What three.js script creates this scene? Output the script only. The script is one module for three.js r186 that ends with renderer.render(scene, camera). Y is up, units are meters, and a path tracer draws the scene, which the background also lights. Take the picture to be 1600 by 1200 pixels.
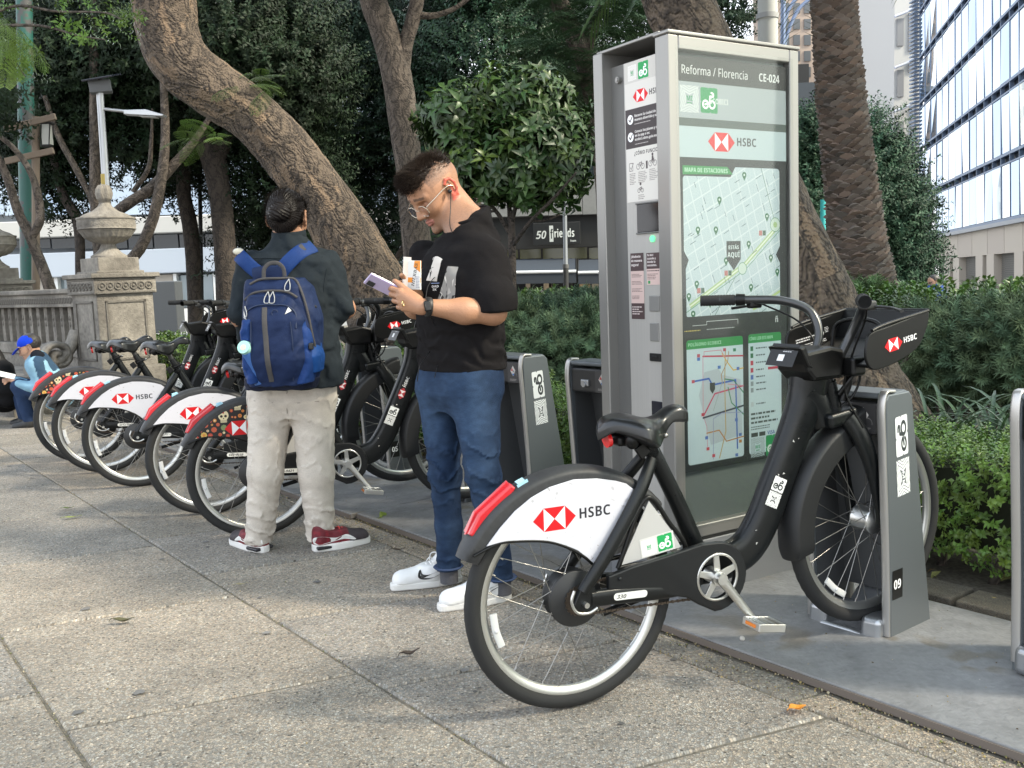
import * as THREE from 'three';
import { mergeGeometries } from 'three/addons/utils/BufferGeometryUtils.js';
import { RoundedBoxGeometry } from 'three/addons/geometries/RoundedBoxGeometry.js';
import { DecalGeometry } from 'three/addons/geometries/DecalGeometry.js';
import { ImprovedNoise } from 'three/addons/math/ImprovedNoise.js';
// ------------------------------------------------------------ camera, sky, sun, exposure
const scene = new THREE.Scene();
const FOC = 1500, CAMH = 1.25, PITCH = -6.4 * Math.PI / 180, ROLL = -2.15 * Math.PI / 180;
const camera = new THREE.PerspectiveCamera(2 * Math.atan(600 / FOC) * 180 / Math.PI, 4 / 3, 0.1, 900);
camera.position.set(0, CAMH, 0);
camera.rotation.set(PITCH, 0, ROLL);
camera.updateMatrixWorld();
const SUN = new THREE.Vector3(0.80, 0.74, 0.16).normalize();
{ // hazy bright sky over a city: pale blue above, white towards the horizon and the sun
const W = 256, H = 128, d = new Float32Array(W * H * 4);
for (let j = 0; j < H; j++) for (let i = 0; i < W; i++) {
const el = (j + 0.5) / H * Math.PI - Math.PI / 2, az = ((i + 0.5) / W - 0.5) * 2 * Math.PI;
const v = new THREE.Vector3(Math.cos(el) * Math.cos(az), Math.sin(el), Math.cos(el) * Math.sin(az));
const h = Math.max(0, v.y), s = Math.max(0, v.dot(SUN));
const t = Math.pow(h, 0.55), g = 1 + 1.3 * Math.pow(s, 6);
const k = (j * W + i) * 4;
d[k] = (1.12 * (1 - t) + 0.62 * t) * g; d[k + 1] = (1.12 * (1 - t) + 0.74 * t) * g; d[k + 2] = (1.12 * (1 - t) + 0.92 * t) * (0.5 + 0.5 * g);
d[k + 3] = 1;
}
const sky = new THREE.DataTexture(d, W, H, THREE.RGBAFormat, THREE.FloatType);
sky.mapping = THREE.EquirectangularReflectionMapping; sky.magFilter = THREE.LinearFilter; sky.minFilter = THREE.LinearFilter; sky.needsUpdate = true;
scene.background = sky; scene.environment = sky;
}
const sun = new THREE.DirectionalLight(new THREE.Color(1.0, 0.90, 0.74), 3.0);
sun.position.copy(SUN).multiplyScalar(60); sun.target.position.set(0, 0, -5);
sun.castShadow = true; sun.shadow.radius = 17; sun.shadow.mapSize.set(4096, 4096);
Object.assign(sun.shadow.camera, { left: -30, right: 30, top: 30, bottom: -30, near: 1, far: 150 });
scene.add(sun, sun.target);
const renderer = new THREE.WebGLRenderer({ antialias: true });
renderer.toneMapping = THREE.LinearToneMapping;
renderer.toneMappingExposure = 2.4;
renderer.shadowMap.enabled = true;
renderer.setSize(1024, 768);
// ------------------------------------------------------------ helpers
const V = (x, y, z) => new THREE.Vector3(x, y, z);
const RAD = Math.PI / 180;
const clamp = (x, a, b) => Math.min(b, Math.max(a, x));
const lerp = (a, b, t) => a + (b - a) * t;
const sstep = (a, b, x) => { const t = clamp((x - a) / (b - a), 0, 1); return t * t * (3 - 2 * t); };
function rng(seed) { let a = seed >>> 0; return () => { a = (a + 0x6D2B79F5) | 0; let t = Math.imul(a ^ (a >>> 15), 1 | a); t = (t + Math.imul(t ^ (t >>> 7), 61 | t)) ^ t; return ((t ^ (t >>> 14)) >>> 0) / 4294967296; }; }
const NZ = new ImprovedNoise(), noise = (x, y, z) => NZ.noise(x, y, z);
const fbm = (x, y, z, o = 4) => { let s = 0, a = 0.5; for (let i = 0; i < o; i++) { s += a * noise(x, y, z); x *= 2.03; y *= 2.03; z *= 2.03; a *= 0.5; } return s; };
// a photograph pixel (1600 x 1200) turned into a point at a distance, or on the ground
const ray = (u, v) => V((u - 800) / FOC, -(v - 600) / FOC, -1).applyEuler(camera.rotation);
const at = (u, v, d) => { const r = ray(u, v); return r.multiplyScalar(d / -r.z).add(V(0, CAMH, 0)); };
const gr = (u, v, y = 0) => { const r = ray(u, v); return r.multiplyScalar((y - CAMH) / r.y).add(V(0, CAMH, 0)); };
const used = {};
function numbered(n) { const k = used[n] = (used[n] ?? -1) + 1; return k ? `${n}_${String(k).padStart(3, '0')}` : n; }
function tag(o, label, category, group, kind) { if (label) o.userData.label = label; if (category) o.userData.category = category; if (group) o.userData.group = group; if (kind) o.userData.kind = kind; return o; }
function thing(name, label, category, pos = [0, 0, 0], turn = 0, group) {
const o = new THREE.Group(); o.name = numbered(name); scene.add(o);
o.position.set(...(pos.isVector3 ? pos.toArray() : pos)); o.rotation.y = turn;
return tag(o, label, category, group);
}
function part(parent, name, geo, mat, label) {
const m = new THREE.Mesh(geo, mat); m.castShadow = m.receiveShadow = true;
m.name = parent === scene ? numbered(name) : name; parent.add(m);
if (label) m.userData.label = label;
return m;
}
function sub(parent, name) { const g = new THREE.Group(); g.name = name; parent.add(g); return g; }
function struct(name, geo, mat) { const m = part(scene, name, geo, mat); m.userData.kind = 'structure'; return m; }
function dup(root, label, pos, turn) { const r = root.clone(); r.name = numbered(root.name.replace(/_\d{3}$/, '')); scene.add(r); if (pos) r.position.copy(pos); if (turn !== undefined) r.rotation.y = turn; r.userData = { ...root.userData }; if (label) r.userData.label = label; return r; }
function mg(...list) {
list = list.flat(9).filter(Boolean).map(g => { const n = g.index ? g.toNonIndexed() : g; for (const k of Object.keys(n.attributes)) if (!['position', 'normal', 'uv'].includes(k)) n.deleteAttribute(k); if (!n.attributes.uv) n.setAttribute('uv', new THREE.BufferAttribute(new Float32Array(n.attributes.position.count * 2), 2)); n.morphAttributes = {}; return n; });
return list.length === 1 ? list[0] : mergeGeometries(list, false);
}
const _m = new THREE.Matrix4(), _q = new THREE.Quaternion(), _e = new THREE.Euler();
function place(g, x, y, z, rx = 0, ry = 0, rz = 0, s = 1) { _m.compose(V(x, y, z), _q.setFromEuler(_e.set(rx, ry, rz)), s.isVector3 ? s : V(s, s, s)); return g.applyMatrix4(_m); }
const box = (w, h, d, x = 0, y = 0, z = 0, rx = 0, ry = 0, rz = 0) => place(new THREE.BoxGeometry(w, h, d), x, y, z, rx, ry, rz);
const rbox = (w, h, d, r, x = 0, y = 0, z = 0, rx = 0, ry = 0, rz = 0, s = 3) => place(new RoundedBoxGeometry(w, h, d, s, Math.min(r, w / 2.02, h / 2.02, d / 2.02)), x, y, z, rx, ry, rz);
const ball = (r, x, y, z, s = V(1, 1, 1), n = 16) => place(new THREE.SphereGeometry(r, n, Math.max(8, n * 0.7 | 0)), x, y, z, 0, 0, 0, s);
function rod(a, b, r, r2 = r, n = 12) { // a straight bar between two points
a = a.isVector3 ? a : V(...a); b = b.isVector3 ? b : V(...b);
const d = b.clone().sub(a), L = d.length(), g = new THREE.CylinderGeometry(r2, r, L, n, 1);
_q.setFromUnitVectors(V(0, 1, 0), d.normalize()); _m.compose(a.clone().add(b).multiplyScalar(0.5), _q, V(1, 1, 1));
return g.applyMatrix4(_m);
}
// a body swept along points; rad(t) gives [across, along ref] radii; p is the roundness exponent of the section
function sweep(pts, rad, { ns = 24, nr = 14, ref, p = 2, caps = true, rough } = {}) {
pts = pts.map(q => q.isVector3 ? q : V(...q));
const curve = pts.length > 2 ? new THREE.CatmullRomCurve3(pts, false, 'centripetal') : new THREE.LineCurve3(pts[0], pts[1]);
const R = typeof rad === 'function' ? rad : Array.isArray(rad) && Array.isArray(rad[0]) ? (t => { const f = t * (rad.length - 1), i = Math.min(rad.length - 2, f | 0), k = f - i; return [lerp(rad[i][0], rad[i + 1][0], k), lerp(rad[i][1], rad[i + 1][1], k)]; })
: Array.isArray(rad) ? (t => { const f = t * (rad.length - 1), i = Math.min(rad.length - 2, f | 0), k = f - i, r = lerp(rad[i], rad[i + 1], k); return [r, r]; }) : (() => [rad, rad]);
const P = [], N = [], U = [], I = []; let B = ref ? (ref.isVector3 ? ref.clone() : V(...ref)) : null, len = 0, prev = null;
for (let i = 0; i <= ns; i++) {
const t = i / ns, c = pts.length > 2 ? curve.getPoint(t) : curve.getPoint(t), T = curve.getTangent(t).normalize();
if (!B) { B = Math.abs(T.y) < 0.9 ? V(0, 1, 0) : V(1, 0, 0); }
const b = B.clone().addScaledVector(T, -B.dot(T)).normalize(); if (!ref) B = b;
const n = b.clone().cross(T).normalize(); if (prev) len += c.distanceTo(prev); prev = c;
const [ra, rb] = R(t);
for (let j = 0; j <= nr; j++) {
const a = j / nr * 2 * Math.PI, ca = Math.cos(a), sa = Math.sin(a);
let k = p === 2 ? 1 : Math.pow(Math.pow(Math.abs(ca), p) + Math.pow(Math.abs(sa), p), -1 / p);
if (rough) k *= rough(t, a, len);
const q = c.clone().addScaledVector(n, ca * ra * k).addScaledVector(b, sa * rb * k);
P.push(q.x, q.y, q.z); U.push(j / nr * Math.PI * (ra + rb), len);
}
}
for (let i = 0; i < ns; i++) for (let j = 0; j < nr; j++) { const a = i * (nr + 1) + j, b2 = a + nr + 1; I.push(a, b2, a + 1, b2, b2 + 1, a + 1); }
if (caps) for (const [i, fl] of [[0, 1], [ns, 0]]) {
const c0 = V(0, 0, 0); for (let j = 0; j < nr; j++) { const k = (i * (nr + 1) + j) * 3; c0.add(V(P[k], P[k + 1], P[k + 2])); } c0.multiplyScalar(1 / nr);
const base = P.length / 3; P.push(c0.x, c0.y, c0.z); U.push(0, 0);
for (let j = 0; j <= nr; j++) { const k = (i * (nr + 1) + j) * 3; P.push(P[k], P[k + 1], P[k + 2]); U.push(0.01 * j, 0.01); }
for (let j = 0; j < nr; j++) fl ? I.push(base, base + 1 + j, base + 2 + j) : I.push(base, base + 2 + j, base + 1 + j);
}
const g = new THREE.BufferGeometry();
g.setAttribute('position', new THREE.Float32BufferAttribute(P, 3)); g.setAttribute('uv', new THREE.Float32BufferAttribute(U, 2)); g.setIndex(I); g.computeVertexNormals();
{ // close the normal seam
const n = g.attributes.normal; for (let i = 0; i <= ns; i++) { const a = i * (nr + 1), b2 = a + nr; const x = n.getX(a) + n.getX(b2), y = n.getY(a) + n.getY(b2), z = n.getZ(a) + n.getZ(b2), l = Math.hypot(x, y, z) || 1; n.setXYZ(a, x / l, y / l, z / l); n.setXYZ(b2, x / l, y / l, z / l); }
}
return g;
}
function poly(pts, depth, z0 = 0, bevel = 0, holes) { // outline in x,y given a thickness along z
const s = new THREE.Shape(pts.map(q => new THREE.Vector2(q[0], q[1])));
for (const h of holes || []) { const c = new THREE.Path(); if (h.length === 3) c.absarc(h[0], h[1], h[2], 0, 2 * Math.PI, true); s.holes.push(c); }
const g = new THREE.ExtrudeGeometry(s, { depth: depth - 2 * bevel, bevelEnabled: bevel > 0, bevelThickness: bevel, bevelSize: bevel, bevelOffset: -bevel, bevelSegments: 2, curveSegments: 20 });
return g.translate(0, 0, z0 + bevel);
}
function smoothPts(pts, n = 40) { const c = new THREE.CatmullRomCurve3(pts.map(q => V(q[0], q[1], 0)), true, 'centripetal'); return c.getPoints(n).slice(0, -1).map(q => [q.x, q.y]); }
function uvPlanar(g, x0, y0, w, h) { const p = g.attributes.position, u = new Float32Array(p.count * 2); for (let i = 0; i < p.count; i++) { u[2 * i] = (p.getX(i) - x0) / w; u[2 * i + 1] = (p.getY(i) - y0) / h; } g.setAttribute('uv', new THREE.BufferAttribute(u, 2)); return g; }
const C = (r, g, b) => new THREE.Color().setRGB(r, g ?? r, b ?? r);
const mat = (c, rough = 0.6, metal = 0, x = {}) => new THREE.MeshStandardMaterial({ color: c.isColor ? c : Array.isArray(c) ? C(...c) : C(c), roughness: rough, metalness: metal, ...x });
const pmat = (c, rough = 0.6, x = {}) => new THREE.MeshPhysicalMaterial({ color: c.isColor ? c : Array.isArray(c) ? C(...c) : C(c), roughness: rough, ...x });
function canvasTex(w, h, draw, rep) { const c = document.createElement('canvas'); c.width = w; c.height = h; const x = c.getContext('2d'); draw(x, w, h); const t = new THREE.CanvasTexture(c); t.colorSpace = THREE.SRGBColorSpace; t.anisotropy = 8; if (rep) t.wrapS = t.wrapT = THREE.RepeatWrapping; return t; }
function dataTex(n, fn, srgb, size = 1) { // fn(x, y) in 0..1 -> [r,g,b] 0..1, tiles
const d = new Uint8Array(n * n * 4);
for (let j = 0; j < n; j++) for (let i = 0; i < n; i++) { const c = fn(i / n, j / n), k = (j * n + i) * 4; const f = srgb ? (v => 255 * Math.pow(clamp(v, 0, 1), 1 / 2.2)) : (v => 255 * clamp(v, 0, 1)); d[k] = f(c[0]); d[k + 1] = f(c[1] ?? c[0]); d[k + 2] = f(c[2] ?? c[0]); d[k + 3] = 255; }
const t = new THREE.DataTexture(d, n, n, THREE.RGBAFormat); t.wrapS = t.wrapT = THREE.RepeatWrapping; t.magFilter = THREE.LinearFilter; t.minFilter = THREE.LinearMipmapLinearFilter; t.generateMipmaps = true; if (srgb) t.colorSpace = THREE.SRGBColorSpace; t.repeat.set(1 / size, 1 / size); t.needsUpdate = true; return t;
}
// tiling noise helper: value noise with period
function tnoise(per, seed) { const r = rng(seed), a = Array.from({ length: per * per }, () => r()); return (x, y) => { x = (x - Math.floor(x)) * per; y = (y - Math.floor(y)) * per; const i = x | 0, j = y | 0, f = x - i, g = y - j, u = f * f * (3 - 2 * f), v = g * g * (3 - 2 * g), A = (p, q) => a[(q % per) * per + (p % per)]; return lerp(lerp(A(i, j), A(i + 1, j), u), lerp(A(i, j + 1), A(i + 1, j + 1), u), v); }; }
// ------------------------------------------------------------ printed marks
function hexMark(x, cx, cy, w, h, red = '#db0011', white = '#fff') { // hexagon of red and white triangles
const L = cx - w / 2, R = cx + w / 2, T = cy - h / 2, B = cy + h / 2, l = cx - w / 4, r = cx + w / 4;
const f = (c, ...q) => { x.fillStyle = c; x.beginPath(); x.moveTo(q[0], q[1]); for (let i = 2; i < q.length; i += 2) x.lineTo(q[i], q[i + 1]); x.closePath(); x.fill(); };
f(white, l, T, r, T, r, B, l, B); f(red, l, T, r, T, cx, cy); f(red, l, B, r, B, cx, cy); f(red, l, T, L, cy, l, B); f(red, r, T, R, cy, r, B);
}
function bankMark(x, cx, cy, h, ink = '#1a1a1a', font = 'sans-serif') { hexMark(x, cx, cy, h * 2, h); x.fillStyle = ink; x.font = `bold ${h * 0.62}px ${font}`; x.textAlign = 'left'; x.textBaseline = 'middle'; x.fillText('HSBC', cx + h * 1.12, cy - h * 0.06); }
function bikeMark(x, X, Y, w, h, bg, fg) { // notched tile with the bicycle-like letters
x.fillStyle = bg; const n = w * 0.05; x.beginPath();
x.moveTo(X + n, Y); x.lineTo(X + w * 0.4, Y); x.lineTo(X + w * 0.45, Y + n); x.lineTo(X + w * 0.5, Y); x.lineTo(X + w - n, Y); x.lineTo(X + w, Y + n); x.lineTo(X + w, Y + h * 0.4); x.lineTo(X + w - n, Y + h * 0.45); x.lineTo(X + w, Y + h * 0.5); x.lineTo(X + w, Y + h - n); x.lineTo(X + w - n, Y + h); x.lineTo(X + w * 0.62, Y + h); x.lineTo(X + w * 0.57, Y + h - n); x.lineTo(X + w * 0.52, Y + h); x.lineTo(X + n, Y + h); x.lineTo(X, Y + h - n); x.lineTo(X, Y + h * 0.62); x.lineTo(X + n, Y + h * 0.57); x.lineTo(X, Y + h * 0.52); x.lineTo(X, Y + n); x.closePath(); x.fill();
x.strokeStyle = fg; x.lineWidth = w * 0.095; x.lineCap = 'round'; x.lineJoin = 'round';
const r = w * 0.155, y = Y + h * 0.66;
x.beginPath(); x.arc(X + w * 0.29, y, r, 0.5, 2 * Math.PI - 0.25); x.lineTo(X + w * 0.27, y); x.stroke();
x.beginPath(); x.arc(X + w * 0.68, y, r, 0, 2 * Math.PI); x.stroke();
x.beginPath(); x.moveTo(X + w * 0.68 - r, y); x.lineTo(X + w * 0.56, Y + h * 0.34); x.lineTo(X + w * 0.74, Y + h * 0.34); x.quadraticCurveTo(X + w * 0.8, Y + h * 0.2, X + w * 0.64, Y + h * 0.2); x.stroke();
}
function ringMark(x, X, Y, w, h, fg, letter = '#00a650', txt = 'MI') { // rings of chevrons round two letters
x.save(); x.beginPath(); x.rect(X, Y, w, h); x.clip(); x.strokeStyle = fg; x.lineJoin = 'miter';
const cx = X + w / 2, cy = Y + h / 2, s = w / 2, hh = h / w; x.lineWidth = w * 0.066;
for (let t = 0.60; t < 1.75; t += 0.31) { x.beginPath(); for (let q = 0; q < 4; q++) { const a = q * Math.PI / 2, co = Math.cos(a), si = Math.sin(a); for (const [p, r] of [[-t, -t], [0, -t * 0.60]]) { const ex = (p * co - r * si) * s, ey = (p * si + r * co) * s * hh; q || p ? (q === 0 && p ? x.moveTo(cx + ex, cy + ey) : x.lineTo(cx + ex, cy + ey)) : x.lineTo(cx + ex, cy + ey); } } x.closePath(); x.stroke(); }
x.restore(); x.fillStyle = letter; x.font = `bold ${h * 0.26}px sans-serif`; x.textAlign = 'center'; x.textBaseline = 'middle'; x.fillText(txt, cx, cy - h * 0.02); x.fillRect(cx - w * 0.14, cy + h * 0.13, w * 0.28, h * 0.035);
}
function scribble(x, X, Y, w, h, rows, ink, seed = 1, align = 0) { // lines of small print
const r = rng(seed); x.fillStyle = ink; const lh = h / rows;
for (let i = 0; i < rows; i++) { let p = X; const end = X + w * (0.6 + 0.4 * r()); while (p < end) { const q = lh * (0.4 + 1.2 * r()); x.fillRect(p, Y + i * lh + lh * 0.25, Math.min(q, end - p), lh * 0.45); p += q + lh * 0.25; } }
}
function skull(x, cx, cy, s) {
x.fillStyle = '#e8d9ae'; x.beginPath(); x.ellipse(cx, cy - s * 0.12, s * 0.42, s * 0.44, 0, 0, 7); x.fill(); x.fillRect(cx - s * 0.26, cy + s * 0.12, s * 0.52, s * 0.36);
x.fillStyle = '#1c1512'; for (const k of [-1, 1]) { x.beginPath(); x.arc(cx + k * s * 0.17, cy - s * 0.06, s * 0.11, 0, 7); x.fill(); } x.beginPath(); x.moveTo(cx, cy + s * 0.06); x.lineTo(cx - s * 0.06, cy + s * 0.18); x.lineTo(cx + s * 0.06, cy + s * 0.18); x.fill();
for (let k = -2; k <= 2; k++) x.fillRect(cx + k * s * 0.1 - s * 0.012, cy + s * 0.26, s * 0.024, s * 0.2); x.fillStyle = '#b5382a'; x.beginPath(); x.arc(cx, cy - s * 0.36, s * 0.08, 0, 7); x.fill();
}
function flower(x, cx, cy, s, c, d) { x.fillStyle = c; for (let k = 0; k < 8; k++) { const a = k * Math.PI / 4; x.beginPath(); x.arc(cx + Math.cos(a) * s * 0.3, cy + Math.sin(a) * s * 0.3, s * 0.17, 0, 7); x.fill(); } x.fillStyle = d; x.beginPath(); x.arc(cx, cy, s * 0.2, 0, 7); x.fill(); }
function grime(x, w, h, n, seed, ink = '70,62,52') { const r = rng(seed); for (let i = 0; i < n; i++) { x.fillStyle = `rgba(${ink},${0.05 + 0.3 * r() * r()})`; x.beginPath(); x.ellipse(r() * w, r() * h, 1 + 5 * r() * r() * w / 256, 1 + 2 * r() * w / 256, r() * 3, 0, 7); x.fill(); } for (let i = 0; i < n / 4; i++) { x.strokeStyle = `rgba(${ink},${0.1 + 0.2 * r()})`; x.lineWidth = 0.6 + r(); const a = r() * w, b = r() * h; x.beginPath(); x.moveTo(a, b); x.lineTo(a + (r() - 0.5) * w * 0.12, b + (r() - 0.5) * h * 0.08); x.stroke(); } }
function decal(w, h) { return new THREE.PlaneGeometry(w, h); }
const decalMat = (t, rough = 0.45, x = {}) => new THREE.MeshStandardMaterial({ map: t, roughness: rough, alphaTest: 0.5, ...x });
// ------------------------------------------------------------ ground: sheet, pavement slabs, dock platform, kerb, planting bed
const ER = V(-0.607, 0, -0.795), EN = V(0.795, 0, -0.607), EV = V(0.924, 0, -0.383); // along the dock row, across it, along the cross joints
const onRow = (s, n, y = 0) => ER.clone().multiplyScalar(s).addScaledVector(EN, n).setY(y);
function aggregate(seed, base, spread, cell, size, dark) { // stones set in mortar
const N = 1024, G = Math.round(N / cell), r = rng(seed), px = [], col = [], big = tnoise(6, seed + 1), mid = tnoise(24, seed + 2), st = tnoise(5, seed + 5);
for (let i = 0; i < G * G; i++) { px.push(r(), r()); const w = r(), t = 1 + (w - 0.5) * spread * 2 + (r() < 0.06 ? 0.5 : 0) - (r() < 0.10 ? 0.42 : 0), k = (r() - 0.5) * 0.16; col.push([base[0] * t * (1 + k), base[1] * t, base[2] * t * (1 - k)]); }
const cd = new Uint8Array(N * N * 4), bd = new Uint8Array(N * N * 4);
for (let j = 0; j < N; j++) for (let i = 0; i < N; i++) {
const x = i / N * G, y = j / N * G, ci = x | 0, cj = y | 0; let f1 = 9, f2 = 9, id = 0;
for (let b = -1; b <= 1; b++) for (let a = -1; a <= 1; a++) { const p = ((ci + a + G) % G) + ((cj + b + G) % G) * G, dx = ci + a + px[2 * p] - x, dy = cj + b + px[2 * p + 1] - y, d = dx * dx + dy * dy; if (d < f1) { f2 = f1; f1 = d; id = p; } else if (d < f2) f2 = d; }
f1 = Math.sqrt(f1); f2 = Math.sqrt(f2); const e = sstep(0.02, 0.22, f2 - f1), h = e * (1 - f1 * 0.5);
const u = i / N, v = j / N, w = 0.84 + 0.26 * big(u, v) + 0.12 * (mid(u, v) - 0.5), s = sstep(0.70, 0.9, st(u, v)) * 0.12, k = (j * N + i) * 4;
for (let c = 0; c < 3; c++) { const q = lerp(base[c] * dark, col[id][c], e) * w * (1 - s); cd[k + c] = 255 * Math.pow(clamp(q, 0, 1), 1 / 2.2); }
cd[k + 3] = bd[k + 3] = 255; bd[k] = bd[k + 1] = bd[k + 2] = 255 * h;
}
return [[cd, true], [bd, false]].map(([d, srgb]) => { const t = new THREE.DataTexture(d, N, N, THREE.RGBAFormat); t.wrapS = t.wrapT = THREE.RepeatWrapping; t.magFilter = THREE.LinearFilter; t.minFilter = THREE.LinearMipmapLinearFilter; t.generateMipmaps = true; t.anisotropy = 8; if (srgb) t.colorSpace = THREE.SRGBColorSpace; t.repeat.set(1 / size, 1 / size); t.needsUpdate = true; return t; });
}
const [aggC, aggB] = aggregate(11, [0.335, 0.302, 0.256], 0.36, 8, 0.95, 0.62);
const slabMats = [[1, 1, 1], [0.90, 0.91, 0.92], [1.08, 1.05, 1.0], [0.82, 0.82, 0.80], [1.04, 0.98, 0.90]].map(c => mat(c, 0.86, 0, { map: aggC, bumpMap: aggB, bumpScale: 0.003 }));
{ // far ground: level near the camera, falling gently to the street beyond the beds
const P = [], I = [], U = [], nx = 60, nz = 90;
for (let j = 0; j <= nz; j++) for (let i = 0; i <= nx; i++) { const z = 14 - Math.pow(j / nz, 2.4) * 500, x = (i / nx - 0.5) * (60 + j * j * 0.11), d = Math.max(0, Math.hypot(x, z) - 15) * (z < 0 ? 1 : 0); P.push(x, -0.075 - d * 0.028, z); U.push(x, z); }
for (let j = 0; j < nz; j++) for (let i = 0; i < nx; i++) { const a = j * (nx + 1) + i, b = a + nx + 1; I.push(a, a + 1, b, b, a + 1, b + 1); }
const g = new THREE.BufferGeometry(); g.setAttribute('position', new THREE.Float32BufferAttribute(P, 3)); g.setAttribute('uv', new THREE.Float32BufferAttribute(U, 2)); g.setIndex(I); g.computeVertexNormals();
const ap = tnoise(64, 3), aq = tnoise(8, 4);
struct('ground', g, mat(1, 0.92, 0, { map: dataTex(256, (x, y) => { const v = 0.13 + 0.05 * ap(x, y) + 0.05 * aq(x, y); return [v * 1.02, v, v * 0.95]; }, true, 3) }));
}
{ // pavement: slabs with sunk joints over a bed of mortar
const pv = new THREE.Group(); pv.name = 'pavement'; scene.add(pv); pv.userData.kind = 'structure';
const quad = (s0, s1, n0, n1, y) => { // EV-skewed corners: s measured along the row at n = 0
const sk = EV.dot(ER) / EV.dot(EN), c = (s, n) => onRow(s + sk * (n - 1.385), n, y); return [c(s0, n0), c(s1, n0), c(s1, n1), c(s0, n1)];
};
const W = 0.8345, N0 = 2.22, gap = 0.007, R = rng(5);
const slabGeo = (L, w, ox, oz, seed) => { // a slab with worn rounded edges, top at 0, corner at the origin, built in row space
const sk = EV.dot(ER) / EV.dot(EN), P = [], U = [], I = [], r = rng(seed), k = 12, m = 6;
const prof = [[0, -0.07], [0, -0.010], [0.0025, -0.003], [0.008, 0]];
const ringAt = (ins, y) => { const q = []; const edge = (a0, b0, a1, b1, n) => { for (let i = 0; i < n; i++) { const t = i / n; q.push([lerp(a0, a1, t), lerp(b0, b1, t)]); } }; edge(ins, ins, L - ins, ins, k); edge(L - ins, ins, L - ins, w - ins, m); edge(L - ins, w - ins, ins, w - ins, k); edge(ins, w - ins, ins, ins, m); return q.map(([a, b]) => [a, b, y]); };
const wob = Array.from({ length: 2 * (k + m) }, () => (r() - 0.35) * 0.005);
const rings = prof.map(([ins, y]) => ringAt(ins, y).map(([a, b, c], i) => [a + (ins > 0 ? (a < L / 2 ? 1 : -1) * Math.max(0, wob[i]) : 0), b + (ins > 0 ? (b < w / 2 ? 1 : -1) * Math.max(0, wob[i]) : 0), c]));
const n = rings[0].length, put = ([a, b, y]) => { const p = onRow(a + sk * b, b, y); P.push(p.x, p.y, p.z); U.push(p.x + ox, p.z + oz + y); };
rings.forEach(q => q.forEach(put)); rings[3].forEach(put);
for (let i = 0; i < 3; i++) for (let j = 0; j < n; j++) { const a = i * n + j, b = i * n + (j + 1) % n; I.push(a, b, a + n, b, b + n, a + n); }
const c = P.length / 3; put([L / 2, w / 2, 0]); for (let j = 0; j < n; j++) I.push(4 * n + j, 4 * n + (j + 1) % n, c);
const g = new THREE.BufferGeometry(); g.setAttribute('position', new THREE.Float32BufferAttribute(P, 3)); g.setAttribute('uv', new THREE.Float32BufferAttribute(U, 2)); g.setIndex(I); g.computeVertexNormals(); return g;
};
const LEN = [0.79, 1.03, 0.79, 1.03, 0.8, 1.0], geos = {};
const rowsN = [2.222, 1.387, 0.552, -0.283, -1.118, -1.953, -2.788], lens = [0.79, 0.79, 1.03, 0.9, 1.03, 0.8, 1.03], starts = [-0.15, 0.14, -0.05, 0.3, 0.6, 0.1, 0.4];
// strips run from n0 = rowsN[i+1].. to rowsN[i]; the strip against the platform is narrow
const strips = [[2.222, 2.345, 1.2, 0.35], [1.387, 2.218, 0.79, -0.19], [0.552, 1.383, 1.03, -0.03], [-0.283, 0.548, 0.9, 0.3], [-1.118, -0.287, 1.03, 0.55], [-1.953, -1.122, 0.8, 0.1], [-2.788, -1.957, 1.03, 0.4], [-3.623, -2.792, 0.9, 0.2], [-4.458, -3.627, 1.03, 0.2]];
const sk = EV.dot(ER) / EV.dot(EN);
strips.forEach(([n0, n1, L, off], si) => {
const w = n1 - n0 - 0.001; const variants = [0, 1, 2, 3].map(k => slabGeo(L - gap, w, k * 0.37 + si * 0.23, k * 0.61 + si * 0.17, 31 + si * 7 + k));
for (let i = -7; i < (si < 1 ? 12 : 18); i++) {
const s = 2.72 + off + i * L; // joint phase read off the photograph
const p = onRow(s + sk * (n0 - 1.385), n0); if (p.z > 1.2 || p.z < -15 || Math.abs(p.x) > 4.0 - p.z * 0.9) continue;
const m = part(pv, 'paving_slab', variants[(i * 7 + si * 3 + 70) % 4], slabMats[Math.floor(R() * slabMats.length)]);
m.position.copy(p); m.position.y = (R() - 0.5) * 0.004; m.rotation.x = (R() - 0.5) * 0.0016; m.rotation.z = (R() - 0.5) * 0.0016;
}
});
const bed = new THREE.PlaneGeometry(60, 22).rotateX(-Math.PI / 2); { const u = bed.attributes.uv; for (let i = 0; i < u.count; i++) u.setXY(i, u.getX(i) * 60, u.getY(i) * 22); }
const mo = tnoise(48, 71); const b = part(pv, 'joint_bed', bed, mat(1, 0.95, 0, { map: dataTex(256, (x, y) => { const v = 0.09 + 0.10 * mo(x, y); return [v, v * 0.88, v * 0.68]; }, true, 0.5) }));
b.rotation.y = Math.atan2(0.795, 0.607); b.position.copy(onRow(8, -8.6, -0.0065));
}
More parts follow.
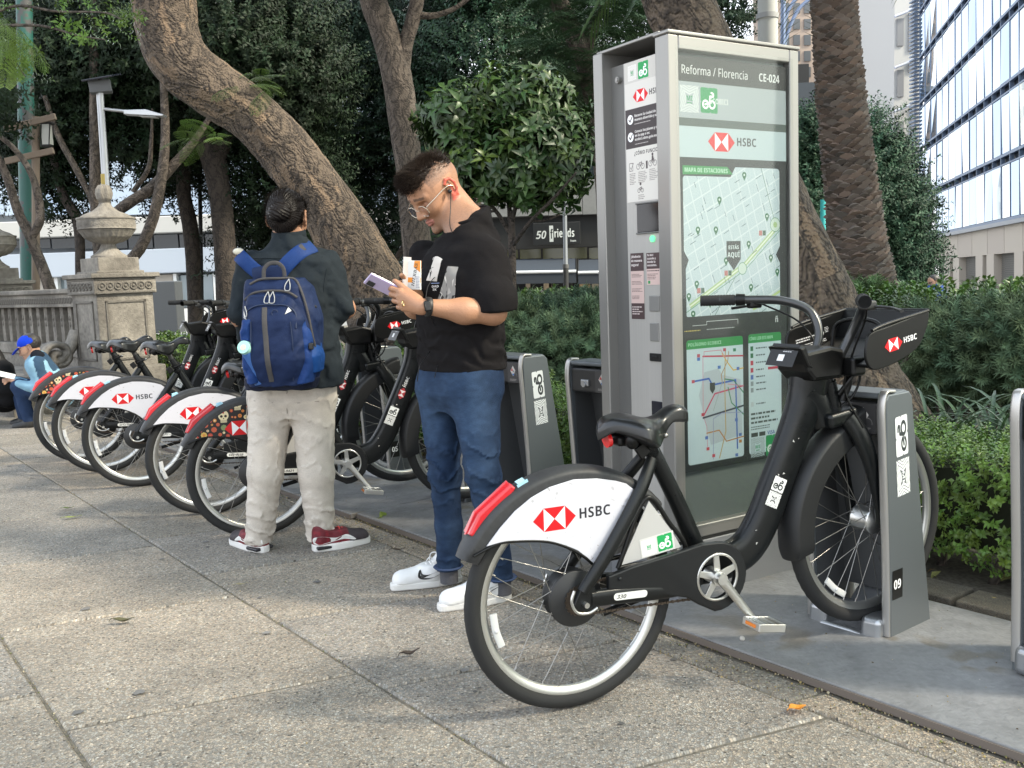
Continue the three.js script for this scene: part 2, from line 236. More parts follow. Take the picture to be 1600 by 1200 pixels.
// dock platform: grey coated steel plates, side by side
const platN0 = 2.36, platN1 = 3.22, PT = 0.028;
{
const pf = new THREE.Group(); pf.name = 'dock_platform'; scene.add(pf); pf.userData.kind = 'structure';
const a = tnoise(7, 21), b = tnoise(30, 22), c = tnoise(120, 23);
const tx = dataTex(512, (x, y) => { const s = sstep(0.62, 0.85, a(x, y)) * sstep(0.35, 0.6, b(x, y)); const v = 0.215 + 0.035 * (a(x, y) - 0.5) + 0.05 * (b(x, y) - 0.5) + 0.045 * (c(x, y) - 0.5); return [v * (1 - 0.25 * s), v * (1.0 - 0.32 * s), v * (1.0 - 0.42 * s)]; }, true, 1.7);
const bm = dataTex(512, (x, y) => [c(x, y)], false, 0.8);
const pm = mat(1, 0.62, 0, { map: tx, roughnessMap: dataTex(256, (x, y) => [0, 0.75 + 0.25 * b(x, y), 0], false, 1.1), bumpMap: bm, bumpScale: 0.0012 }), edge = mat([0.14, 0.115, 0.095], 0.85);
const ang = Math.atan2(0.795, -0.607); // local x along the row
for (let i = -3; i < 8; i++) {
const L = 1.74, s = 1.02 + i * L, n0 = platN0 - (i > 1 ? 0.03 : 0) + (i % 2) * 0.004, w = platN1 - n0;
const g = rbox(L - 0.006, PT, w, 0.004); { const p = g.attributes.position, u = g.attributes.uv; for (let k = 0; k < p.count; k++) u.setXY(k, p.getX(k) + i * 0.7, p.getZ(k)); }
const m = part(pf, 'platform_plate', g, pm); m.position.copy(onRow(s + L / 2, n0 + w / 2, PT / 2)); m.rotation.y = ang;
const lip = part(pf, 'plate_edge', box(L - 0.012, PT * 0.8, 0.006), edge); lip.position.copy(onRow(s + L / 2, n0 - 0.004, PT * 0.4)); lip.rotation.y = ang;
}
}
{ // concrete kerb stones and the planting bed behind them
const kb = new THREE.Group(); kb.name = 'bed_kerb'; scene.add(kb); kb.userData.kind = 'structure';
const ang = Math.atan2(0.795, -0.607), R = rng(9);
const km = [mat([0.80, 0.76, 0.68], 0.9, 0, { map: aggC, bumpMap: aggB, bumpScale: 0.002 }), mat([0.68, 0.66, 0.62], 0.9, 0, { map: aggC, bumpMap: aggB, bumpScale: 0.002 })];
for (let i = -5; i < 26; i++) { const L = 0.6; const m = part(kb, 'kerb_stone', rbox(L - 0.012, 0.16, 0.17, 0.012), km[i & 1]); m.position.copy(onRow(0.2 + i * L, platN1 + 0.11, -0.035 + (R() - 0.5) * 0.008)); m.rotation.y = ang + (R() - 0.5) * 0.01; }
const N = 90, P = [], U = [], I = [];
for (let j = 0; j <= N; j++) for (let i = 0; i <= N; i++) { const s = -9 + 30 * i / N, n = platN1 + 0.19 + 9.5 * Math.pow(j / N, 1.5), p = onRow(s, n); P.push(p.x, -0.03 + 0.05 * fbm(p.x * 2, 0, p.z * 2) + 0.02 * Math.min(1, (n - platN1)), p.z); U.push(p.x, p.z); }
for (let j = 0; j < N; j++) for (let i = 0; i < N; i++) { const a = j * (N + 1) + i, b = a + N + 1; I.push(a, a + 1, b, a + 1, b + 1, b); }
const g = new THREE.BufferGeometry(); g.setAttribute('position', new THREE.Float32BufferAttribute(P, 3)); g.setAttribute('uv', new THREE.Float32BufferAttribute(U, 2)); g.setIndex(I); g.computeVertexNormals();
const a = tnoise(90, 41), b = tnoise(12, 42);
struct('planting_bed', g, mat(1, 0.95, 0, { map: dataTex(512, (x, y) => { const v = 0.055 + 0.10 * a(x, y) * a(x, y) + 0.05 * b(x, y); return [v * 1.12, v * 0.92, v * 0.70]; }, true, 1.2), bumpMap: dataTex(256, (x, y) => [a(x, y)], false, 0.8), bumpScale: 0.02, side: THREE.DoubleSide }));
}
// ------------------------------------------------------------ docking posts
const dockGrey = mat([0.135, 0.150, 0.160], 0.42, 0.35), dockEdge = mat([0.50, 0.485, 0.46], 0.36, 0.75), dockDark = mat([0.085, 0.088, 0.09], 0.5, 0.2), blackPl = mat(0.018, 0.38), castAlu = mat([0.42, 0.43, 0.44], 0.32, 0.85);
const dockLogo = canvasTex(192, 384, (x, w, h) => { x.clearRect(0, 0, w, h); x.save(); x.translate(w / 2, h * 0.26); x.rotate(-Math.PI / 2); bikeMark(x, -92, -78, 184, 156, '#e9ecec', '#2d3234'); x.restore(); x.save(); x.translate(w / 2, h * 0.76); x.rotate(Math.PI / 2); ringMark(x, -84, -84, 168, 168, '#e9ecec', '#e9ecec'); x.restore(); });
const dockLogoMat = decalMat(dockLogo, 0.5);
const lockFace = canvasTex(128, 160, (x, w, h) => { x.fillStyle = '#3b3a3a'; x.fillRect(0, 0, w, h); x.fillStyle = '#c9c4bd'; x.beginPath(); x.moveTo(w * .5, 22); x.lineTo(w * .72, 62); x.lineTo(w * .5, 108); x.lineTo(w * .26, 66); x.fill(); x.fillStyle = '#b23a36'; x.beginPath(); x.moveTo(w * .42, 40); x.lineTo(w * .52, 66); x.lineTo(w * .3, 66); x.fill(); x.fillStyle = '#3e6fb0'; x.fillRect(w * .44, 86, 20, 14); x.fillStyle = '#8f8c88'; x.fillRect(w * .46, 60, 22, 16); x.strokeStyle = '#a09b95'; x.lineWidth = 2; x.beginPath(); x.moveTo(w * .6, 76); x.quadraticCurveTo(w * .9, 80, w * .86, 112); x.stroke(); scribble(x, w * .2, 128, w * .62, 18, 3, '#a8a49e', 4); });
const lockMat = mat(1, 0.35, 0, { map: lockFace });
// local frame: x into the dock, y up, z to the right; right wall's outer foot corner at (0, 0, 0)
function wallOutline() { return [[0, 0], [0.255, 0], [0.118, 0.815], [0.100, 0.832], [-0.022, 0.832], [-0.036, 0.815], [-0.030, 0.62], [0, 0.05]]; }
function makeDock(label, num, group, pos) {
const t = thing('docking_post', label, 'docking post', pos, (90 - 52) * RAD, group);
const T = 0.028, Wd = 0.312;
for (const side of [0, 1]) {
const z0 = side ? -T : -Wd;
const w = part(t, 'side_panel', poly(wallOutline(), T, z0, 0.005), dockGrey);
const inner = side ? z0 - 0.0025 : z0 + T - 0.0005;
part(w, 'inner_lining', poly([[0.012, 0.02], [0.235, 0.02], [0.102, 0.79], [-0.016, 0.79], [-0.012, 0.6]], 0.003, inner), dockDark);
// bright rear edge, turning out into a foot
part(t, 'edge_trim', sweep([[-0.005, 0.03, z0 + T / 2], [-0.012, 0.3, z0 + T / 2], [-0.034, 0.64, z0 + T / 2], [-0.041, 0.80, z0 + T / 2], [-0.026, 0.838, z0 + T / 2], [0.02, 0.8385, z0 + T / 2]], () => [0.006, T / 2 - 0.001], { ns: 30, nr: 12, ref: [0, 0, 1], p: 6 }), dockEdge);
const fz = side ? z0 - 0.035 : z0 + T + 0.035;
part(t, 'foot', rbox(0.17, 0.085, 0.075, 0.022, 0.045, 0.042, fz, 0, side ? 0.12 : -0.12, -0.06), castAlu);
}
part(t, 'cap', rbox(0.14, 0.02, Wd - 0.02, 0.008, 0.036, 0.826, -Wd / 2), dockGrey);
part(t, 'back_plate', place(box(0.016, 0.66, Wd - 2 * T), 0.135, 0.44, -Wd / 2, 0, 0, 0.165), dockDark);
part(t, 'wheel_ramp', poly([[0.02, 0.0], [0.24, 0.0], [0.24, 0.14], [0.17, 0.10], [0.08, 0.03]], Wd - 2 * T - 0.10, -Wd / 2 - (Wd - 2 * T - 0.10) / 2, 0.004), castAlu);
const lb = part(t, 'lock_box', rbox(0.11, 0.11, Wd - 2 * T - 0.004, 0.012, 0.02, 0.752, -Wd / 2), blackPl);
part(lb, 'lock_label', place(new THREE.PlaneGeometry(0.085, 0.098), -0.0365, 0.752, -T - 0.052, 0, -Math.PI / 2, 0), lockMat);
part(lb, 'lock_slot', mg(rbox(0.02, 0.03, 0.05, 0.005, -0.034, 0.742, -Wd / 2 - 0.03), rod([-0.05, 0.735, -Wd / 2 - 0.03], [-0.02, 0.735, -Wd / 2 - 0.03], 0.012)), castAlu);
part(t, 'brace', sweep([[-0.008, 0.66, -T - 0.004], [0.03, 0.64, -T - 0.02], [0.085, 0.52, -T - 0.004]], () => [0.02, 0.008], { ns: 14, nr: 8, ref: [0, 0, 1], p: 5 }), dockEdge);
part(t, 'floor_bar', rod([-0.035, 0.022, -0.235], [-0.035, 0.022, -0.085], 0.014, 0.014, 16), castAlu);
const lg = place(decal(0.088, 0.275), 0.060, 0.625, 0.0012, 0, 0, 0.155 * 0.55); part(t, 'logo_sticker', lg, dockLogoMat);
if (num) part(t, 'number_plate', place(decal(0.062, 0.098), 0.036, 0.20, 0.0012), mat(1, 0.4, 0, { map: canvasTex(96, 144, (x, w, h) => { x.fillStyle = '#141414'; x.fillRect(0, 0, w, h); x.fillStyle = '#fff'; x.font = 'bold 62px sans-serif'; x.textAlign = 'center'; x.textBaseline = 'middle'; x.fillText(num, w / 2, h * 0.5); }) }));
return t;
}
const dockAt = t => V(lerp(-0.771, 1.2103, t), PT, lerp(-5.866, -3.03, t));
const dockGroup = 'docking posts of the bike station';
makeDock('grey docking post numbered 09 holding the front wheel of the nearest bike', '09', dockGroup, V(1.2103, PT * 0, -3.03));
makeDock('grey docking post numbered 05 seen between the two standing men', '05', dockGroup, V(-0.771, 0.01, -5.866));
makeDock('empty grey docking post right behind the man in the black t-shirt', null, dockGroup, dockAt(0.432));
makeDock('empty docking post half hidden by the left side of the map kiosk', null, dockGroup, dockAt(0.625));
makeDock('docking post behind the legs of the man in the black t-shirt', '06', dockGroup, dockAt(0.25));
{ const nn = V(Math.cos(52 * RAD), 0, Math.sin(52 * RAD)); makeDock('docking post cut by the right edge of the picture', null, dockGroup, gr(1580, 1060).addScaledVector(nn, 0.312).setY(PT)); }
makeDock('docking post behind the standing man with the blue backpack', '04', dockGroup, dockAt(-0.25));
makeDock('docking post at the front wheel of the second bike from the far end', '03', dockGroup, dockAt(-0.5));
makeDock('docking post at the far left end of the station', '02', dockGroup, dockAt(-0.69));
// ------------------------------------------------------------ share bikes: x forward, y up, z to the rider's right
const frameBlack = pmat([0.0055, 0.0065, 0.0070], 0.36, { clearcoat: 0.12, clearcoatRoughness: 0.25, specularIntensity: 0.6 });
{ const a = tnoise(40, 51), b = tnoise(9, 52); frameBlack.roughnessMap = dataTex(256, (x, y) => [0, 0.75 + 0.5 * b(x, y) * a(x, y), 0], false, 0.6); }
const rubber = mat(0.017, 0.78), fenderGrey = mat([0.030, 0.031, 0.033], 0.55), plasticBlk = pmat(0.005, 0.36, { specularIntensity: 0.6 }), darkMetal = mat([0.05, 0.05, 0.05], 0.4, 0.6);
const alu = mat([0.62, 0.62, 0.60], 0.30, 0.95), rimAlu = mat([0.58, 0.58, 0.55], 0.34, 0.9), steel = mat([0.33, 0.32, 0.30], 0.3, 1), chainMat = mat([0.11, 0.085, 0.065], 0.5, 0.7);
const redLens = pmat([0.55, 0.012, 0.02], 0.22, { clearcoat: 0.6, clearcoatRoughness: 0.2 }), reflWhite = pmat([0.62, 0.62, 0.60], 0.2, { clearcoat: 0.5 }), leather = pmat([0.007, 0.0075, 0.008], 0.34, { clearcoat: 0.35, clearcoatRoughness: 0.25 }), orangeRefl = pmat([0.75, 0.22, 0.03], 0.25);
{ const a = tnoise(30, 61), b = tnoise(6, 62); fenderGrey.map = dataTex(256, (x, y) => { const v = 0.75 + 0.35 * b(x, y) + 0.25 * (a(x, y) - 0.5); return [v, v * 0.98, v * 0.95]; }, true, 0.35); rubber.map = dataTex(128, (x, y) => { const v = 0.8 + 0.5 * b(x, y) * a(x, y); return [v, v, v * 0.97]; }, true, 0.4); }
const frontFender = mat([0.010, 0.0105, 0.011], 0.5);
function torusUV(R, r, z) { return new THREE.TorusGeometry(R, r, 14, 96); }
function makeWheel(parent, name, R, hubKind) { // axle at the origin, turning in x,y
const w = sub(parent, name), r = 0.0235;
const ty = new THREE.TorusGeometry(R - r, r, 16, 120); { // shallow slanted tread
const p = ty.attributes.position, n = ty.attributes.normal; for (let i = 0; i < p.count; i++) { const x = p.getX(i), y = p.getY(i), z = p.getZ(i), a = Math.atan2(y, x), q = Math.hypot(x, y) - (R - r); if (q > 0.008) { const k = Math.cos(a * 60 + Math.abs(z) * 260) > 0.2 ? 0.0012 : 0; p.setXYZ(i, x + n.getX(i) * k, y + n.getY(i) * k, z + n.getZ(i) * k); } }
}
part(w, 'tyre', ty, rubber);
const ri = R - 2 * r + 0.004;
const prof = [[ri - 0.022, -0.004], [ri - 0.022, 0.004], [ri - 0.012, 0.0125], [ri + 0.003, 0.0138], [ri + 0.003, 0.0108], [ri - 0.006, 0.009], [ri - 0.006, -0.009], [ri + 0.003, -0.0108], [ri + 0.003, -0.0138], [ri - 0.012, -0.0125], [ri - 0.022, -0.004]].map(q => new THREE.Vector2(q[0], q[1]));
part(w, 'rim', mg(new THREE.LatheGeometry(prof, 96).rotateX(Math.PI / 2)), rimAlu);
const sp = [], NS = 32, hr = hubKind === 'rear' ? 0.074 : 0.038, hz = hubKind === 'rear' ? 0.026 : 0.032, ro = ri - 0.02;
for (let k = 0; k < NS; k++) { const a = k / NS * 2 * Math.PI, side = k & 1 ? 1 : -1, dirn = k & 2 ? 1 : -1, b = a + dirn * 0.95 * (hubKind === 'rear' ? 0.8 : 1); sp.push(rod([Math.cos(b) * hr, Math.sin(b) * hr, side * hz], [Math.cos(a) * ro, Math.sin(a) * ro, side * 0.002], 0.0013, 0.0013, 6)); sp.push(rod([Math.cos(a) * (ro - 0.014), Math.sin(a) * (ro - 0.014), side * 0.0022], [Math.cos(a) * ro, Math.sin(a) * ro, side * 0.0018], 0.0024, 0.0024, 6)); }
part(w, 'spokes', mg(sp), steel);
const lathe = q => new THREE.LatheGeometry(q.map(v => new THREE.Vector2(v[0], v[1])), 40).rotateX(Math.PI / 2);
if (hubKind === 'rear') {
const h = part(w, 'hub', lathe([[0.0, -0.05], [0.03, -0.05], [0.052, -0.04], [0.078, -0.036], [0.080, -0.026], [0.070, -0.02], [0.070, 0.010], [0.080, 0.014], [0.084, 0.022], [0.080, 0.031], [0.052, 0.034], [0.02, 0.05], [0, 0.05]]), mat(0.028, 0.45, 0.2));
const teeth = []; for (let k = 0; k < 20; k++) { const a = k / 20 * 2 * Math.PI; teeth.push(box(0.006, 0.0055, 0.002, Math.cos(a) * 0.042, Math.sin(a) * 0.042, 0.046, 0, 0, a)); } teeth.push(lathe([[0.028, 0.045], [0.042, 0.045], [0.042, 0.047], [0.028, 0.047], [0.028, 0.045]]));
part(h, 'sprocket', mg(teeth), chainMat);
} else part(w, 'hub', lathe([[0, -0.052], [0.012, -0.052], [0.014, -0.044], [0.042, -0.038], [0.045, -0.030], [0.041, -0.026], [0.043, 0], [0.041, 0.026], [0.045, 0.030], [0.042, 0.038], [0.014, 0.044], [0.012, 0.052], [0, 0.052]]), alu);
return w;
}
function wheelReflector(w, R, ang) { const ro = R * 0.76; const g = sweep([[ro * Math.cos(ang - 0.2) , ro * Math.sin(ang - 0.2), 0.012], [ro * 1.0 * Math.cos(ang), ro * Math.sin(ang), 0.013], [ro * Math.cos(ang + 0.2), ro * Math.sin(ang + 0.2), 0.012]], () => [0.011, 0.004], { ns: 10, nr: 10, ref: [0, 0, 1], p: 4 }); part(w, 'wheel_reflector', mg(g, ball(0.006, ro * Math.cos(ang), ro * Math.sin(ang), 0.017)), reflWhite); }
const panelBox = [-0.26, 0.42, 0.50, 0.27]; // x, y, w, h of the fender print
function panelTex(draw) { return canvasTex(1024, 552, draw); }
const whitePanel = s => panelTex((x, w, h) => { x.fillStyle = '#dfdee4'; x.fillRect(0, 0, w, h); grime(x, w, h, 80, s); x.save(); x.translate(w * 0.45, h * 0.42); x.rotate(0); bankMark(x, -w * 0.025, 0, h * 0.245, '#23222a'); x.restore(); grime(x, w, h, 26, s + 9); });
const skullPanel = panelTex((x, w, h) => { const r = rng(77), cs = ['#b9402f', '#d98a3a', '#e8d9ae', '#7f8f5c', '#c65a3a', '#d8b25a']; x.fillStyle = '#16110f'; x.fillRect(0, 0, w, h); const put = []; const free = (a, b, s) => put.every(p => Math.hypot(p[0] - a, p[1] - b) > (p[2] + s) * 0.52); const hx = w * 0.43, hy = h * 0.47; put.push([hx, hy, 190]); for (let k = 0; k < 4000 && put.length < 190; k++) { const a = r() * w, b = r() * h, sk = put.length < 12, s = sk ? 118 : 24 + r() * 50; if (!free(a, b, s)) continue; put.push([a, b, s]); if (sk) skull(x, a, b, s); else flower(x, a, b, s, cs[r() * 6 | 0], cs[r() * 6 | 0]); } hexMark(x, hx, hy, h * 0.52, h * 0.26); });
const panelMat = t => mat(0.82, 0.42, 0, { map: t });
const ecoTex = canvasTex(256, 128, (x, w, h) => { x.fillStyle = '#c9c8c5'; x.fillRect(0, 0, w, h); ringMark(x, 10, 14, 106, 104, '#f4f4f4', '#1f9a58'); bikeMark(x, 130, 10, 112, 108, '#129a50', '#fff'); });
const tubeSticker = canvasTex(128, 256, (x, w, h) => { x.clearRect(0, 0, w, h); bikeMark(x, 4, 4, 120, 116, '#e6e8e6', '#1a1e20'); ringMark(x, 4, 128, 120, 122, '#e6e8e6', '#e6e8e6', 'MI'); });
const tubeBank = canvasTex(128, 320, (x, w, h) => { x.clearRect(0, 0, w, h); x.save(); x.translate(w / 2, h); x.rotate(-Math.PI / 2); hexMark(x, 84, 0, 150, 84, '#9c2a30', '#d8d0d0'); x.fillStyle = '#cfcfcf'; x.font = 'bold 54px sans-serif'; x.textBaseline = 'middle'; x.fillText('HSBC', 166, 0); x.restore(); });
const basketTex = canvasTex(512, 256, (x, w, h) => { x.clearRect(0, 0, w, h); bankMark(x, w * 0.28, h / 2, h * 0.5, '#e8e8e8'); });
const basketText = canvasTex(512, 192, (x, w, h) => { x.clearRect(0, 0, w, h); scribble(x, 20, 60, 300, 50, 2, '#e0e0e0', 3); scribble(x, 20, 130, 470, 36, 2, '#e0e0e0', 5); x.fillStyle = '#e6e6e6'; x.beginPath(); x.roundRect(350, 62, 62, 34, 8); x.fill(); x.beginPath(); x.roundRect(362, 42, 40, 30, 8); x.fill(); scribble(x, 430, 20, 70, 60, 4, '#cfcfcf', 8); });
const headTex = canvasTex(256, 192, (x, w, h) => { x.fillStyle = '#131415'; x.fillRect(0, 0, w, h); scribble(x, 120, 30, 110, 44, 3, '#d8d8d8', 12); x.fillStyle = '#e8e8e6'; x.fillRect(90, 92, 58, 56); });
const plateTex = s => canvasTex(192, 48, (x, w, h) => { x.clearRect(0, 0, w, h); x.fillStyle = '#d9d9d4'; x.beginPath(); x.roundRect(2, 2, w - 4, h - 4, 20); x.fill(); x.fillStyle = '#161616'; x.font = 'italic bold 32px sans-serif'; x.textBaseline = 'middle'; x.fillText(s, 16, h / 2 + 1); });
const D = { tube: decalMat(tubeSticker), bank: decalMat(tubeBank), basket: decalMat(basketTex), btext: decalMat(basketText), plate: decalMat(plateTex('330')) };
const saddleGeo = (() => { // wide rear, waist and raised nose, built as rows of a closed section
const P = [], I = [], U = [], n = 30, m = 28;
for (let i = 0; i <= n; i++) {
const t = i / n, x = lerp(0.118, 0.422, t);
const w = 0.105 * Math.pow(Math.sin(Math.min(1, t / 0.52) * Math.PI * 0.5 + 0) , 0.55) * (1 - sstep(0.26, 0.72, t)) + (0.030 + 0.012 * (1 - t)) * sstep(0.1, 0.3, t) * Math.pow(Math.max(0, 1 - Math.pow(Math.max(0, (t - 0.86) / 0.14), 2)), 0.5);
const top = 0.838 + 0.004 * Math.sin(t * 3) - 0.019 * Math.exp(-Math.pow((t - 0.56) / 0.14, 2)) + 0.016 * sstep(0.62, 0.86, t) - 0.026 * Math.pow(Math.max(0, (t - 0.86) / 0.14), 2) - 0.028 * Math.pow(1 - Math.min(1, t / 0.13), 2);
const drop = lerp(0.040, 0.084, sstep(0.05, 0.45, t)) * (1 - sstep(0.55, 0.80, t)) + 0.052 * sstep(0.55, 0.85, t) * (1 - 0.4 * sstep(0.9, 1, t));
const hw = Math.max(0.002, w);
for (let j = 0; j <= m; j++) { const a = j / m * 2 * Math.PI, c = Math.cos(a), s = Math.sin(a); const z = Math.sign(c) * Math.pow(Math.abs(c), 0.62) * hw; let y = s > 0 ? top - 0.016 * Math.pow(Math.abs(z) / hw, 3) * (0.5 + hw * 8) - (1 - Math.pow(s, 0.5)) * drop * 0.22 : top - drop + 0.22 * drop * (1 - Math.pow(-s, 0.5)); if (s > 0) y -= 0.006 * Math.exp(-Math.pow(z / 0.012, 2)) * (1 - sstep(0.5, 0.7, t)); P.push(x, y, z); U.push(x, z); }
}
for (let i = 0; i < n; i++) for (let j = 0; j < m; j++) { const a = i * (m + 1) + j, b = a + m + 1; I.push(a, a + 1, b, b, a + 1, b + 1); }
for (const [i, f] of [[0, 0], [n, 1]]) { const c = P.length / 3; P.push(i ? 0.423 : 0.117, i ? 0.80 : 0.80, 0); U.push(0, 0); for (let j = 0; j < m; j++) { const a = i * (m + 1) + j; f ? I.push(c, a, a + 1) : I.push(c, a + 1, a); } }
const g = new THREE.BufferGeometry(); g.setAttribute('position', new THREE.Float32BufferAttribute(P, 3)); g.setAttribute('uv', new THREE.Float32BufferAttribute(U, 2)); g.setIndex(I); g.computeVertexNormals(); return g;
})();
function fenderArc(cx, cy, R0, a0, a1, halfW, skirt, n = 40) { // mudguard: a curved U section swept round the wheel
const sec = []; for (let k = -8; k <= 8; k++) { const u = k / 8, a = Math.abs(u); const z = u < 0 ? -1 : 1; if (a <= 0.75) sec.push([Math.sin(u / 0.75 * Math.PI / 2) * halfW, 0.022 * (Math.cos(u / 0.75 * Math.PI / 2) - 0) - 0.022 + 0.006]); else sec.push([z * halfW, -0.016 - (a - 0.75) / 0.25 * skirt]); }
const P = [], U = [], I = [], loop = [...sec, ...sec.slice().reverse().map(([z, y]) => [z * 0.955, y - 0.003])], m = loop.length;
for (let i = 0; i <= n; i++) { const t = i / n, a = lerp(a0, a1, t), rr = typeof R0 === 'function' ? R0(t) : R0; for (let j = 0; j <= m; j++) { const [z, y] = loop[j % m]; const r = rr + y, tap = 1 - 0.25 * Math.pow(1 - Math.min(1, t / 0.06), 2); P.push(cx + Math.cos(a) * r, cy + Math.sin(a) * r, z * tap); U.push(t * 1.2, j / m * 0.25); } }
for (let i = 0; i < n; i++) for (let j = 0; j < m; j++) { const q = i * (m + 1) + j, b = q + m + 1; I.push(q, q + 1, b, b, q + 1, b + 1); }
for (const i of [0, n]) for (let j = 0; j < m / 2 - 1; j++) { const b = i * (m + 1); I.push(b + j, b + j + 1, b + m - 1 - j, b + j + 1, b + m - 2 - j, b + m - 1 - j); }
const g = new THREE.BufferGeometry(); g.setAttribute('position', new THREE.Float32BufferAttribute(P, 3)); g.setAttribute('uv', new THREE.Float32BufferAttribute(U, 2)); g.setIndex(I); g.computeVertexNormals(); return g;
}
const hubR = V(0.022, 0.329, 0), hubF = V(1.135, 0.402, 0), RR = 0.329, RF = 0.345;
function makeBike() {
const t = thing('share_bike', '', 'bicycle');
// ---- rear end
const rw = makeWheel(t, 'rear_wheel', RR, 'rear'); rw.position.copy(hubR); wheelReflector(rw, RR, 193 * RAD);
part(t, 'rear_fender', fenderArc(hubR.x, hubR.y, 0.378, 154 * RAD, 40 * RAD, 0.043, 0.030, 50), fenderGrey);
const pp = [[-0.252, 0.528], [-0.212, 0.572], [-0.166, 0.613], [-0.115, 0.645], [-0.06, 0.667], [0.017, 0.680], [0.09, 0.674], [0.15, 0.660], [0.183, 0.648], [0.221, 0.617], [0.15, 0.527], [0.071, 0.430], [0.052, 0.450], [0.02, 0.477], [-0.016, 0.496], [-0.070, 0.517], [-0.149, 0.530], [-0.214, 0.533]];
for (const s of [1, -1]) { const g = uvPlanar(poly(pp, 0.005, s > 0 ? 0.0445 : -0.0495, 0.0012), panelBox[0], panelBox[1], panelBox[2], panelBox[3]); if (s < 0) { const u = g.attributes.uv; for (let i = 0; i < u.count; i++) u.setX(i, 0.86 - u.getX(i)); } part(t, 'fender_panel', g, panelMat(whitePanelA)); }
part(t, 'panel_rim', mg([1, -1].map(s => sweep([[-0.29, 0.505, s * 0.044], [-0.214, 0.530, s * 0.0465], [-0.149, 0.527, s * 0.0465], [-0.070, 0.514, s * 0.0465], [-0.016, 0.492, s * 0.0465], [0.037, 0.458, s * 0.0465], [0.071, 0.426, s * 0.0465]], 0.0045, { ns: 30, nr: 8 }))), plasticBlk);
const tl = part(t, 'tail_light', poly([[-0.292, 0.560], [-0.262, 0.612], [-0.163, 0.684], [-0.150, 0.672], [-0.185, 0.615], [-0.252, 0.556], [-0.276, 0.545]], 0.052, -0.026, 0.006), redLens);
part(tl, 'light_ridge', mg(poly([[-0.297, 0.556], [-0.268, 0.615], [-0.168, 0.690], [-0.163, 0.682], [-0.258, 0.607], [-0.286, 0.556]], 0.012, -0.006, 0.002)), redLens);
part(t, 'fender_sticker', mg(place(new THREE.PlaneGeometry(0.035, 0.016), -0.128, 0.679, 0.024, 0.0, 0, 0.42), place(new THREE.PlaneGeometry(0.03, 0.014), -0.13, 0.686, 0.008, -1.0, 0, 0.42)), mat([0.35, 0.6, 0.72], 0.4));
// ---- frame
const fr = sub(t, 'frame');
const stays = []; for (const s of [1, -1]) { stays.push(sweep([[0.02, 0.362, s * 0.074], [0.10, 0.455, s * 0.070], [0.225, 0.625, s * 0.056], [0.285, 0.705, s * 0.026]], [[0.019, 0.013], [0.021, 0.014], [0.021, 0.015], [0.019, 0.014]], { ns: 20, nr: 14, ref: [0, 0, 1] })); }
part(fr, 'seat_stay', stays[0], frameBlack); part(fr, 'seat_stay', stays[1], frameBlack);
for (const s of [1, -1]) part(fr, 'chain_stay', mg(sweep([[0.045, 0.338, s * 0.074], [0.15, 0.332, s * 0.074], [0.30, 0.318, s * 0.07], [0.42, 0.312, s * 0.05]], [[0.023, 0.011], [0.024, 0.011], [0.021, 0.011], [0.021, 0.012]], { ns: 18, nr: 14, ref: [0, 0, 1], p: 3.5 })), frameBlack);
for (const s of [1, -1]) part(fr, 'dropout', mg(poly([[-0.012, 0.33], [0.0, 0.312], [0.03, 0.305], [0.06, 0.318], [0.064, 0.352], [0.05, 0.39], [0.03, 0.40], [0.012, 0.375]], 0.016, s * 0.074 - 0.008, 0.003)), frameBlack);
for (const s of [1, -1]) part(fr, 'axle_guard', mg(sweep([[-0.012, 0.375, s * 0.088], [-0.022, 0.345, s * 0.088], [-0.006, 0.312, s * 0.088], [0.03, 0.304, s * 0.088], [0.058, 0.314, s * 0.088]], 0.0045, { ns: 18, nr: 8 }), rod([0.022, 0.329, s * 0.06], [0.022, 0.329, s * 0.097], 0.008)), alu);
part(fr, 'seat_tube', mg(sweep([[0.262, 0.805, 0], [0.305, 0.715, 0], [0.39, 0.545, 0], [0.47, 0.36, 0]], [[0.021, 0.021], [0.024, 0.024], [0.025, 0.025], [0.028, 0.027]], { ns: 18, nr: 18, ref: [0, 0, 1] }), sweep([[0.285, 0.725, 0.026], [0.30, 0.73, 0], [0.285, 0.725, -0.026]], 0.020, { ns: 10, nr: 12 })), frameBlack);
part(fr, 'main_tube', sweep([[0.45, 0.345, 0], [0.555, 0.352, 0], [0.630, 0.380, 0], [0.690, 0.452, 0], [0.745, 0.565, 0], [0.82, 0.725, 0], [0.868, 0.83, 0], [0.882, 0.90, 0]], [[0.052, 0.034], [0.055, 0.034], [0.056, 0.034], [0.055, 0.034], [0.053, 0.034], [0.052, 0.036], [0.060, 0.040], [0.062, 0.044]], { ns: 44, nr: 28, ref: [0, 0, 1], p: 3.2 }), frameBlack);
part(fr, 'head_tube', mg(sweep([[0.862, 0.86, 0], [0.905, 0.80, 0], [0.925, 0.745, 0]], [[0.058, 0.042], [0.05, 0.04], [0.042, 0.038]], { ns: 14, nr: 20, ref: [0, 0, 1], p: 2.6 }), sweep([[0.93, 0.96, 0], [0.965, 0.85, 0], [1.0, 0.76, 0]], 0.021, { ns: 8 })), frameBlack);
part(fr, 'frame_sticker', place(decal(0.052, 0.10), 0.722, 0.553, 0.0352, 0, 0, -26 * RAD), D.tube);
{ const fb = part(fr, 'bank_sticker', place(decal(0.05, 0.135), 0.795, 0.695, 0.0375, 0, 0, -25 * RAD), D.bank); fb.name = 'bank_sticker'; }
const np = part(fr, 'bike_number', place(decal(0.112, 0.0235), 0.168, 0.332, 0.0857, 0, 0, -0.06), D.plate);
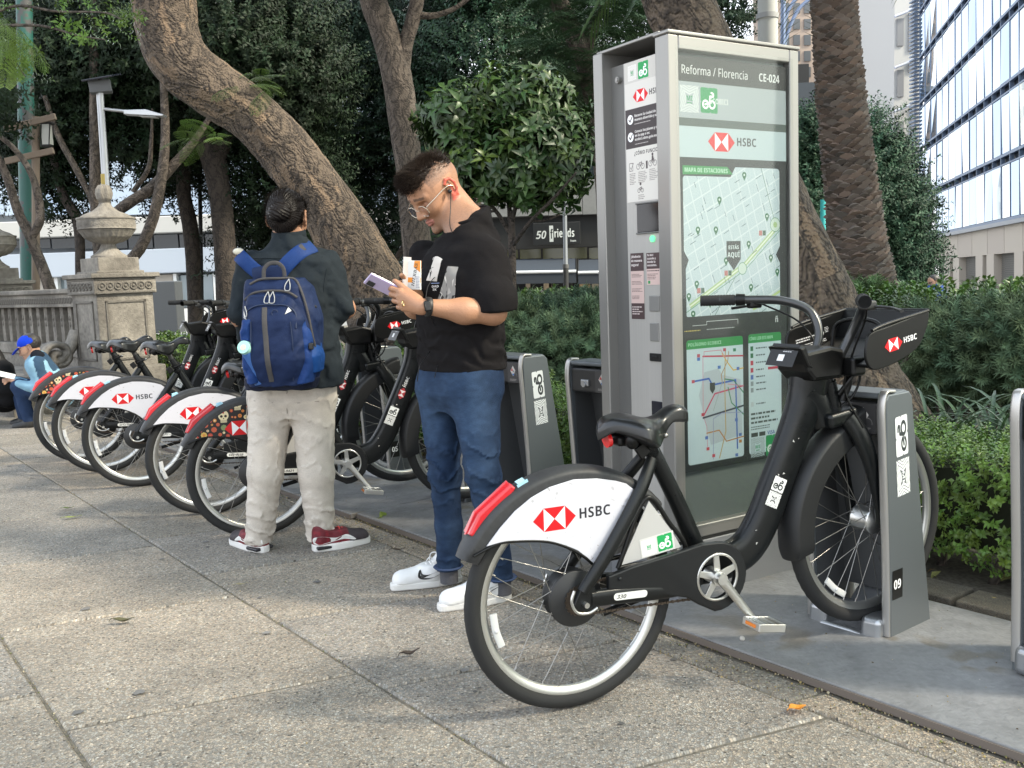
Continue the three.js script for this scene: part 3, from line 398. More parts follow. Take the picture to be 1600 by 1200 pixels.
const nick = []; { const r = rng(3); for (let k = 0; k < 9; k++) { const f = r(), x = lerp(0.64, 0.86, f), y = lerp(0.37, 0.85, f); nick.push(place(poly([[0, 0], [0.004 + r() * 0.006, 0.002], [0.006 * r(), 0.004 + 0.006 * r()]], 0.0006, 0.0362 - (f < 0.7 ? 0.0018 : 0)), x + (r() - 0.5) * 0.05, y, 0, 0, 0, r() * 6)); } }
part(fr, 'paint_chips', mg(nick), mat([0.5, 0.5, 0.48], 0.6));
// ---- little side panel between stays and tube
for (const s of [1, -1]) {
const g = uvPlanar(poly([[0.258, 0.582], [0.335, 0.480], [0.365, 0.428], [0.16, 0.404]].map(([a, b]) => [a, b + 0.006]), 0.004, s > 0 ? 0.043 : -0.047, 0.001), 0.155, 0.40, 0.22, 0.19);
const pnl = part(t, 'side_cover', g, mat([0.44, 0.435, 0.42], 0.5));
part(pnl, 'cover_rim', sweep([[0.15, 0.402, s * 0.045], [0.255, 0.597, s * 0.045], [0.325, 0.515, s * 0.045], [0.378, 0.425, s * 0.045], [0.15, 0.402, s * 0.045]], () => [0.0075, 0.006], { ns: 60, nr: 10, ref: [0, 0, 1] }), plasticBlk);
if (s > 0) part(pnl, 'cover_sticker', place(decal(0.115, 0.0575), 0.283, 0.455, 0.0479, 0, 0, 0.12), mat(1, 0.5, 0, { map: ecoTex }));
}
// ---- drive
const gp = [[0.10, 0.397], [0.178, 0.413], [0.30, 0.428], [0.418, 0.444]]; for (let k = 0; k <= 14; k++) { const a = lerp(88, -95, k / 14) * RAD; gp.push([0.468 + Math.cos(a) * 0.106, 0.336 + Math.sin(a) * 0.106]); } gp.push([0.40, 0.262], [0.36, 0.290], [0.10, 0.358]);
part(t, 'chain_guard', mg(poly(gp, 0.02, 0.062, 0.005, [[0.468, 0.336, 0.074]]), ball(0.006, 0.135, 0.385, 0.083)), pmat([0.008, 0.009, 0.010], 0.40, { clearcoat: 0.15, specularIntensity: 0.6 }));
const star = []; for (let k = 0; k < 5; k++) { const a = (k * 72 + 20) * RAD; star.push(place(poly([[0.01, -0.012], [0.062, -0.009], [0.072, -0.016], [0.072, 0.016], [0.062, 0.009], [0.01, 0.012]], 0.006, 0.076, 0.001), 0.468, 0.336, 0, 0, 0, a)); }
star.push(place(new THREE.LatheGeometry([[0.066, 0.0], [0.073, 0], [0.073, 0.005], [0.066, 0.005], [0.066, 0]].map(q => new THREE.Vector2(...q)), 48).rotateX(Math.PI / 2), 0.468, 0.336, 0.079), rod([0.468, 0.336, 0.04], [0.468, 0.336, 0.095], 0.024, 0.024, 24));
part(t, 'chainring', mg(star), alu);
const cr = (s, ax, ay) => { const d = V(ax, ay, 0).normalize(), e = V(0.468, 0.336, 0).addScaledVector(d, 0.172); const c = part(t, 'crank_arm', mg(sweep([[0.468, 0.336, s * 0.098], [0.468 + d.x * 0.085, 0.336 + d.y * 0.085, s * 0.104], [e.x, e.y, s * 0.112]], [[0.016, 0.009], [0.013, 0.008], [0.011, 0.008]], { ns: 14, nr: 14, ref: [0, 0, 1], p: 3 }), rod([0.468, 0.336, s * 0.088], [0.468, 0.336, s * 0.11], 0.019, 0.017, 20), rod([0.468, 0.336, s * 0.11], [0.468, 0.336, s * 0.1105], 0.009, 0.009, 12)), alu);
const ps = s * 0.165, tilt = s > 0 ? -0.18 : 0.2, pd = sub(t, 'pedal'); pd.position.set(e.x, e.y, 0); pd.rotation.z = tilt;
part(pd, 'pedal_cage', mg(rbox(0.094, 0.024, 0.006, 0.002, 0, 0, ps - 0.038), rbox(0.094, 0.024, 0.006, 0.002, 0, 0, ps + 0.038), rbox(0.008, 0.024, 0.08, 0.003, 0.045, 0, ps), rbox(0.008, 0.024, 0.08, 0.003, -0.045, 0, ps), rbox(0.010, 0.018, 0.07, 0.003, 0.022, 0, ps), rbox(0.010, 0.018, 0.07, 0.003, -0.022, 0, ps), rod([0, 0, s * 0.108], [0, 0, ps + 0.04], 0.009)), alu);
part(pd, 'pedal_reflector', mg(rbox(0.003, 0.010, 0.046, 0.001, -0.0500, 0, ps)), orangeRefl);
};
cr(1, 0.112, -0.148); cr(-1, -0.112, 0.148);
const links = []; const link = (x0, y0, x1, y1, n) => { for (let k = 0; k < n; k++) { const f = (k + 0.5) / n, a = Math.atan2(y1 - y0, x1 - x0); links.push(box(Math.hypot(x1 - x0, y1 - y0) / n * 0.78, k & 1 ? 0.0075 : 0.0055, k & 1 ? 0.007 : 0.004, lerp(x0, x1, f), lerp(y0, y1, f), 0.046, 0, 0, a)); } }; link(0.02, 0.287, 0.43, 0.268, 44); link(0.02, 0.371, 0.46, 0.41, 40);
part(t, 'chain', mg(links), chainMat);
part(t, 'kickstand', mg(rod([0.36, 0.275, -0.06], [0.16, 0.228, -0.075], 0.012, 0.010), rbox(0.05, 0.035, 0.05, 0.008, 0.375, 0.285, -0.05)), plasticBlk);
// ---- saddle
const sd = sub(t, 'saddle'); part(sd, 'saddle_shell', saddleGeo.clone().translate(0.004, 0.0, 0), leather);
part(sd, 'saddle_springs', mg(ball(0.022, 0.205, 0.772, 0.05, V(1, 1.2, 1)), ball(0.022, 0.205, 0.772, -0.05, V(1, 1.2, 1)), rbox(0.15, 0.03, 0.07, 0.01, 0.245, 0.768, 0), sweep([[0.19, 0.76, 0.03], [0.24, 0.752, 0.03], [0.34, 0.79, 0.02]], 0.006, { ns: 10, nr: 8 }), sweep([[0.19, 0.76, -0.03], [0.24, 0.752, -0.03], [0.34, 0.79, -0.02]], 0.006, { ns: 10, nr: 8 })), plasticBlk);
part(sd, 'saddle_reflector', mg(place(new THREE.CylinderGeometry(0.023, 0.023, 0.012, 24), 0.152, 0.772, 0.0, 0, 0, Math.PI / 2 + 0.15)), pmat([0.75, 0.02, 0.02], 0.18, { clearcoat: 0.6 }));
part(sd, 'seat_post', sweep([[0.262, 0.80, 0], [0.306, 0.715, 0], [0.36, 0.60, 0]], 0.0165, { ns: 6, nr: 16 }), darkMetal);
part(t, 'seat_clamp', mg(sweep([[0.290, 0.748, 0], [0.279, 0.772, 0]], 0.029, { ns: 3, nr: 20 }), rod([0.27, 0.752, 0.03], [0.325, 0.77, 0.03], 0.007), rbox(0.035, 0.04, 0.012, 0.004, 0.245, 0.735, 0.036, 0, 0, 0.6)), plasticBlk);
part(t, 'clamp_bolt', ball(0.008, 0.328, 0.771, 0.032), steel);
// ---- front end, turned a little in the dock
const steer = g => { const a = -5.5 * RAD; return g.applyMatrix4(new THREE.Matrix4().makeTranslation(0.97, 0, 0).multiply(new THREE.Matrix4().makeRotationY(-a)).multiply(new THREE.Matrix4().makeTranslation(-0.97, 0, 0))); };
const fw = makeWheel(t, 'front_wheel', RF, 'front'); { const p = V(hubF.x - 0.97, hubF.y, 0).applyAxisAngle(V(0, 1, 0), 5.5 * RAD); fw.position.set(p.x + 0.97, p.y, p.z); fw.rotation.y = 5.5 * RAD; } wheelReflector(fw, RF, 232 * RAD);
for (const s of [1, -1]) part(t, 'fork_leg', steer(mg(sweep([[0.992, 0.765, s * 0.045], [1.035, 0.70, s * 0.062], [1.075, 0.615, s * 0.066], [1.112, 0.50, s * 0.062], [hubF.x, hubF.y - 0.012, s * 0.06]], [[0.030, 0.020], [0.034, 0.018], [0.030, 0.016], [0.019, 0.013], [0.018, 0.012]], { ns: 26, nr: 16, ref: [0, 0, 1], p: 2.6 }), rod([hubF.x, hubF.y, s * 0.045], [hubF.x, hubF.y, s * 0.08], 0.011))), frameBlack);
part(t, 'fork_crown', steer(mg(rbox(0.13, 0.05, 0.115, 0.016, 0.972, 0.765, 0, 0, 0, 0.12), rod([0.99, 0.74, 0], [0.955, 0.88, 0], 0.03, 0.026))), frameBlack);
part(t, 'front_fender', steer(fenderArc(hubF.x, hubF.y, tt => 0.366 + 0.03 * sstep(0.75, 1, tt), 192 * RAD, 92 * RAD, 0.046, 0.062, 40)), frontFender);
part(t, 'handlebar', steer(mg(sweep([[0.77, 1.145, -0.30], [0.845, 1.143, -0.235], [0.93, 1.135, -0.165], [0.985, 1.10, -0.105], [0.985, 1.03, -0.066], [0.945, 0.955, -0.05], [0.925, 0.93, -0.03], [0.922, 0.925, 0.0], [0.925, 0.93, 0.03], [0.945, 0.955, 0.05], [0.985, 1.03, 0.066], [0.985, 1.10, 0.105], [0.93, 1.135, 0.165], [0.845, 1.143, 0.235], [0.77, 1.145, 0.30]], 0.0145, { ns: 110, nr: 12 }))), pmat([0.016, 0.017, 0.018], 0.3, { clearcoat: 0.5, clearcoatRoughness: 0.2 }));
for (const s of [1, -1]) {
const A = V(0.728, 1.144, s * 0.345), B = V(0.81, 1.144, s * 0.266), d = B.clone().sub(A); const ring = []; for (let k = 0; k < 12; k++) { const p = A.clone().addScaledVector(d, k / 12); ring.push(rod(p, p.clone().addScaledVector(d, 0.045), 0.0185, 0.0185, 14)); }
part(t, 'grip', steer(mg(rod(A, B, 0.0172, 0.0172, 16), ring)), rubber);
part(t, 'brake_lever', steer(mg(rod(B.clone().addScaledVector(d, 0.02), B.clone().addScaledVector(d, 0.28), 0.021, 0.019, 18), rbox(0.05, 0.028, 0.03, 0.008, 0.865, 1.128, s * 0.235), sweep([[0.875, 1.125, s * 0.235], [0.895, 1.12, s * 0.29], [0.87, 1.112, s * 0.35]], [[0.007, 0.004], [0.006, 0.004], [0.007, 0.005]], { ns: 12, nr: 8 }))), s > 0 ? darkMetal : plasticBlk);
}
part(t, 'control_box', steer(mg(poly([[0.788, 0.985], [0.80, 0.925], [0.83, 0.895], [0.95, 0.895], [0.962, 0.985], [0.90, 0.998]], 0.135, -0.0675, 0.012), poly([[0.765, 1.0], [0.80, 0.94], [0.82, 0.935], [0.79, 1.005]], 0.14, -0.07, 0.006))), plasticBlk);
part(t, 'control_display', steer(place(new THREE.PlaneGeometry(0.115, 0.075), 0.776, 0.970, 0, 0, 0, 0).applyMatrix4(new THREE.Matrix4().makeTranslation(0.776, 0.97, 0).multiply(new THREE.Matrix4().makeRotationY(-Math.PI / 2)).multiply(new THREE.Matrix4().makeRotationX(-0.50)).multiply(new THREE.Matrix4().makeTranslation(-0.776, -0.97, 0.0165)))), mat(1, 0.35, 0, { map: headTex }));
// ---- basket: two shaped cheeks, a tray and a rear wall
const cheek = [[0.945, 1.028], [0.935, 0.965], [0.955, 0.932], [0.985, 0.925], [1.172, 0.987], [1.215, 1.090], [1.11, 1.072], [1.015, 1.052], [0.965, 1.042]];
const bs = sub(t, 'basket');
for (const s of [1, -1]) part(bs, 'basket_side', steer(poly(smoothPts(cheek, 60), 0.010, s * 0.165 - 0.005, 0.003)), plasticBlk);
part(bs, 'basket_tray', steer(mg(place(rbox(0.20, 0.012, 0.32, 0.004), 1.07, 0.965, 0, 0, 0, 0.32), place(rbox(0.012, 0.125, 0.325, 0.005), 1.19, 1.035, 0, 0, 0, -0.38), place(rbox(0.06, 0.06, 0.20, 0.012), 0.99, 0.93, 0), sweep([[0.965, 1.045, 0.165], [1.0, 1.056, 0.165], [1.218, 1.093, 0.165]], 0.006, { ns: 10, nr: 8 }), sweep([[0.965, 1.045, -0.165], [1.0, 1.056, -0.165], [1.218, 1.093, -0.165]], 0.006, { ns: 10, nr: 8 }), sweep([[1.218, 1.093, -0.165], [1.22, 1.094, 0.165]], 0.006, { ns: 4, nr: 8 }))), plasticBlk);
part(bs, 'basket_arm', steer(mg(sweep([[0.97, 0.93, 0.05], [1.0, 0.88, 0.045], [0.985, 0.82, 0.03]], 0.012, { ns: 10, nr: 10 }), sweep([[1.03, 0.945, 0.07], [0.99, 0.89, 0.06], [0.965, 0.84, 0.035]], 0.007, { ns: 10, nr: 8 }), sweep([[1.0, 0.93, -0.05], [1.0, 0.88, -0.045], [0.985, 0.82, -0.03]], 0.012, { ns: 10, nr: 10 }), sweep([[1.08, 0.98, 0.10], [1.09, 1.05, 0.09], [1.10, 1.07, 0.0], [1.09, 1.05, -0.09], [1.08, 0.98, -0.10]], 0.007, { ns: 24, nr: 8 }))), plasticBlk);
part(bs, 'basket_print', steer(place(decal(0.16, 0.08), 1.088, 1.004, 0.1712, 0, 0, 0.16)), D.basket);
part(bs, 'basket_notice', steer(mg(place(decal(0.17, 0.064), 1.055, 1.005, -0.1588, 0, 0, 0.16))), D.btext);
part(t, 'brake_cable', steer(mg(sweep([[0.88, 1.13, 0.22], [0.96, 1.07, 0.14], [0.97, 0.98, 0.09], [0.975, 0.86, 0.05], [1.03, 0.73, 0.075]], 0.0035, { ns: 30, nr: 6 }), sweep([[0.88, 1.13, -0.22], [0.97, 1.06, -0.13], [1.0, 0.95, -0.07], [0.98, 0.85, -0.03], [0.94, 0.80, 0.0]], 0.0035, { ns: 30, nr: 6 }), sweep([[0.95, 0.93, 0.03], [1.03, 0.90, 0.06], [1.02, 0.84, 0.05], [0.97, 0.80, 0.04]], 0.004, { ns: 24, nr: 6 }))), plasticBlk);
return t;
}
const whitePanelA = whitePanel(1), whitePanelB = whitePanel(5);
const hero = makeBike(), bikeGroup = 'share bikes docked in a row';
const bikeTurn = deg => (90 - deg) * RAD;
{ // hide the second sticker on the nearest bike, which does not carry it
const f = hero.getObjectByName('frame'); var bankKeep = f.getObjectByName('bank_sticker'); f.remove(bankKeep);
}
hero.position.copy(gr(888, 1104)); hero.rotation.y = bikeTurn(67);
tag(hero, 'nearest black share bike with white rear panel, alone in the right foreground', 'bicycle', bikeGroup);
function otherBike(label, u, v, deg, { skull, plate, panel, seat = 0, pos }) {
const b = dup(hero, label, pos || gr(u, v), bikeTurn(deg));
b.getObjectByName('frame').add(bankKeep.clone());
b.traverse(o => { if (o.name === 'fender_panel') o.material = skull ? skullMat : panel; if (o.name === 'bike_number') o.material = decalMat(plateTex(plate)); });
if (seat) b.getObjectByName('saddle').position.set(-0.436 * seat, 0.90 * seat, 0);
return b;
}
const skullMat = panelMat(skullPanel), wpB = panelMat(whitePanelB), wpA = panelMat(whitePanelA);
otherBike('black share bike with skull and flower rear panel, right behind the man with the backpack', 399, 838, 69, { skull: 1, plate: '256-9421' });
otherBike('share bike with scuffed white rear panel next to the skull pattern bike nearest the camera', 326, 803, 69, { panel: wpB, plate: '646-0239', seat: 0.0 });
otherBike('white panelled share bike third from the far end, its saddle raised on a long post', 216, 760, 69, { panel: wpA, plate: '334-2071', seat: 0.10 });
otherBike('white panelled share bike second from the far end of the row', 163, 738, 69, { panel: wpB, plate: '371-1186', seat: 0.09 });
otherBike('farthest share bike with skull pattern rear panel beside the seated man in the blue cap', 130, 722, 69, { skull: 1, plate: '290-5540', seat: 0.06 });
// ------------------------------------------------------------ map kiosk: x along its glass front, y up, z towards the viewer of the map
{
const K = gr(1236, 901), t = thing('map_kiosk', 'tall grey bike station kiosk with a lit glass map front and a sticker covered side', 'kiosk', K, (90 - 58) * RAD);
const shell = mat([0.46, 0.445, 0.415], 0.45, 0.15), silver = mat([0.29, 0.282, 0.265], 0.36, 0.5), groove = mat([0.17, 0.168, 0.16], 0.55, 0.2), backer = mat([0.105, 0.125, 0.12], 0.5, 0.1), plinth = mat([0.21, 0.215, 0.225], 0.5, 0.2);
{ const a = tnoise(3, 91), b = tnoise(60, 92); shell.map = dataTex(256, (x, y) => { const v = 0.92 + 0.08 * a(x, y) + 0.05 * (b(x, y * 0.1) - 0.5); return [v, v, v]; }, true, 0.9); }
const X0 = -0.606, X1 = 0.057, W = X1 - X0, H = 2.07, B = 0.25, cx = (X0 + X1) / 2;
// front slab as a frame holding the display
const fr = part(t, 'front_frame', mg(rbox(0.05, H - B, 0.07, 0.006, X0 + 0.025, (H + B) / 2, -0.035), rbox(0.05, H - B, 0.07, 0.006, X1 - 0.025, (H + B) / 2, -0.035), rbox(W - 0.1, 0.05, 0.07, 0.006, cx, H - 0.025, -0.035), rbox(W - 0.1, 0.05, 0.07, 0.006, cx, B + 0.025, -0.035)), silver);
part(t, 'display_back', box(W - 0.09, H - B - 0.09, 0.03, cx, (H + B) / 2, -0.045), backer);
part(fr, 'top_cap', rbox(W + 0.008, 0.014, 0.082, 0.005, cx, H + 0.007, -0.036), silver);
// printed display
const S = 1371, tex = canvasTex(768, 2048, (x, w, h) => {
const PX = q => (q + 0.562) * S, PY = q => (2.004 - q) * S, R = rng(8);
x.fillStyle = '#31433f'; x.fillRect(0, 0, w, h);
x.fillStyle = '#26292b'; x.fillRect(0, 0, w, PY(1.918)); x.fillStyle = '#e3e8e6'; x.textBaseline = 'middle'; x.textAlign = 'left'; x.font = '56px sans-serif'; x.save(); x.translate(PX(-0.536), PY(1.957)); x.scale(0.92, 1); x.fillText('Reforma / Florencia', 0, 0); x.restore(); x.font = 'bold 56px sans-serif'; x.save(); x.translate(PX(-0.148), PY(1.957)); x.scale(0.86, 1); x.fillText('CE-024', 0, 0); x.restore();
x.fillStyle = '#a4b0b3'; x.fillRect(0, PY(1.916), w, PY(1.79) - PY(1.916)); ringMark(x, PX(-0.542), PY(1.903), 122, 128, '#cfd8d8', '#1f8f57'); bikeMark(x, PX(-0.444), PY(1.901), 114, 122, '#149654', '#fff'); x.fillStyle = '#d4dcdb'; x.font = 'bold 38px sans-serif'; x.save(); x.translate(PX(-0.353), PY(1.855)); x.scale(0.85, 1); x.fillText('ECOBICI', 0, 0); x.restore();
x.fillStyle = '#4c5a56'; x.fillRect(0, PY(1.79), w, PY(1.76) - PY(1.79));
x.fillStyle = '#b9ccd0'; x.fillRect(0, PY(1.762), w, PY(1.653) - PY(1.762)); bankMark(x, PX(-0.343), PY(1.712), 92, '#2c3234');
x.fillStyle = '#222a2c'; x.fillRect(0, PY(1.653), w, h - PY(1.653));
// street map
x.save(); const L = PX(-0.536), T = PY(1.624), Rr = PX(-0.04), Bo = PY(1.083), mw = Rr - L, mh = Bo - T;
x.beginPath(); x.moveTo(L + 10, T + 50); x.lineTo(L, T + 60); x.lineTo(L, T + mh * .56); x.lineTo(L + 30, T + mh * .62); x.lineTo(L + 10, T + mh * .68); x.lineTo(L + 10, Bo - 10); x.quadraticCurveTo(L + 10, Bo, L + 24, Bo); x.lineTo(Rr - 20, Bo); x.quadraticCurveTo(Rr, Bo, Rr, Bo - 20); x.lineTo(Rr, T + mh * .66); x.lineTo(Rr - 30, T + mh * .6); x.lineTo(Rr, T + mh * .54); x.lineTo(Rr, T + 24); x.quadraticCurveTo(Rr, T, Rr - 22, T); x.lineTo(PX(-0.275), T); x.lineTo(PX(-0.30), T + 50); x.closePath(); x.clip(); x.fillStyle = '#bccfd4'; x.fillRect(L, T, mw, mh);
x.strokeStyle = '#d8e6e8'; x.lineCap = 'butt'; const line = (a, b, c, d, lw, col) => { x.strokeStyle = col || '#d6e4e6'; x.lineWidth = lw; x.beginPath(); x.moveTo(L + a * mw, T + b * mh); x.lineTo(L + c * mw, T + d * mh); x.stroke(); };
for (let k = -6; k < 18; k++) line(-0.1, k * 0.11 + 0.1, 1.1, k * 0.11 - 0.42, 6); for (let k = -8; k < 20; k++) line(k * 0.1 - 0.1, -0.05, k * 0.1 + 0.28, 1.05, 5);
line(0.05, 0.93, 0.62, 0.66, 24, '#a8c68a'); line(0.62, 0.66, 0.98, 0.40, 24, '#a8c68a'); line(0.05, 0.93, 0.62, 0.66, 8, '#e2ecd8'); line(0.62, 0.66, 0.98, 0.40, 8, '#e2ecd8'); line(-0.1, 1.02, 0.62, 0.70, 3, '#3c8a55'); line(0.62, 0.70, 1.1, 0.36, 3, '#3c8a55'); line(0.80, 0.0, 0.95, 0.38, 3, '#48735a'); line(0.3, 1.0, 0.52, 0.74, 3, '#48735a'); line(0.7, 0.98, 1, 0.86, 14, '#b6cf86');
x.fillStyle = '#c9dccf'; x.strokeStyle = '#4c8a60'; x.lineWidth = 3; x.beginPath(); x.arc(L + .95 * mw, T + .39 * mh, 36, 0, 7); x.fill(); x.stroke(); x.fillStyle = '#a8c68a'; x.beginPath(); x.arc(L + .95 * mw, T + .39 * mh, 15, 0, 7); x.fill(); x.fillStyle = '#c9dccf'; x.beginPath(); x.arc(L + .59 * mw, T + .69 * mh, 30, 0, 7); x.fill(); x.stroke();
for (let k = 0; k < 60; k++) { x.save(); x.translate(L + R() * mw, T + R() * mh); x.rotate(R() < .5 ? -0.44 : 1.18); scribble(x, 0, 0, 46, 7, 1, '#3d5258', k); x.restore(); }
const pin = (a, b, c) => { const X = L + a * mw, Y = T + b * mh; x.fillStyle = c || '#1d6b43'; x.beginPath(); x.arc(X, Y, 15, Math.PI * 0.85, Math.PI * 2.15); x.lineTo(X, Y + 30); x.fill(); x.fillStyle = '#d7e6df'; x.beginPath(); x.arc(X, Y, 6, 0, 7); x.fill(); };
for (const [a, b] of [[.62, .05], [.36, .22], [.14, .42], [.32, .42], [.86, .33], [.66, .52], [.42, .63], [.12, .78], [.2, .88], [.04, .86], [.25, .91], [.08, .98], [.9, .62], [.97, .72], [.68, .82]]) pin(a, b); for (const [a, b] of [[.81, .43], [.44, .70], [.16, .81]]) { x.fillStyle = '#b8726a'; x.fillRect(L + a * mw - 26, T + b * mh, 24, 26); x.fillStyle = '#2f5c44'; x.fillRect(L + a * mw + 2, T + b * mh, 22, 26); }
{ const X = L + .5 * mw, Y = T + .5 * mh; x.fillStyle = '#23302f'; x.beginPath(); x.moveTo(X - 50, Y); x.lineTo(X + 50, Y); x.lineTo(X + 50, Y + 92); x.lineTo(X, Y + 148); x.lineTo(X - 50, Y + 92); x.fill(); x.fillStyle = '#d5e3e2'; x.textAlign = 'center'; x.font = 'bold 27px sans-serif'; x.fillText('ESTÁS', X, Y + 32); x.font = 'bold 35px sans-serif'; x.fillText('AQUÍ', X, Y + 70); }
x.restore();
x.fillStyle = '#249148'; x.beginPath(); x.moveTo(PX(-0.536), PY(1.624)); x.lineTo(PX(-0.315), PY(1.624)); x.lineTo(PX(-0.288), PY(1.597)); x.lineTo(PX(-0.536), PY(1.592)); x.fill(); x.fillStyle = '#bfe3cb'; x.font = 'bold 28px sans-serif'; x.textAlign = 'left'; x.fillText('MAPA DE ESTACIONES', PX(-0.528), PY(1.608));
// scale line and north
x.strokeStyle = '#cfd8d6'; x.lineWidth = 3; x.beginPath(); x.moveTo(PX(-0.5), PY(1.05)); x.lineTo(PX(-0.43), PY(1.05)); x.lineTo(PX(-0.43), PY(1.062)); x.lineTo(PX(-0.27), PY(1.062)); x.lineTo(PX(-0.27), PY(1.046)); x.stroke(); scribble(x, PX(-0.54), PY(1.036), 120, 12, 1, '#cdbb55', 3); scribble(x, PX(-0.43), PY(1.036), 200, 10, 1, '#b9c2c0', 4); x.fillStyle = '#d8e0de'; x.font = 'bold 44px sans-serif'; x.fillText('ñ', PX(-0.07), PY(1.05));
// two panels below
const pnl = (a, b, c, d) => { x.fillStyle = '#c3d9df'; x.beginPath(); x.roundRect(PX(a), PY(b), PX(c) - PX(a), PY(d) - PY(b), 16); x.fill(); x.save(); x.clip(); x.fillStyle = '#249148'; x.fillRect(PX(a), PY(b), PX(c) - PX(a), 46); x.restore(); };
pnl(-0.532, 0.998, -0.245, 0.536); pnl(-0.216, 1.0, -0.036, 0.536); x.fillStyle = '#a9d8b9'; x.font = 'bold 24px sans-serif'; x.fillText('POLÍGONO ECOBICI', PX(-0.525), PY(0.981)); x.save(); x.translate(PX(-0.21), PY(0.983)); x.scale(.66, 1); x.fillText('CÓMO LEER ESTE MAPA', 0, 0); x.restore();
{ const A = PX(-0.532), Bt = PY(0.96), ww = PX(-0.245) - A, hh = PY(0.536) - Bt; x.fillStyle = '#b4c3c9'; x.beginPath(); x.moveTo(A + .3 * ww, Bt + .2 * hh); x.lineTo(A + .55 * ww, Bt + .18 * hh); x.lineTo(A + .62 * ww, Bt + .24 * hh); x.lineTo(A + .95 * ww, Bt + .3 * hh); x.lineTo(A + .97 * ww, Bt + .8 * hh); x.lineTo(A + .4 * ww, Bt + .85 * hh); x.lineTo(A + .2 * ww, Bt + .4 * hh); x.fill();
const tr = (c, lw, ...q) => { x.strokeStyle = c; x.lineWidth = lw; x.lineJoin = 'round'; x.beginPath(); q.forEach(([a, b], i) => i ? x.lineTo(A + a * ww, Bt + b * hh) : x.moveTo(A + a * ww, Bt + b * hh)); x.stroke(); };
tr('#b8304a', 8, [.28, .06], [1, .09]); tr('#c98aa0', 4, [.28, .06], [.27, .58], [.33, .68], [.34, .86]); tr('#c23d68', 8, [.28, .58], [.48, .4], [1, .36]); tr('#1c2340', 9, [.27, .6], [1, .54]); tr('#2b5cb8', 9, [.1, .27], [.38, .26], [.44, .32], [.86, .30], [.88, .92]); tr('#b59a5a', 6, [.68, .02], [.66, .3], [.67, .75], [.55, .98]); tr('#d8b23a', 6, [.62, .05], [.72, .14], [.82, .21], [1, .2]); tr('#b67a3a', 6, [.33, .74], [.55, .73], [.68, .84], [1, .82]); tr('#2f8058', 6, [.66, .28], [.82, .3], [1, .42]); tr('#2f8058', 6, [.72, .36], [.78, .5], [1, .62]); tr('#8a93b8', 4, [.44, .98], [.45, .62], [.6, .58], [1, .6]); tr('#a8875a', 5, [.74, .04], [.72, .12], [.6, .24], [.62, .32]); tr('#9aa6aa', 4, [.62, .3], [.45, .55]); tr('#c98a9a', 4, [.72, .33], [1, .36]); tr('#c98a9a', 4, [.3, .06], [.3, .02], [.6, .02], [.68, .1]);
x.fillStyle = '#23302f'; const X = A + .44 * ww, Y = Bt + .3 * hh; x.beginPath(); x.moveTo(X - 18, Y); x.lineTo(X + 18, Y); x.lineTo(X + 18, Y + 34); x.lineTo(X, Y + 56); x.lineTo(X - 18, Y + 34); x.fill(); for (const [a, b, c] of [[.2, .05, '#b8475a'], [.2, .08, '#3d6fb8'], [.26, .57, '#b8304a'], [.32, .78, '#4d6fb8'], [.34, .88, '#c23d50'], [.44, .95, '#c23d50'], [.86, .66, '#4d6fb8'], [.93, .8, '#4d6fb8'], [.93, .86, '#b67a3a'], [.86, .98, '#4d6fb8'], [.9, .2, '#4d6fb8'], [.56, .17, '#3d6fb8'], [.1, .27, '#b8475a'], [.66, .02, '#b8475a'], [.84, .03, '#2f8058']]) { x.fillStyle = c; x.fillRect(A + a * ww - 8, Bt + b * hh - 8, 20, 16); } }
{ const A = PX(-0.205), P = (y, s) => scribble(x, A + 40, PY(y) - 8, 90, 16, 1, '#566669', s); [.945, .918, .89, .862, .835, .81, .785, .73].forEach((y, i) => { P(y, 20 + i); x.fillStyle = ['#1d6b43', '#1d6b43', '#b8304a', '#b8304a', '#4d6fb8', '#88979a', '#88979a', '#b9c6c8'][i]; x.fillRect(A, PY(y) - 12, 20, 24); }); for (const y of [.89, .862]) { x.fillStyle = '#b8304a'; x.fillRect(A + 130, PY(y) - 8, 90, 14); } scribble(x, A, PY(0.70), 216, 70, 3, '#3c4a4d', 40); scribble(x, A, PY(0.645), 150, 24, 2, '#5a686b', 41); x.fillStyle = '#2a3538'; x.fillRect(A, PY(0.618), 50, 22); x.fillRect(A + 60, PY(0.618), 46, 22); x.fillStyle = '#2c4a9a'; x.font = 'bold 26px sans-serif'; x.fillText('VISA', A + 122, PY(0.610)); x.fillStyle = '#c2402f'; x.fillRect(A + 196, PY(0.618), 20, 20); ringMark(x, A - 4, PY(0.598), 104, 104, '#a3b7ba', '#1f8f57'); bikeMark(x, A + 110, PY(0.6), 112, 112, '#149654', '#e8f2ee'); }
});
part(t, 'display_print', place(new THREE.PlaneGeometry(0.56, 1.502), -0.282, 1.253, -0.012), mat(0.62, 0.5, 0, { map: tex }));
part(t, 'glass_front', box(W - 0.07, H - B - 0.07, 0.004, cx, (H + B) / 2, 0.0), pmat([0.96, 0.968, 0.966], 0.03, { transmission: 1, thickness: 0, ior: 1.32 }));
part(t, 'lower_gap', box(W - 0.02, 0.012, 0.05, cx, B - 0.006, -0.03), mat(0.01, 0.7));
// plinth
part(t, 'plinth', rbox(W - 0.004, B - 0.012, 0.40, 0.008, cx + 0.002, (B - 0.012) / 2, -0.205), plinth);
// core with the sticker side (the side faces local -x), groove and rear slab
const zc = z => -z; // depth behind the front
const SX = X0 + 0.022; // left face of the core
part(t, 'core', rbox(W - 0.044, 2.022 - B, 0.205, 0.004, cx, (2.022 + B) / 2, -0.172), shell);
part(t, 'side_groove', box(W - 0.10, 2.03 - B, 0.11, cx, (2.03 + B) / 2, -0.327), groove);
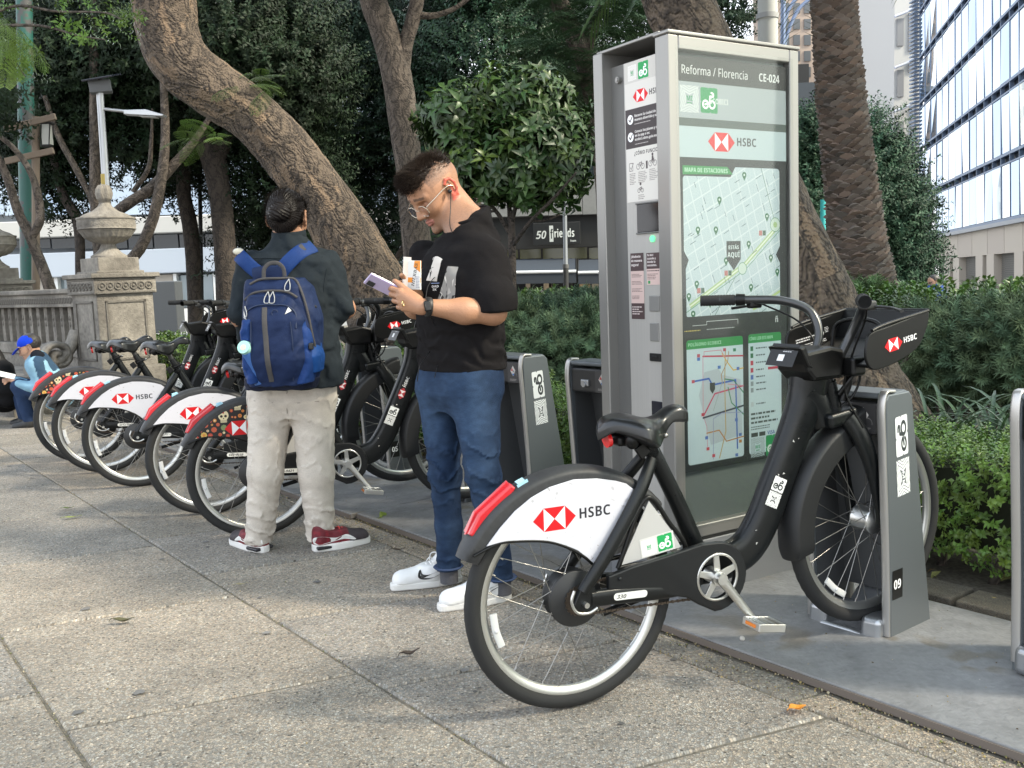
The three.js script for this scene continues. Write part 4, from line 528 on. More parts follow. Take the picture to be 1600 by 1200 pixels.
part(t, 'groove_screw', mg(rod([X0 + 0.05, 1.975, -0.33], [X0 + 0.035, 1.975, -0.33], 0.013, 0.012, 20), rod([X0 + 0.037, 1.975, -0.33], [X0 + 0.032, 1.975, -0.33], 0.008, 0.008, 6)), silver);
part(t, 'rear_slab', rbox(W - 0.004, 2.085 - B, 0.055, 0.006, cx, (2.085 + B) / 2, -0.408), silver);
part(t, 'roof', rbox(W - 0.012, 0.012, 0.36, 0.004, cx, 2.085, -0.235), silver);
// side furniture: stickers, screen, reader, slots
const onSide = (w, h, z, y, out = 0.0012) => place(new THREE.PlaneGeometry(w, h), SX - out, y, -z, 0, -Math.PI / 2, 0);
const side = canvasTex(512, 1280, (x, w, h) => {
x.fillStyle = '#d9d5cd'; x.fillRect(0, 0, w, h); x.fillStyle = '#c9c5bd'; x.fillRect(0, 0, w, 190);
ringMark(x, 50, 30, 130, 140, '#e6e3dc', '#1f9a58'); bikeMark(x, 205, 26, 150, 150, '#129a50', '#fff'); bankMark(x, 232, 320, 112, '#2a2628');
x.fillStyle = '#3a3132'; x.fillRect(0, 425, w, 360); for (const y of [520, 680]) { x.fillStyle = '#fff'; x.beginPath(); x.arc(74, y, 44, 0, 7); x.fill(); x.strokeStyle = '#3a3132'; x.lineWidth = 13; x.beginPath(); x.moveTo(52, y); x.lineTo(70, y + 20); x.lineTo(98, y - 22); x.stroke(); }
x.fillStyle = '#eae6e0'; x.font = 'bold 32px sans-serif'; x.textBaseline = 'middle'; ['Recorre la ciudad de una', 'manera divertida y sana'].forEach((s, i) => x.fillText(s, 136, 492 + i * 36)); ['Conoce los planes y tarifas', 'en la app o en:', 'ecobici.cdmx.gob.mx'].forEach((s, i) => x.fillText(s, 136, 636 + i * 36)); scribble(x, 136, 560, 260, 16, 1, '#bdb6b2', 2); scribble(x, 136, 744, 220, 16, 1, '#bdb6b2', 3);
x.fillStyle = '#332d2d'; x.font = 'bold 46px sans-serif'; x.fillText('¿CÓMO FUNCIONA?', 120, 835); x.strokeStyle = '#4a3f3f'; x.lineWidth = 5; const bike = (a, b, s) => { x.beginPath(); x.arc(a, b, s, 0, 7); x.stroke(); x.beginPath(); x.arc(a + s * 2.8, b, s, 0, 7); x.stroke(); x.beginPath(); x.moveTo(a, b); x.lineTo(a + s, b - s * 1.5); x.lineTo(a + s * 2.2, b - s * 1.5); x.lineTo(a + s * 2.8, b); x.moveTo(a + s, b - s * 1.5); x.lineTo(a + s * 1.5, b); x.lineTo(a + s * 2.3, b - s * 1.9); x.stroke(); };
x.strokeRect(44, 920, 52, 70); x.beginPath(); x.moveTo(56, 956); x.lineTo(70, 976); x.lineTo(108, 920); x.stroke(); bike(176, 960, 24); x.fillStyle = '#4a3f3f'; x.fillRect(292, 920, 26, 70); bike(356, 950, 24); x.beginPath(); x.arc(390, 870, 14, 0, 7); x.fill(); x.fillRect(378, 885, 26, 44); bike(180, 1180, 18); x.beginPath(); x.arc(206, 1120, 14, 0, 7); x.fill();
scribble(x, 44, 1010, 100, 110, 7, '#8a817c', 5); scribble(x, 176, 1004, 130, 110, 7, '#8a817c', 6); scribble(x, 340, 996, 130, 110, 7, '#8a817c', 7); scribble(x, 170, 1215, 120, 50, 3, '#8a817c', 8);
});
part(t, 'side_poster', onSide(0.196, 0.510, 0.168, 1.764), mat(1, 0.55, 0, { map: side }));
part(t, 'side_screen', mg(rbox(0.006, 0.104, 0.14, 0.002, SX - 0.001, 1.446, -0.140)), mat([0.012, 0.011, 0.012], 0.12));
part(t, 'screen_bezel', mg(rbox(0.012, 0.006, 0.152, 0.002, SX, 1.501, -0.14), rbox(0.012, 0.006, 0.152, 0.002, SX, 1.391, -0.14)), groove);
part(t, 'ready_light', place(new THREE.CylinderGeometry(0.012, 0.012, 0.006, 24).rotateZ(Math.PI / 2), SX - 0.002, 1.368, -0.125), new THREE.MeshStandardMaterial({ color: C(0.1, 0.5, 0.2), roughness: 0.3, emissive: C(0.08, 0.75, 0.22), emissiveIntensity: 1.0 }));
const st = (dark, title) => canvasTex(160, 512, (x, w, h) => { x.fillStyle = '#d3b9b2'; x.fillRect(0, 0, w, h); x.fillStyle = '#4b3a3a'; x.fillRect(0, 0, w, h * 0.27); if (dark) x.fillRect(0, h * 0.76, w, h * 0.24); x.fillStyle = '#efe6e1'; x.font = 'bold 26px sans-serif'; title.forEach((s, i) => x.fillText(s, 8, 36 + i * 32)); for (let k = 0; k < 4; k++) scribble(x, 10, h * (0.31 + k * 0.11), w - 26, h * 0.06, 3, '#75635f', 60 + k); if (dark) scribble(x, 10, h * 0.8, w - 30, h * 0.14, 4, '#d9cbc6', 70); });
part(t, 'notice', onSide(0.076, 0.248, 0.218, 1.195), mat(1, 0.55, 0, { map: st(true, ['¡Muévete', 'de manera', 'segura!']) }));
part(t, 'notice', onSide(0.078, 0.118, 0.124, 1.258), mat(1, 0.55, 0, { map: canvasTex(160, 256, (x, w, h) => { x.fillStyle = '#d3b9b2'; x.fillRect(0, 0, w, h); x.fillStyle = '#4b3a3a'; x.fillRect(0, 0, w, h * 0.5); x.fillStyle = '#efe6e1'; x.font = 'bold 23px sans-serif'; ['Tu bici', 'cuando y', 'donde la', 'necesites.'].forEach((s, i) => x.fillText(s, 8, 26 + i * 27)); scribble(x, 8, h * 0.53, w - 20, 16, 1, '#3c3232', 4); scribble(x, 8, h * 0.64, w - 22, h * 0.2, 4, '#75635f', 5); x.fillStyle = '#3a9a58'; x.fillRect(14, h * 0.87, 26, 24); }) }));
const plateOut = mat([0.30, 0.295, 0.28], 0.42, 0.4);
part(t, 'service_hatch', mg(rbox(0.006, 0.058, 0.058, 0.003, SX - 0.001, 1.130, -0.122)), plateOut);
part(t, 'service_hatch', mg(rbox(0.006, 0.068, 0.05, 0.003, SX - 0.001, 1.024, -0.125)), plateOut);
part(t, 'card_slot', mg(rbox(0.01, 0.030, 0.062, 0.003, SX - 0.001, 0.930, -0.122), rbox(0.014, 0.008, 0.03, 0.002, SX - 0.003, 0.932, -0.122)), mat(0.012, 0.4));
part(t, 'reader_window', rbox(0.008, 0.06, 0.06, 0.003, SX - 0.001, 0.735, -0.118), mat([0.012, 0.014, 0.022], 0.15));
part(t, 'paper_strip', mg(onSide(0.018, 0.30, 0.0785, 1.16, 0.0016)), mat([0.62, 0.6, 0.57], 0.6));
part(t, 'door_seam', mg(box(0.004, 1.7, 0.002, SX - 0.0005, 1.15, -0.072)), mat(0.03, 0.6));
}
// ------------------------------------------------------------ plants
function leafTris(list) { // [{p, d, n, L, w, fold}] bent leaves of four triangles
const P = [], I = [];
for (const { p, d, n, L, w, bend = 0.25 } of list) {
const s = d.clone().cross(n).normalize(), m = p.clone().addScaledVector(d, L * 0.5).addScaledVector(n, L * 0.06), tip = p.clone().addScaledVector(d, L).addScaledVector(n, -L * bend), a = m.clone().addScaledVector(s, w / 2).addScaledVector(n, w * 0.16), b = m.clone().addScaledVector(s, -w / 2).addScaledVector(n, w * 0.16), k = P.length / 3;
for (const q of [p, a, tip, b, m]) P.push(q.x, q.y, q.z); I.push(k, k + 1, k + 4, k + 1, k + 2, k + 4, k + 2, k + 3, k + 4, k + 3, k, k + 4);
}
const g = new THREE.BufferGeometry(); g.setAttribute('position', new THREE.Float32BufferAttribute(P, 3)); g.setIndex(I); g.computeVertexNormals(); return g;
}
const dirOf = (az, el) => V(Math.cos(el) * Math.cos(az), Math.sin(el), Math.cos(el) * Math.sin(az));
function twigGeo(n, len, L, w, seed, spread = 0.9, droop = 0) { // leaves set round a twig that grows along +y
const r = rng(seed), q = [];
for (let i = 0; i < n; i++) { const t = (i + 0.6) / n, az = i * 2.4 + r(), el = lerp(0.1, 1.1, t) - spread * 0.3 + (r() - 0.5) * 0.6 - droop, d = dirOf(az, el), up = V(0, 1, 0).addScaledVector(d, -d.y).normalize(); up.addScaledVector(V(r() - .5, r() - .5, r() - .5), 0.7).addScaledVector(d, -up.dot(d)).normalize(); q.push({ p: V((r() - .5) * .1 * len, t * len, (r() - .5) * .1 * len), d, n: up, L: L * (0.7 + 0.5 * r()), w: w * (0.75 + 0.4 * r()), bend: 0.1 + 0.3 * r() }); }
return leafTris(q);
}
function frondGeo(len, pairs, seed, leaflet = 0.014, wide = 0.32) { // twice-feathered frond along +x, drooping
const q = [], r = rng(seed); const pos = t => V(t * len, -0.35 * len * t * t, 0);
for (let i = 1; i <= pairs; i++) { const t = i / (pairs + 0.4), c = pos(t), pl = len * wide * Math.sin(Math.PI * (0.18 + 0.75 * t)) + 0.02; for (const s of [-1, 1]) { const d = V(0.55, -0.12 - 0.2 * r(), s).normalize(); for (let k = 1; k <= 9; k++) { const p = c.clone().addScaledVector(d, pl * k / 9); p.y -= 0.25 * pl * (k / 9) ** 2; for (const e of [-1, 1]) q.push({ p, d: V(d.x * 0.5 - e * d.z * s * 0.8, -0.1 + (r() - .5) * .3, d.z * 0.5 + e * s * d.x * 0.8).normalize(), n: V((r() - .5) * .4, 1, (r() - .5) * .4).normalize(), L: leaflet * 1.4, w: leaflet * 0.7, bend: 0.1 }); } } }
return leafTris(q);
}
const leafM = (c, rough = 0.5, tr = 0.25) => new THREE.MeshPhysicalMaterial({ color: C(...c), roughness: rough, transmission: tr, thickness: 0, side: THREE.DoubleSide });
const leafD = (c, rough = 0.6) => new THREE.MeshPhysicalMaterial({ color: C(...c), roughness: rough, specularIntensity: 0.45, side: THREE.DoubleSide });
function scatter(parent, name, geo, material, items, tint) { // items: [pos, quaternion, scale]
const m = new THREE.InstancedMesh(geo, material, items.length); m.name = name; m.castShadow = m.receiveShadow = true; m.userData.kind = 'stuff'; const c = new THREE.Color();
items.forEach(([p, q, s], i) => { _m.compose(p, q, V(s, s, s)); m.setMatrixAt(i, _m); if (tint) { const t = tint(i, p); m.setColorAt(i, c.setRGB(t[0], t[1], t[2])); } });
parent.add(m); return m;
}
const upTo = d => new THREE.Quaternion().setFromUnitVectors(V(0, 1, 0), d.clone().normalize());
const spin = (q, a) => q.clone().multiply(new THREE.Quaternion().setFromAxisAngle(V(0, 1, 0), a));
// twigs in clumps through a set of ellipsoids; keep(p) may refuse a place
function crownItems(blobs, n, seed, { clump = 14, cr = 0.5, size = 1, keep, hollow = 0.35 } = {}) {
const r = rng(seed), out = [], tot = blobs.reduce((a, b) => a + b.r[0] * b.r[1] * b.r[2], 0);
for (const b of blobs) {
const cnt = Math.round(n * b.r[0] * b.r[1] * b.r[2] / tot / clump);
for (let i = 0; i < cnt; i++) {
const d = dirOf(r() * 7, Math.asin(2 * r() - 1)), k = Math.pow(lerp(hollow, 1, r()), 0.45) * (0.85 + 0.3 * fbm(d.x * 2 + b.c.x, d.y * 2, d.z * 2 + b.c.z)), cc = b.c.clone().add(V(d.x * b.r[0] * k, d.y * b.r[1] * k, d.z * b.r[2] * k));
for (let j = 0; j < clump; j++) { const e = V(r() + r() - 1, (r() + r() - 1) * 0.7, r() + r() - 1), p = cc.clone().addScaledVector(e, cr); if (keep && !keep(p)) continue; const dir = d.clone().multiplyScalar(0.6).add(e).add(V(0, 0.35, 0)); out.push([p, spin(upTo(dir), r() * 6), size * (0.7 + 0.6 * r())]); }
}
}
return out;
}
const vary = (seed, k = 0.35, warm = 0.12) => { const r = rng(seed); return () => { const v = 1 + (r() - 0.5) * 2 * k, w = (r() - 0.5) * 2 * warm; return [v * (1 + w), v, v * (1 - w * 0.6)]; }; };
// bark
function barkTex(seed, a, b, light, lightAmt) {
const n1 = tnoise(8, seed), n2 = tnoise(26, seed + 1), n3 = tnoise(90, seed + 2), n4 = tnoise(14, seed + 3);
const ridge = (x, y) => { const w = 0.14 * (n1(x, y) - 0.5); const v = n2(x * 1.0 + w, y * 0.45 + 0.5 * w); return Math.abs(v - 0.5) * 2 * 0.6 + 0.4 * n3(x, y); };
return [dataTex(512, (x, y) => { const h = ridge(x, y), t = sstep(0.05, 0.65, h), p = sstep(0.66, 0.78, n4(x, y * 0.5) * 0.75 + 0.25 * n3(x, y)) * lightAmt; return [0, 1, 2].map(i => lerp(lerp(a[i], b[i], t), light[i], p)); }, true, 1), dataTex(512, (x, y) => [ridge(x, y)], false, 1)];
}
const barkMat = (seed, a, b, light, amt, bump = 0.02, x = {}) => { const [c, h] = barkTex(seed, a, b, light, amt); return mat(1, 0.9, 0, { map: c, bumpMap: h, bumpScale: bump, ...x }); };
const barkBrown = barkMat(101, [0.022, 0.016, 0.012], [0.125, 0.094, 0.068], [0.26, 0.18, 0.115], 0.55, 0.028), barkGrey = barkMat(121, [0.030, 0.023, 0.018], [0.11, 0.087, 0.069], [0.23, 0.185, 0.15], 0.5, 0.018), barkDark = barkMat(141, [0.014, 0.011, 0.009], [0.055, 0.042, 0.033], [0.09, 0.07, 0.055], 0.25, 0.02);
const barkRough = (amp, f = 3) => (t, a, l) => 1 + amp * fbm(Math.cos(a) * 1.6 + 7, Math.sin(a) * 1.6, l * f, 4) + amp * 0.5 * fbm(Math.cos(a) * 5, Math.sin(a) * 5 + 3, l * f * 1.8, 3);
// a limb through photograph points: [u, v, distance, width in pixels]
function limb(pts, { ns = 40, nr = 18, amp = 0.08, f = 2 } = {}) { const q = pts.map(p => at(p[0], p[1], p[2])), w = pts.map(p => p[3] / FOC * p[2] / 2); return sweep(q, w, { ns, nr, rough: barkRough(amp, f) }); }
// ---- near leaning tree left of the middle
const ficusTwig = twigGeo(12, 0.30, 0.085, 0.036, 5), bigTwig = twigGeo(12, 0.5, 0.17, 0.075, 6);
const sunHole = (() => { const hs = [[at(665, 300, 3.7), 0.75], [at(735, 480, 3.6), 0.45], [gr(150, 1120), 1.1], [gr(1330, 1150), 0.5], [at(455, 660, 4.45), 0.6]]; return p => hs.every(([c, r]) => { const d = p.clone().sub(c), k = d.dot(SUN); return k < 0 || d.addScaledVector(SUN, -k).length() > r + 0.35 * noise(p.x, p.y, p.z); }); })();  // gaps cut in the crowns so sun reaches the men and paving
{
const b = at(618, 560, 9.2).setY(0), t = thing('leaning_tree', 'thick leaning tree trunk curving up to the left behind the man with the backpack', 'tree', b);
const g = limb([[640, 640, 9.2, 175], [610, 520, 9.2, 128], [585, 455, 9.2, 108], [545, 380, 9.2, 96], [500, 308, 9.2, 88], [445, 235, 9.15, 82], [390, 178, 9.1, 80], [330, 137, 9.05, 84], [285, 98, 9, 88], [262, 50, 9, 92], [256, 0, 9, 92], [258, -80, 9, 86], [290, -220, 9, 74]], { ns: 150, nr: 44, amp: 0.13, f: 2.4 });
const lump = ball(0.17, ...at(490, 262, 8.97).toArray(), V(1.1, 1, 0.7));
part(t, 'trunk', g.translate(-b.x, -b.y, -b.z), barkBrown);
part(t, 'burl', mg(sweep([at(560, 400, 9.05), at(572, 440, 9.0), at(590, 500, 9.05)], [0.06, 0.13, 0.10], { ns: 14, nr: 16, rough: barkRough(0.25, 6) })).translate(-b.x, -b.y, -b.z), barkBrown);
part(t, 'bough', mg(limb([[290, -220, 9, 74], [380, -480, 8.4, 60], [420, -800, 7, 40]]), limb([[262, -90, 9, 70], [150, -300, 8.6, 56], [0, -600, 8, 40]])).translate(-b.x, -b.y, -b.z), barkBrown);
const fr = frondGeo(0.46, 12, 3), items = [], r = rng(31);
for (const [u, v, d, n] of [[385, 128, 8.9, 5], [330, 215, 8.6, 6], [300, 215, 8.6, 4], [395, 118, 8.9, 3], [420, 140, 8.9, 2]]) for (let i = 0; i < n; i++) items.push([at(u + (r() - .5) * 30, v + (r() - .5) * 14, d), new THREE.Quaternion().setFromEuler(new THREE.Euler((r() - .5) * 1.1, r() * 6.3, -0.2 + r() * 0.9)), 0.42 + 0.3 * r()]);
const sh = sub(t, 'leaf_shoot'); sh.position.copy(b).negate(); scatter(sh, 'fronds', fr, leafM([0.10, 0.19, 0.03], 0.5, 0.35), items, vary(4));
const cr = sub(t, 'crown'); cr.position.copy(b).negate();
scatter(cr, 'leaves', bigTwig, leafD([0.05, 0.085, 0.025]), crownItems([{ c: V(-4, 8.0, -8), r: [4, 1.3, 3.5] }, { c: V(-1, 8.6, -6), r: [3, 1.2, 3] }], 5200, 7, { cr: 0.5, keep: sunHole }), vary(8));
}
{ // kiosk tree
const b = at(1330, 640, 5.6).setY(0), t = thing('leaning_tree', 'leaning tree trunk rising behind the map kiosk, its foot showing under the bike basket', 'tree', b);
part(t, 'trunk', limb([[1370, 690, 5.5, 190], [1335, 610, 5.55, 150], [1285, 500, 5.6, 125], [1235, 380, 5.65, 110], [1160, 220, 5.7, 102], [1095, 80, 5.75, 100], [1050, -20, 5.75, 100], [1000, -200, 5.7, 90]], { ns: 110, nr: 40, amp: 0.13, f: 3 }).translate(-b.x, -b.y, -b.z), barkBrown);
const cr = sub(t, 'crown'); cr.position.copy(b).negate();
scatter(cr, 'leaves', bigTwig, leafD([0.05, 0.085, 0.025]), crownItems([{ c: V(0.5, 7.2, -3.5), r: [3, 1.1, 3.2] }], 2200, 17, { cr: 0.5, keep: sunHole }), vary(9));
}
{ // forked tree
const b = at(652, 470, 12).setY(0), t = thing('forked_tree', 'slender forked tree rising above the head of the man in the black t-shirt', 'tree', b), o = g => g.translate(-b.x, -b.y, -b.z);
part(t, 'trunk', o(limb([[668, 590, 12, 60], [655, 420, 12, 46], [640, 270, 12, 42], [630, 190, 12, 44], [620, 120, 12, 46], [604, 60, 12, 42], [583, 0, 12, 40], [560, -90, 12, 36]], { ns: 80, nr: 24, amp: 0.12 })), barkGrey);
part(t, 'limb', o(limb([[626, 130, 12, 26], [634, 70, 12, 22], [648, 20, 12, 22], [660, -60, 12, 20]], { ns: 24 })), barkGrey);
part(t, 'limb', o(limb([[648, 24, 12, 12], [680, 24, 12, 9], [712, 12, 12, 7], [745, -14, 12, 6]], { ns: 24 })), barkGrey);
const cr = sub(t, 'crown'); cr.position.copy(b).negate(); scatter(cr, 'leaves', bigTwig, leafD([0.045, 0.075, 0.03]), crownItems([{ c: at(600, -330, 12), r: [2.6, 1.3, 2.4] }], 1400, 19, {}), vary(10));
}
{ // jacaranda behind the magnolia
const b = at(950, 470, 16).setY(0), t = thing('jacaranda_tree', 'pale barked jacaranda trunk leaning behind the round shrub, left of the kiosk top', 'tree', b), o = g => g.translate(-b.x, -b.y, -b.z);
part(t, 'trunk', o(limb([[960, 520, 16, 44], [948, 300, 16, 34], [930, 170, 16, 30], [912, 90, 16, 30], [893, 45, 16, 30], [872, 0, 16, 28], [850, -80, 16, 26]], { ns: 60, amp: 0.1 })), barkGrey);
part(t, 'limb', o(limb([[914, 92, 16, 18], [924, 50, 16, 19], [940, 5, 16, 18], [955, -60, 16, 16]], { ns: 24 })), barkGrey);
const r = rng(41), items = []; for (let i = 0; i < 260; i++) items.push([at(870 + (r() - .3) * 170, 70 + (r() - .5) * 190, 15 + r() * 1.6), new THREE.Quaternion().setFromEuler(new THREE.Euler((r() - .5) * .8, r() * 6.3, -0.2 + r() * 0.7)), 0.8 + 0.6 * r()]);
const cr = sub(t, 'crown'); cr.position.copy(b).negate(); scatter(cr, 'fronds', frondGeo(0.55, 10, 9, 0.02), leafD([0.03, 0.065, 0.028]), items, vary(42));
}
{ // overhanging jacaranda branch in the top left corner
const b = at(-260, 120, 6.4), t = thing('overhanging_branch', 'light green feathery branch hanging into the top left corner', 'branch', b), o = g => g.translate(-b.x, -b.y, -b.z), R = rng(51);
const tw = [[[-260, 120], [-60, 50], [60, 40], [120, 55], [165, 62]], [[-60, 50], [20, 10], [90, 18], [165, 20], [190, 30]], [[-100, 60], [-20, 90], [20, 95], [40, 120]], [[-60, 50], [0, -20], [60, -30], [120, -20]]];
part(t, 'branch', o(mg(tw.map((q, i) => sweep(q.map(([u, v], k) => at(u, v, 6.4 - 0.08 * k)), i ? [0.012, 0.003] : [0.03, 0.012, 0.006, 0.003], { ns: 24, nr: 8 })))), barkGrey);
const it = []; for (let i = 0; i < 90; i++) { const q = tw[R() * 4 | 0], k = Math.floor(R() * (q.length - 1)), f = R(), u = lerp(q[k][0], q[k + 1][0], f), v = lerp(q[k][1], q[k + 1][1], f); it.push([at(u + (R() - .5) * 20, v + (R() - .5) * 20, 6.35 + (R() - .5) * 0.3), spin(upTo(V(R() - .3, R() - .35, R() - .5)), R() * 6), 0.7 + 0.5 * R()]); }
const fo = sub(t, 'foliage'); fo.position.copy(b).negate(); scatter(fo, 'leaves', twigGeo(22, 0.2, 0.04, 0.016, 15), leafM([0.16, 0.28, 0.045], 0.5, 0.45), it, vary(52));
const fi = []; for (let i = 0; i < 20; i++) fi.push([at(-60 + R() * 100, 10 + R() * 60, 6.1 + R() * 0.4), new THREE.Quaternion().setFromEuler(new THREE.Euler((R() - .5) * .9, R() * 6.3, -0.5 - R() * 0.6)), 0.42 + 0.4 * R()]);
scatter(fo, 'fronds', frondGeo(0.42, 14, 19, 0.012), leafM([0.17, 0.29, 0.045], 0.5, 0.45), fi, vary(53));
}
{ // magnolia with its round leathery crown
const d = 8, b = at(803, 560, d).setY(0.0), t = thing('magnolia_tree', 'small round-crowned tree with big leathery dark leaves between the man and the kiosk', 'tree', b), o = g => g.translate(-b.x, -b.y, -b.z);
const br = [[[803, 640, 14], [803, 540, 13], [801, 440, 12], [800, 380, 12], [798, 330, 11]], [[800, 385, 8], [830, 345, 6], [865, 310, 5], [900, 270, 3]], [[800, 370, 8], [775, 330, 6], [745, 300, 5], [710, 270, 3]], [[799, 350, 8], [790, 290, 6], [770, 230, 4]], [[799, 350, 7], [815, 290, 6], [840, 230, 4]], [[830, 345, 4], [850, 345, 4], [875, 335, 3]], [[775, 330, 4], [740, 330, 3], [720, 320, 2]]];
part(t, 'trunk', o(limb(br[0].map(q => [q[0], q[1], d, q[2]]), { amp: 0.05 })), barkDark);
br.slice(1).forEach((q, i) => part(t, 'limb', o(sweep(q.map((p, k) => at(p[0], p[1], d + (i % 3 - 1) * 0.15 * k)), q.map(p => p[2] / FOC * d / 2), { ns: 14, nr: 8 })), barkDark));
const ros = (s) => { const r = rng(s), q = []; for (let i = 0; i < 9; i++) { const az = i * 2.4 + r(), dd = dirOf(az, 0.15 + 0.7 * (i / 9) + (r() - .5) * .3), n = V(0, 1, 0).addScaledVector(dd, -dd.y).normalize(); q.push({ p: V(0, i * 0.008, 0), d: dd, n, L: 0.105 * (0.7 + 0.5 * r()), w: 0.04, bend: 0.15 + 0.35 * r() }); } return leafTris(q); };
const blobs = [[790, 235, 118, 92], [715, 195, 62, 62], [870, 230, 62, 68], [800, 160, 90, 42], [745, 270, 70, 50], [860, 285, 52, 34]].map(([u, v, a, c]) => ({ c: at(u, v, d), r: [a / FOC * d, c / FOC * d, Math.min(a, 100) / FOC * d] }));
const cr = sub(t, 'crown'); cr.position.copy(b).negate();
scatter(cr, 'leaves', ros(3), new THREE.MeshPhysicalMaterial({ color: C(0.034, 0.070, 0.017), roughness: 0.44, side: THREE.DoubleSide }), crownItems(blobs, 1300, 61, { clump: 5, cr: 0.12, size: 1, hollow: 0.3 }), vary(62, 0.4, 0.2));
scatter(cr, 'young_leaves', ros(4), leafM([0.10, 0.17, 0.03], 0.4, 0.35), crownItems(blobs, 60, 63, { clump: 2, cr: 0.1, hollow: 0.8 }), vary(64));
}
// ---- dark evergreens of the park: trunk limbs and crowns, from photograph points
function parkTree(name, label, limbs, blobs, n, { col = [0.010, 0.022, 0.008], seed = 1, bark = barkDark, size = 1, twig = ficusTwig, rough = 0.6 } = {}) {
const L0 = limbs[0][0], b = at(L0[0], L0[1], L0[2]); b.y = -0.06; const t = thing(name, label, 'tree', b);
limbs.forEach((l, i) => part(t, i ? 'limb' : 'trunk', limb(l, { ns: 26, nr: 12, amp: 0.10 }).translate(-b.x, -b.y, -b.z), bark));
const cr = sub(t, 'crown'); cr.position.copy(b).negate();
const bl = blobs.map(([u, v, d, a, c, dz]) => ({ c: at(u, v, d), r: [a / FOC * d, c / FOC * d, dz || a / FOC * d * 0.8] }));
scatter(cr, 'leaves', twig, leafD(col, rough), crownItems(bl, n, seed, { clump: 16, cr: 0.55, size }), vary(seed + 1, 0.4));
return t;
}
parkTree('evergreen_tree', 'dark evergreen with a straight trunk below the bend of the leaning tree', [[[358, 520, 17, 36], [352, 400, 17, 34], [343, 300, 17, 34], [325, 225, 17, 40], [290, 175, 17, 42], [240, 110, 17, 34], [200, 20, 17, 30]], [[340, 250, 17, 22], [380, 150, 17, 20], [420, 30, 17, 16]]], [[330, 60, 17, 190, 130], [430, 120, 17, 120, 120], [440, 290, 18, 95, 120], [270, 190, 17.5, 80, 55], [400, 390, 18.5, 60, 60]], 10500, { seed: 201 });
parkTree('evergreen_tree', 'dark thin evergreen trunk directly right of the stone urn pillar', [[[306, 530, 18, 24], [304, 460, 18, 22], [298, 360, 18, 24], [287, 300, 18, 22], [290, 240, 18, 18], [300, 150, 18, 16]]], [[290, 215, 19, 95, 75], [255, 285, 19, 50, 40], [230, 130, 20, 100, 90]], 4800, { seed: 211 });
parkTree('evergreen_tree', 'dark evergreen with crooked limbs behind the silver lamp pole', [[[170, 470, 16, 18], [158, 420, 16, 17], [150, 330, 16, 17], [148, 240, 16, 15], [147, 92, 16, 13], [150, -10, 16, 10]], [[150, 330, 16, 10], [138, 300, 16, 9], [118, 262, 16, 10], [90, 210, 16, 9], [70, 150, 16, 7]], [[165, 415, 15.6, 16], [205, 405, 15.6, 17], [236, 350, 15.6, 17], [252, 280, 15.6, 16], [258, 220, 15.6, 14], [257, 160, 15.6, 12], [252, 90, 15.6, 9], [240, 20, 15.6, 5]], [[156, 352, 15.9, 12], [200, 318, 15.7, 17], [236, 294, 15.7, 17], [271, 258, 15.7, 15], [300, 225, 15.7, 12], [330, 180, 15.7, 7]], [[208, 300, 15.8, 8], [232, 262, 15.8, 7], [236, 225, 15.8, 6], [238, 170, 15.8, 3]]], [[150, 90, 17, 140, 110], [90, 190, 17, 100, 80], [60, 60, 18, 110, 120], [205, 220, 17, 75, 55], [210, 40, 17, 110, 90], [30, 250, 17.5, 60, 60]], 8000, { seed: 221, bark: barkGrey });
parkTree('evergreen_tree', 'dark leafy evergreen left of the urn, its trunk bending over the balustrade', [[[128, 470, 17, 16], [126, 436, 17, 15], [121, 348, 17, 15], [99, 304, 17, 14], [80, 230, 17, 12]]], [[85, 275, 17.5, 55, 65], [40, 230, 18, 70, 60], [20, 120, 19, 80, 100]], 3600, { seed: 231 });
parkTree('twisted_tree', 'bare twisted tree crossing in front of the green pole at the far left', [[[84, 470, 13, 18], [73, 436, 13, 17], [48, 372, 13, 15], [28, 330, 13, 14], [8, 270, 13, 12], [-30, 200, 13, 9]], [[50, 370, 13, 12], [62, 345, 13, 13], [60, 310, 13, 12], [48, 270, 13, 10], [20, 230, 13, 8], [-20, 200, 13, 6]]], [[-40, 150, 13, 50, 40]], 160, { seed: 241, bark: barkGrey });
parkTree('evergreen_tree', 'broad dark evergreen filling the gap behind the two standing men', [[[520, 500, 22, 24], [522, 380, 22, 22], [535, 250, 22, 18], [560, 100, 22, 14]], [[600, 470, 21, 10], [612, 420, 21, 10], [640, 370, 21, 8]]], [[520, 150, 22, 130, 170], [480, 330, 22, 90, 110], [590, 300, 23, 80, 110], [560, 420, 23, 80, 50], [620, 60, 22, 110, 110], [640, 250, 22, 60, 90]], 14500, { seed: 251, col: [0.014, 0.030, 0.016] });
parkTree('evergreen_tree', 'tall leafy evergreen behind the small round-crowned tree, catching light on its leaves', [[[745, 500, 20, 20], [742, 380, 20, 18], [748, 240, 20, 14], [760, 80, 20, 10]]], [[740, 90, 20, 130, 130], [700, 230, 20, 70, 90], [820, 60, 20, 110, 110], [830, 200, 21, 90, 90], [900, 150, 21, 70, 120], [680, 340, 20.5, 45, 60], [790, -60, 20, 160, 90]], 11000, { seed: 261, col: [0.022, 0.050, 0.024], rough: 0.42 });
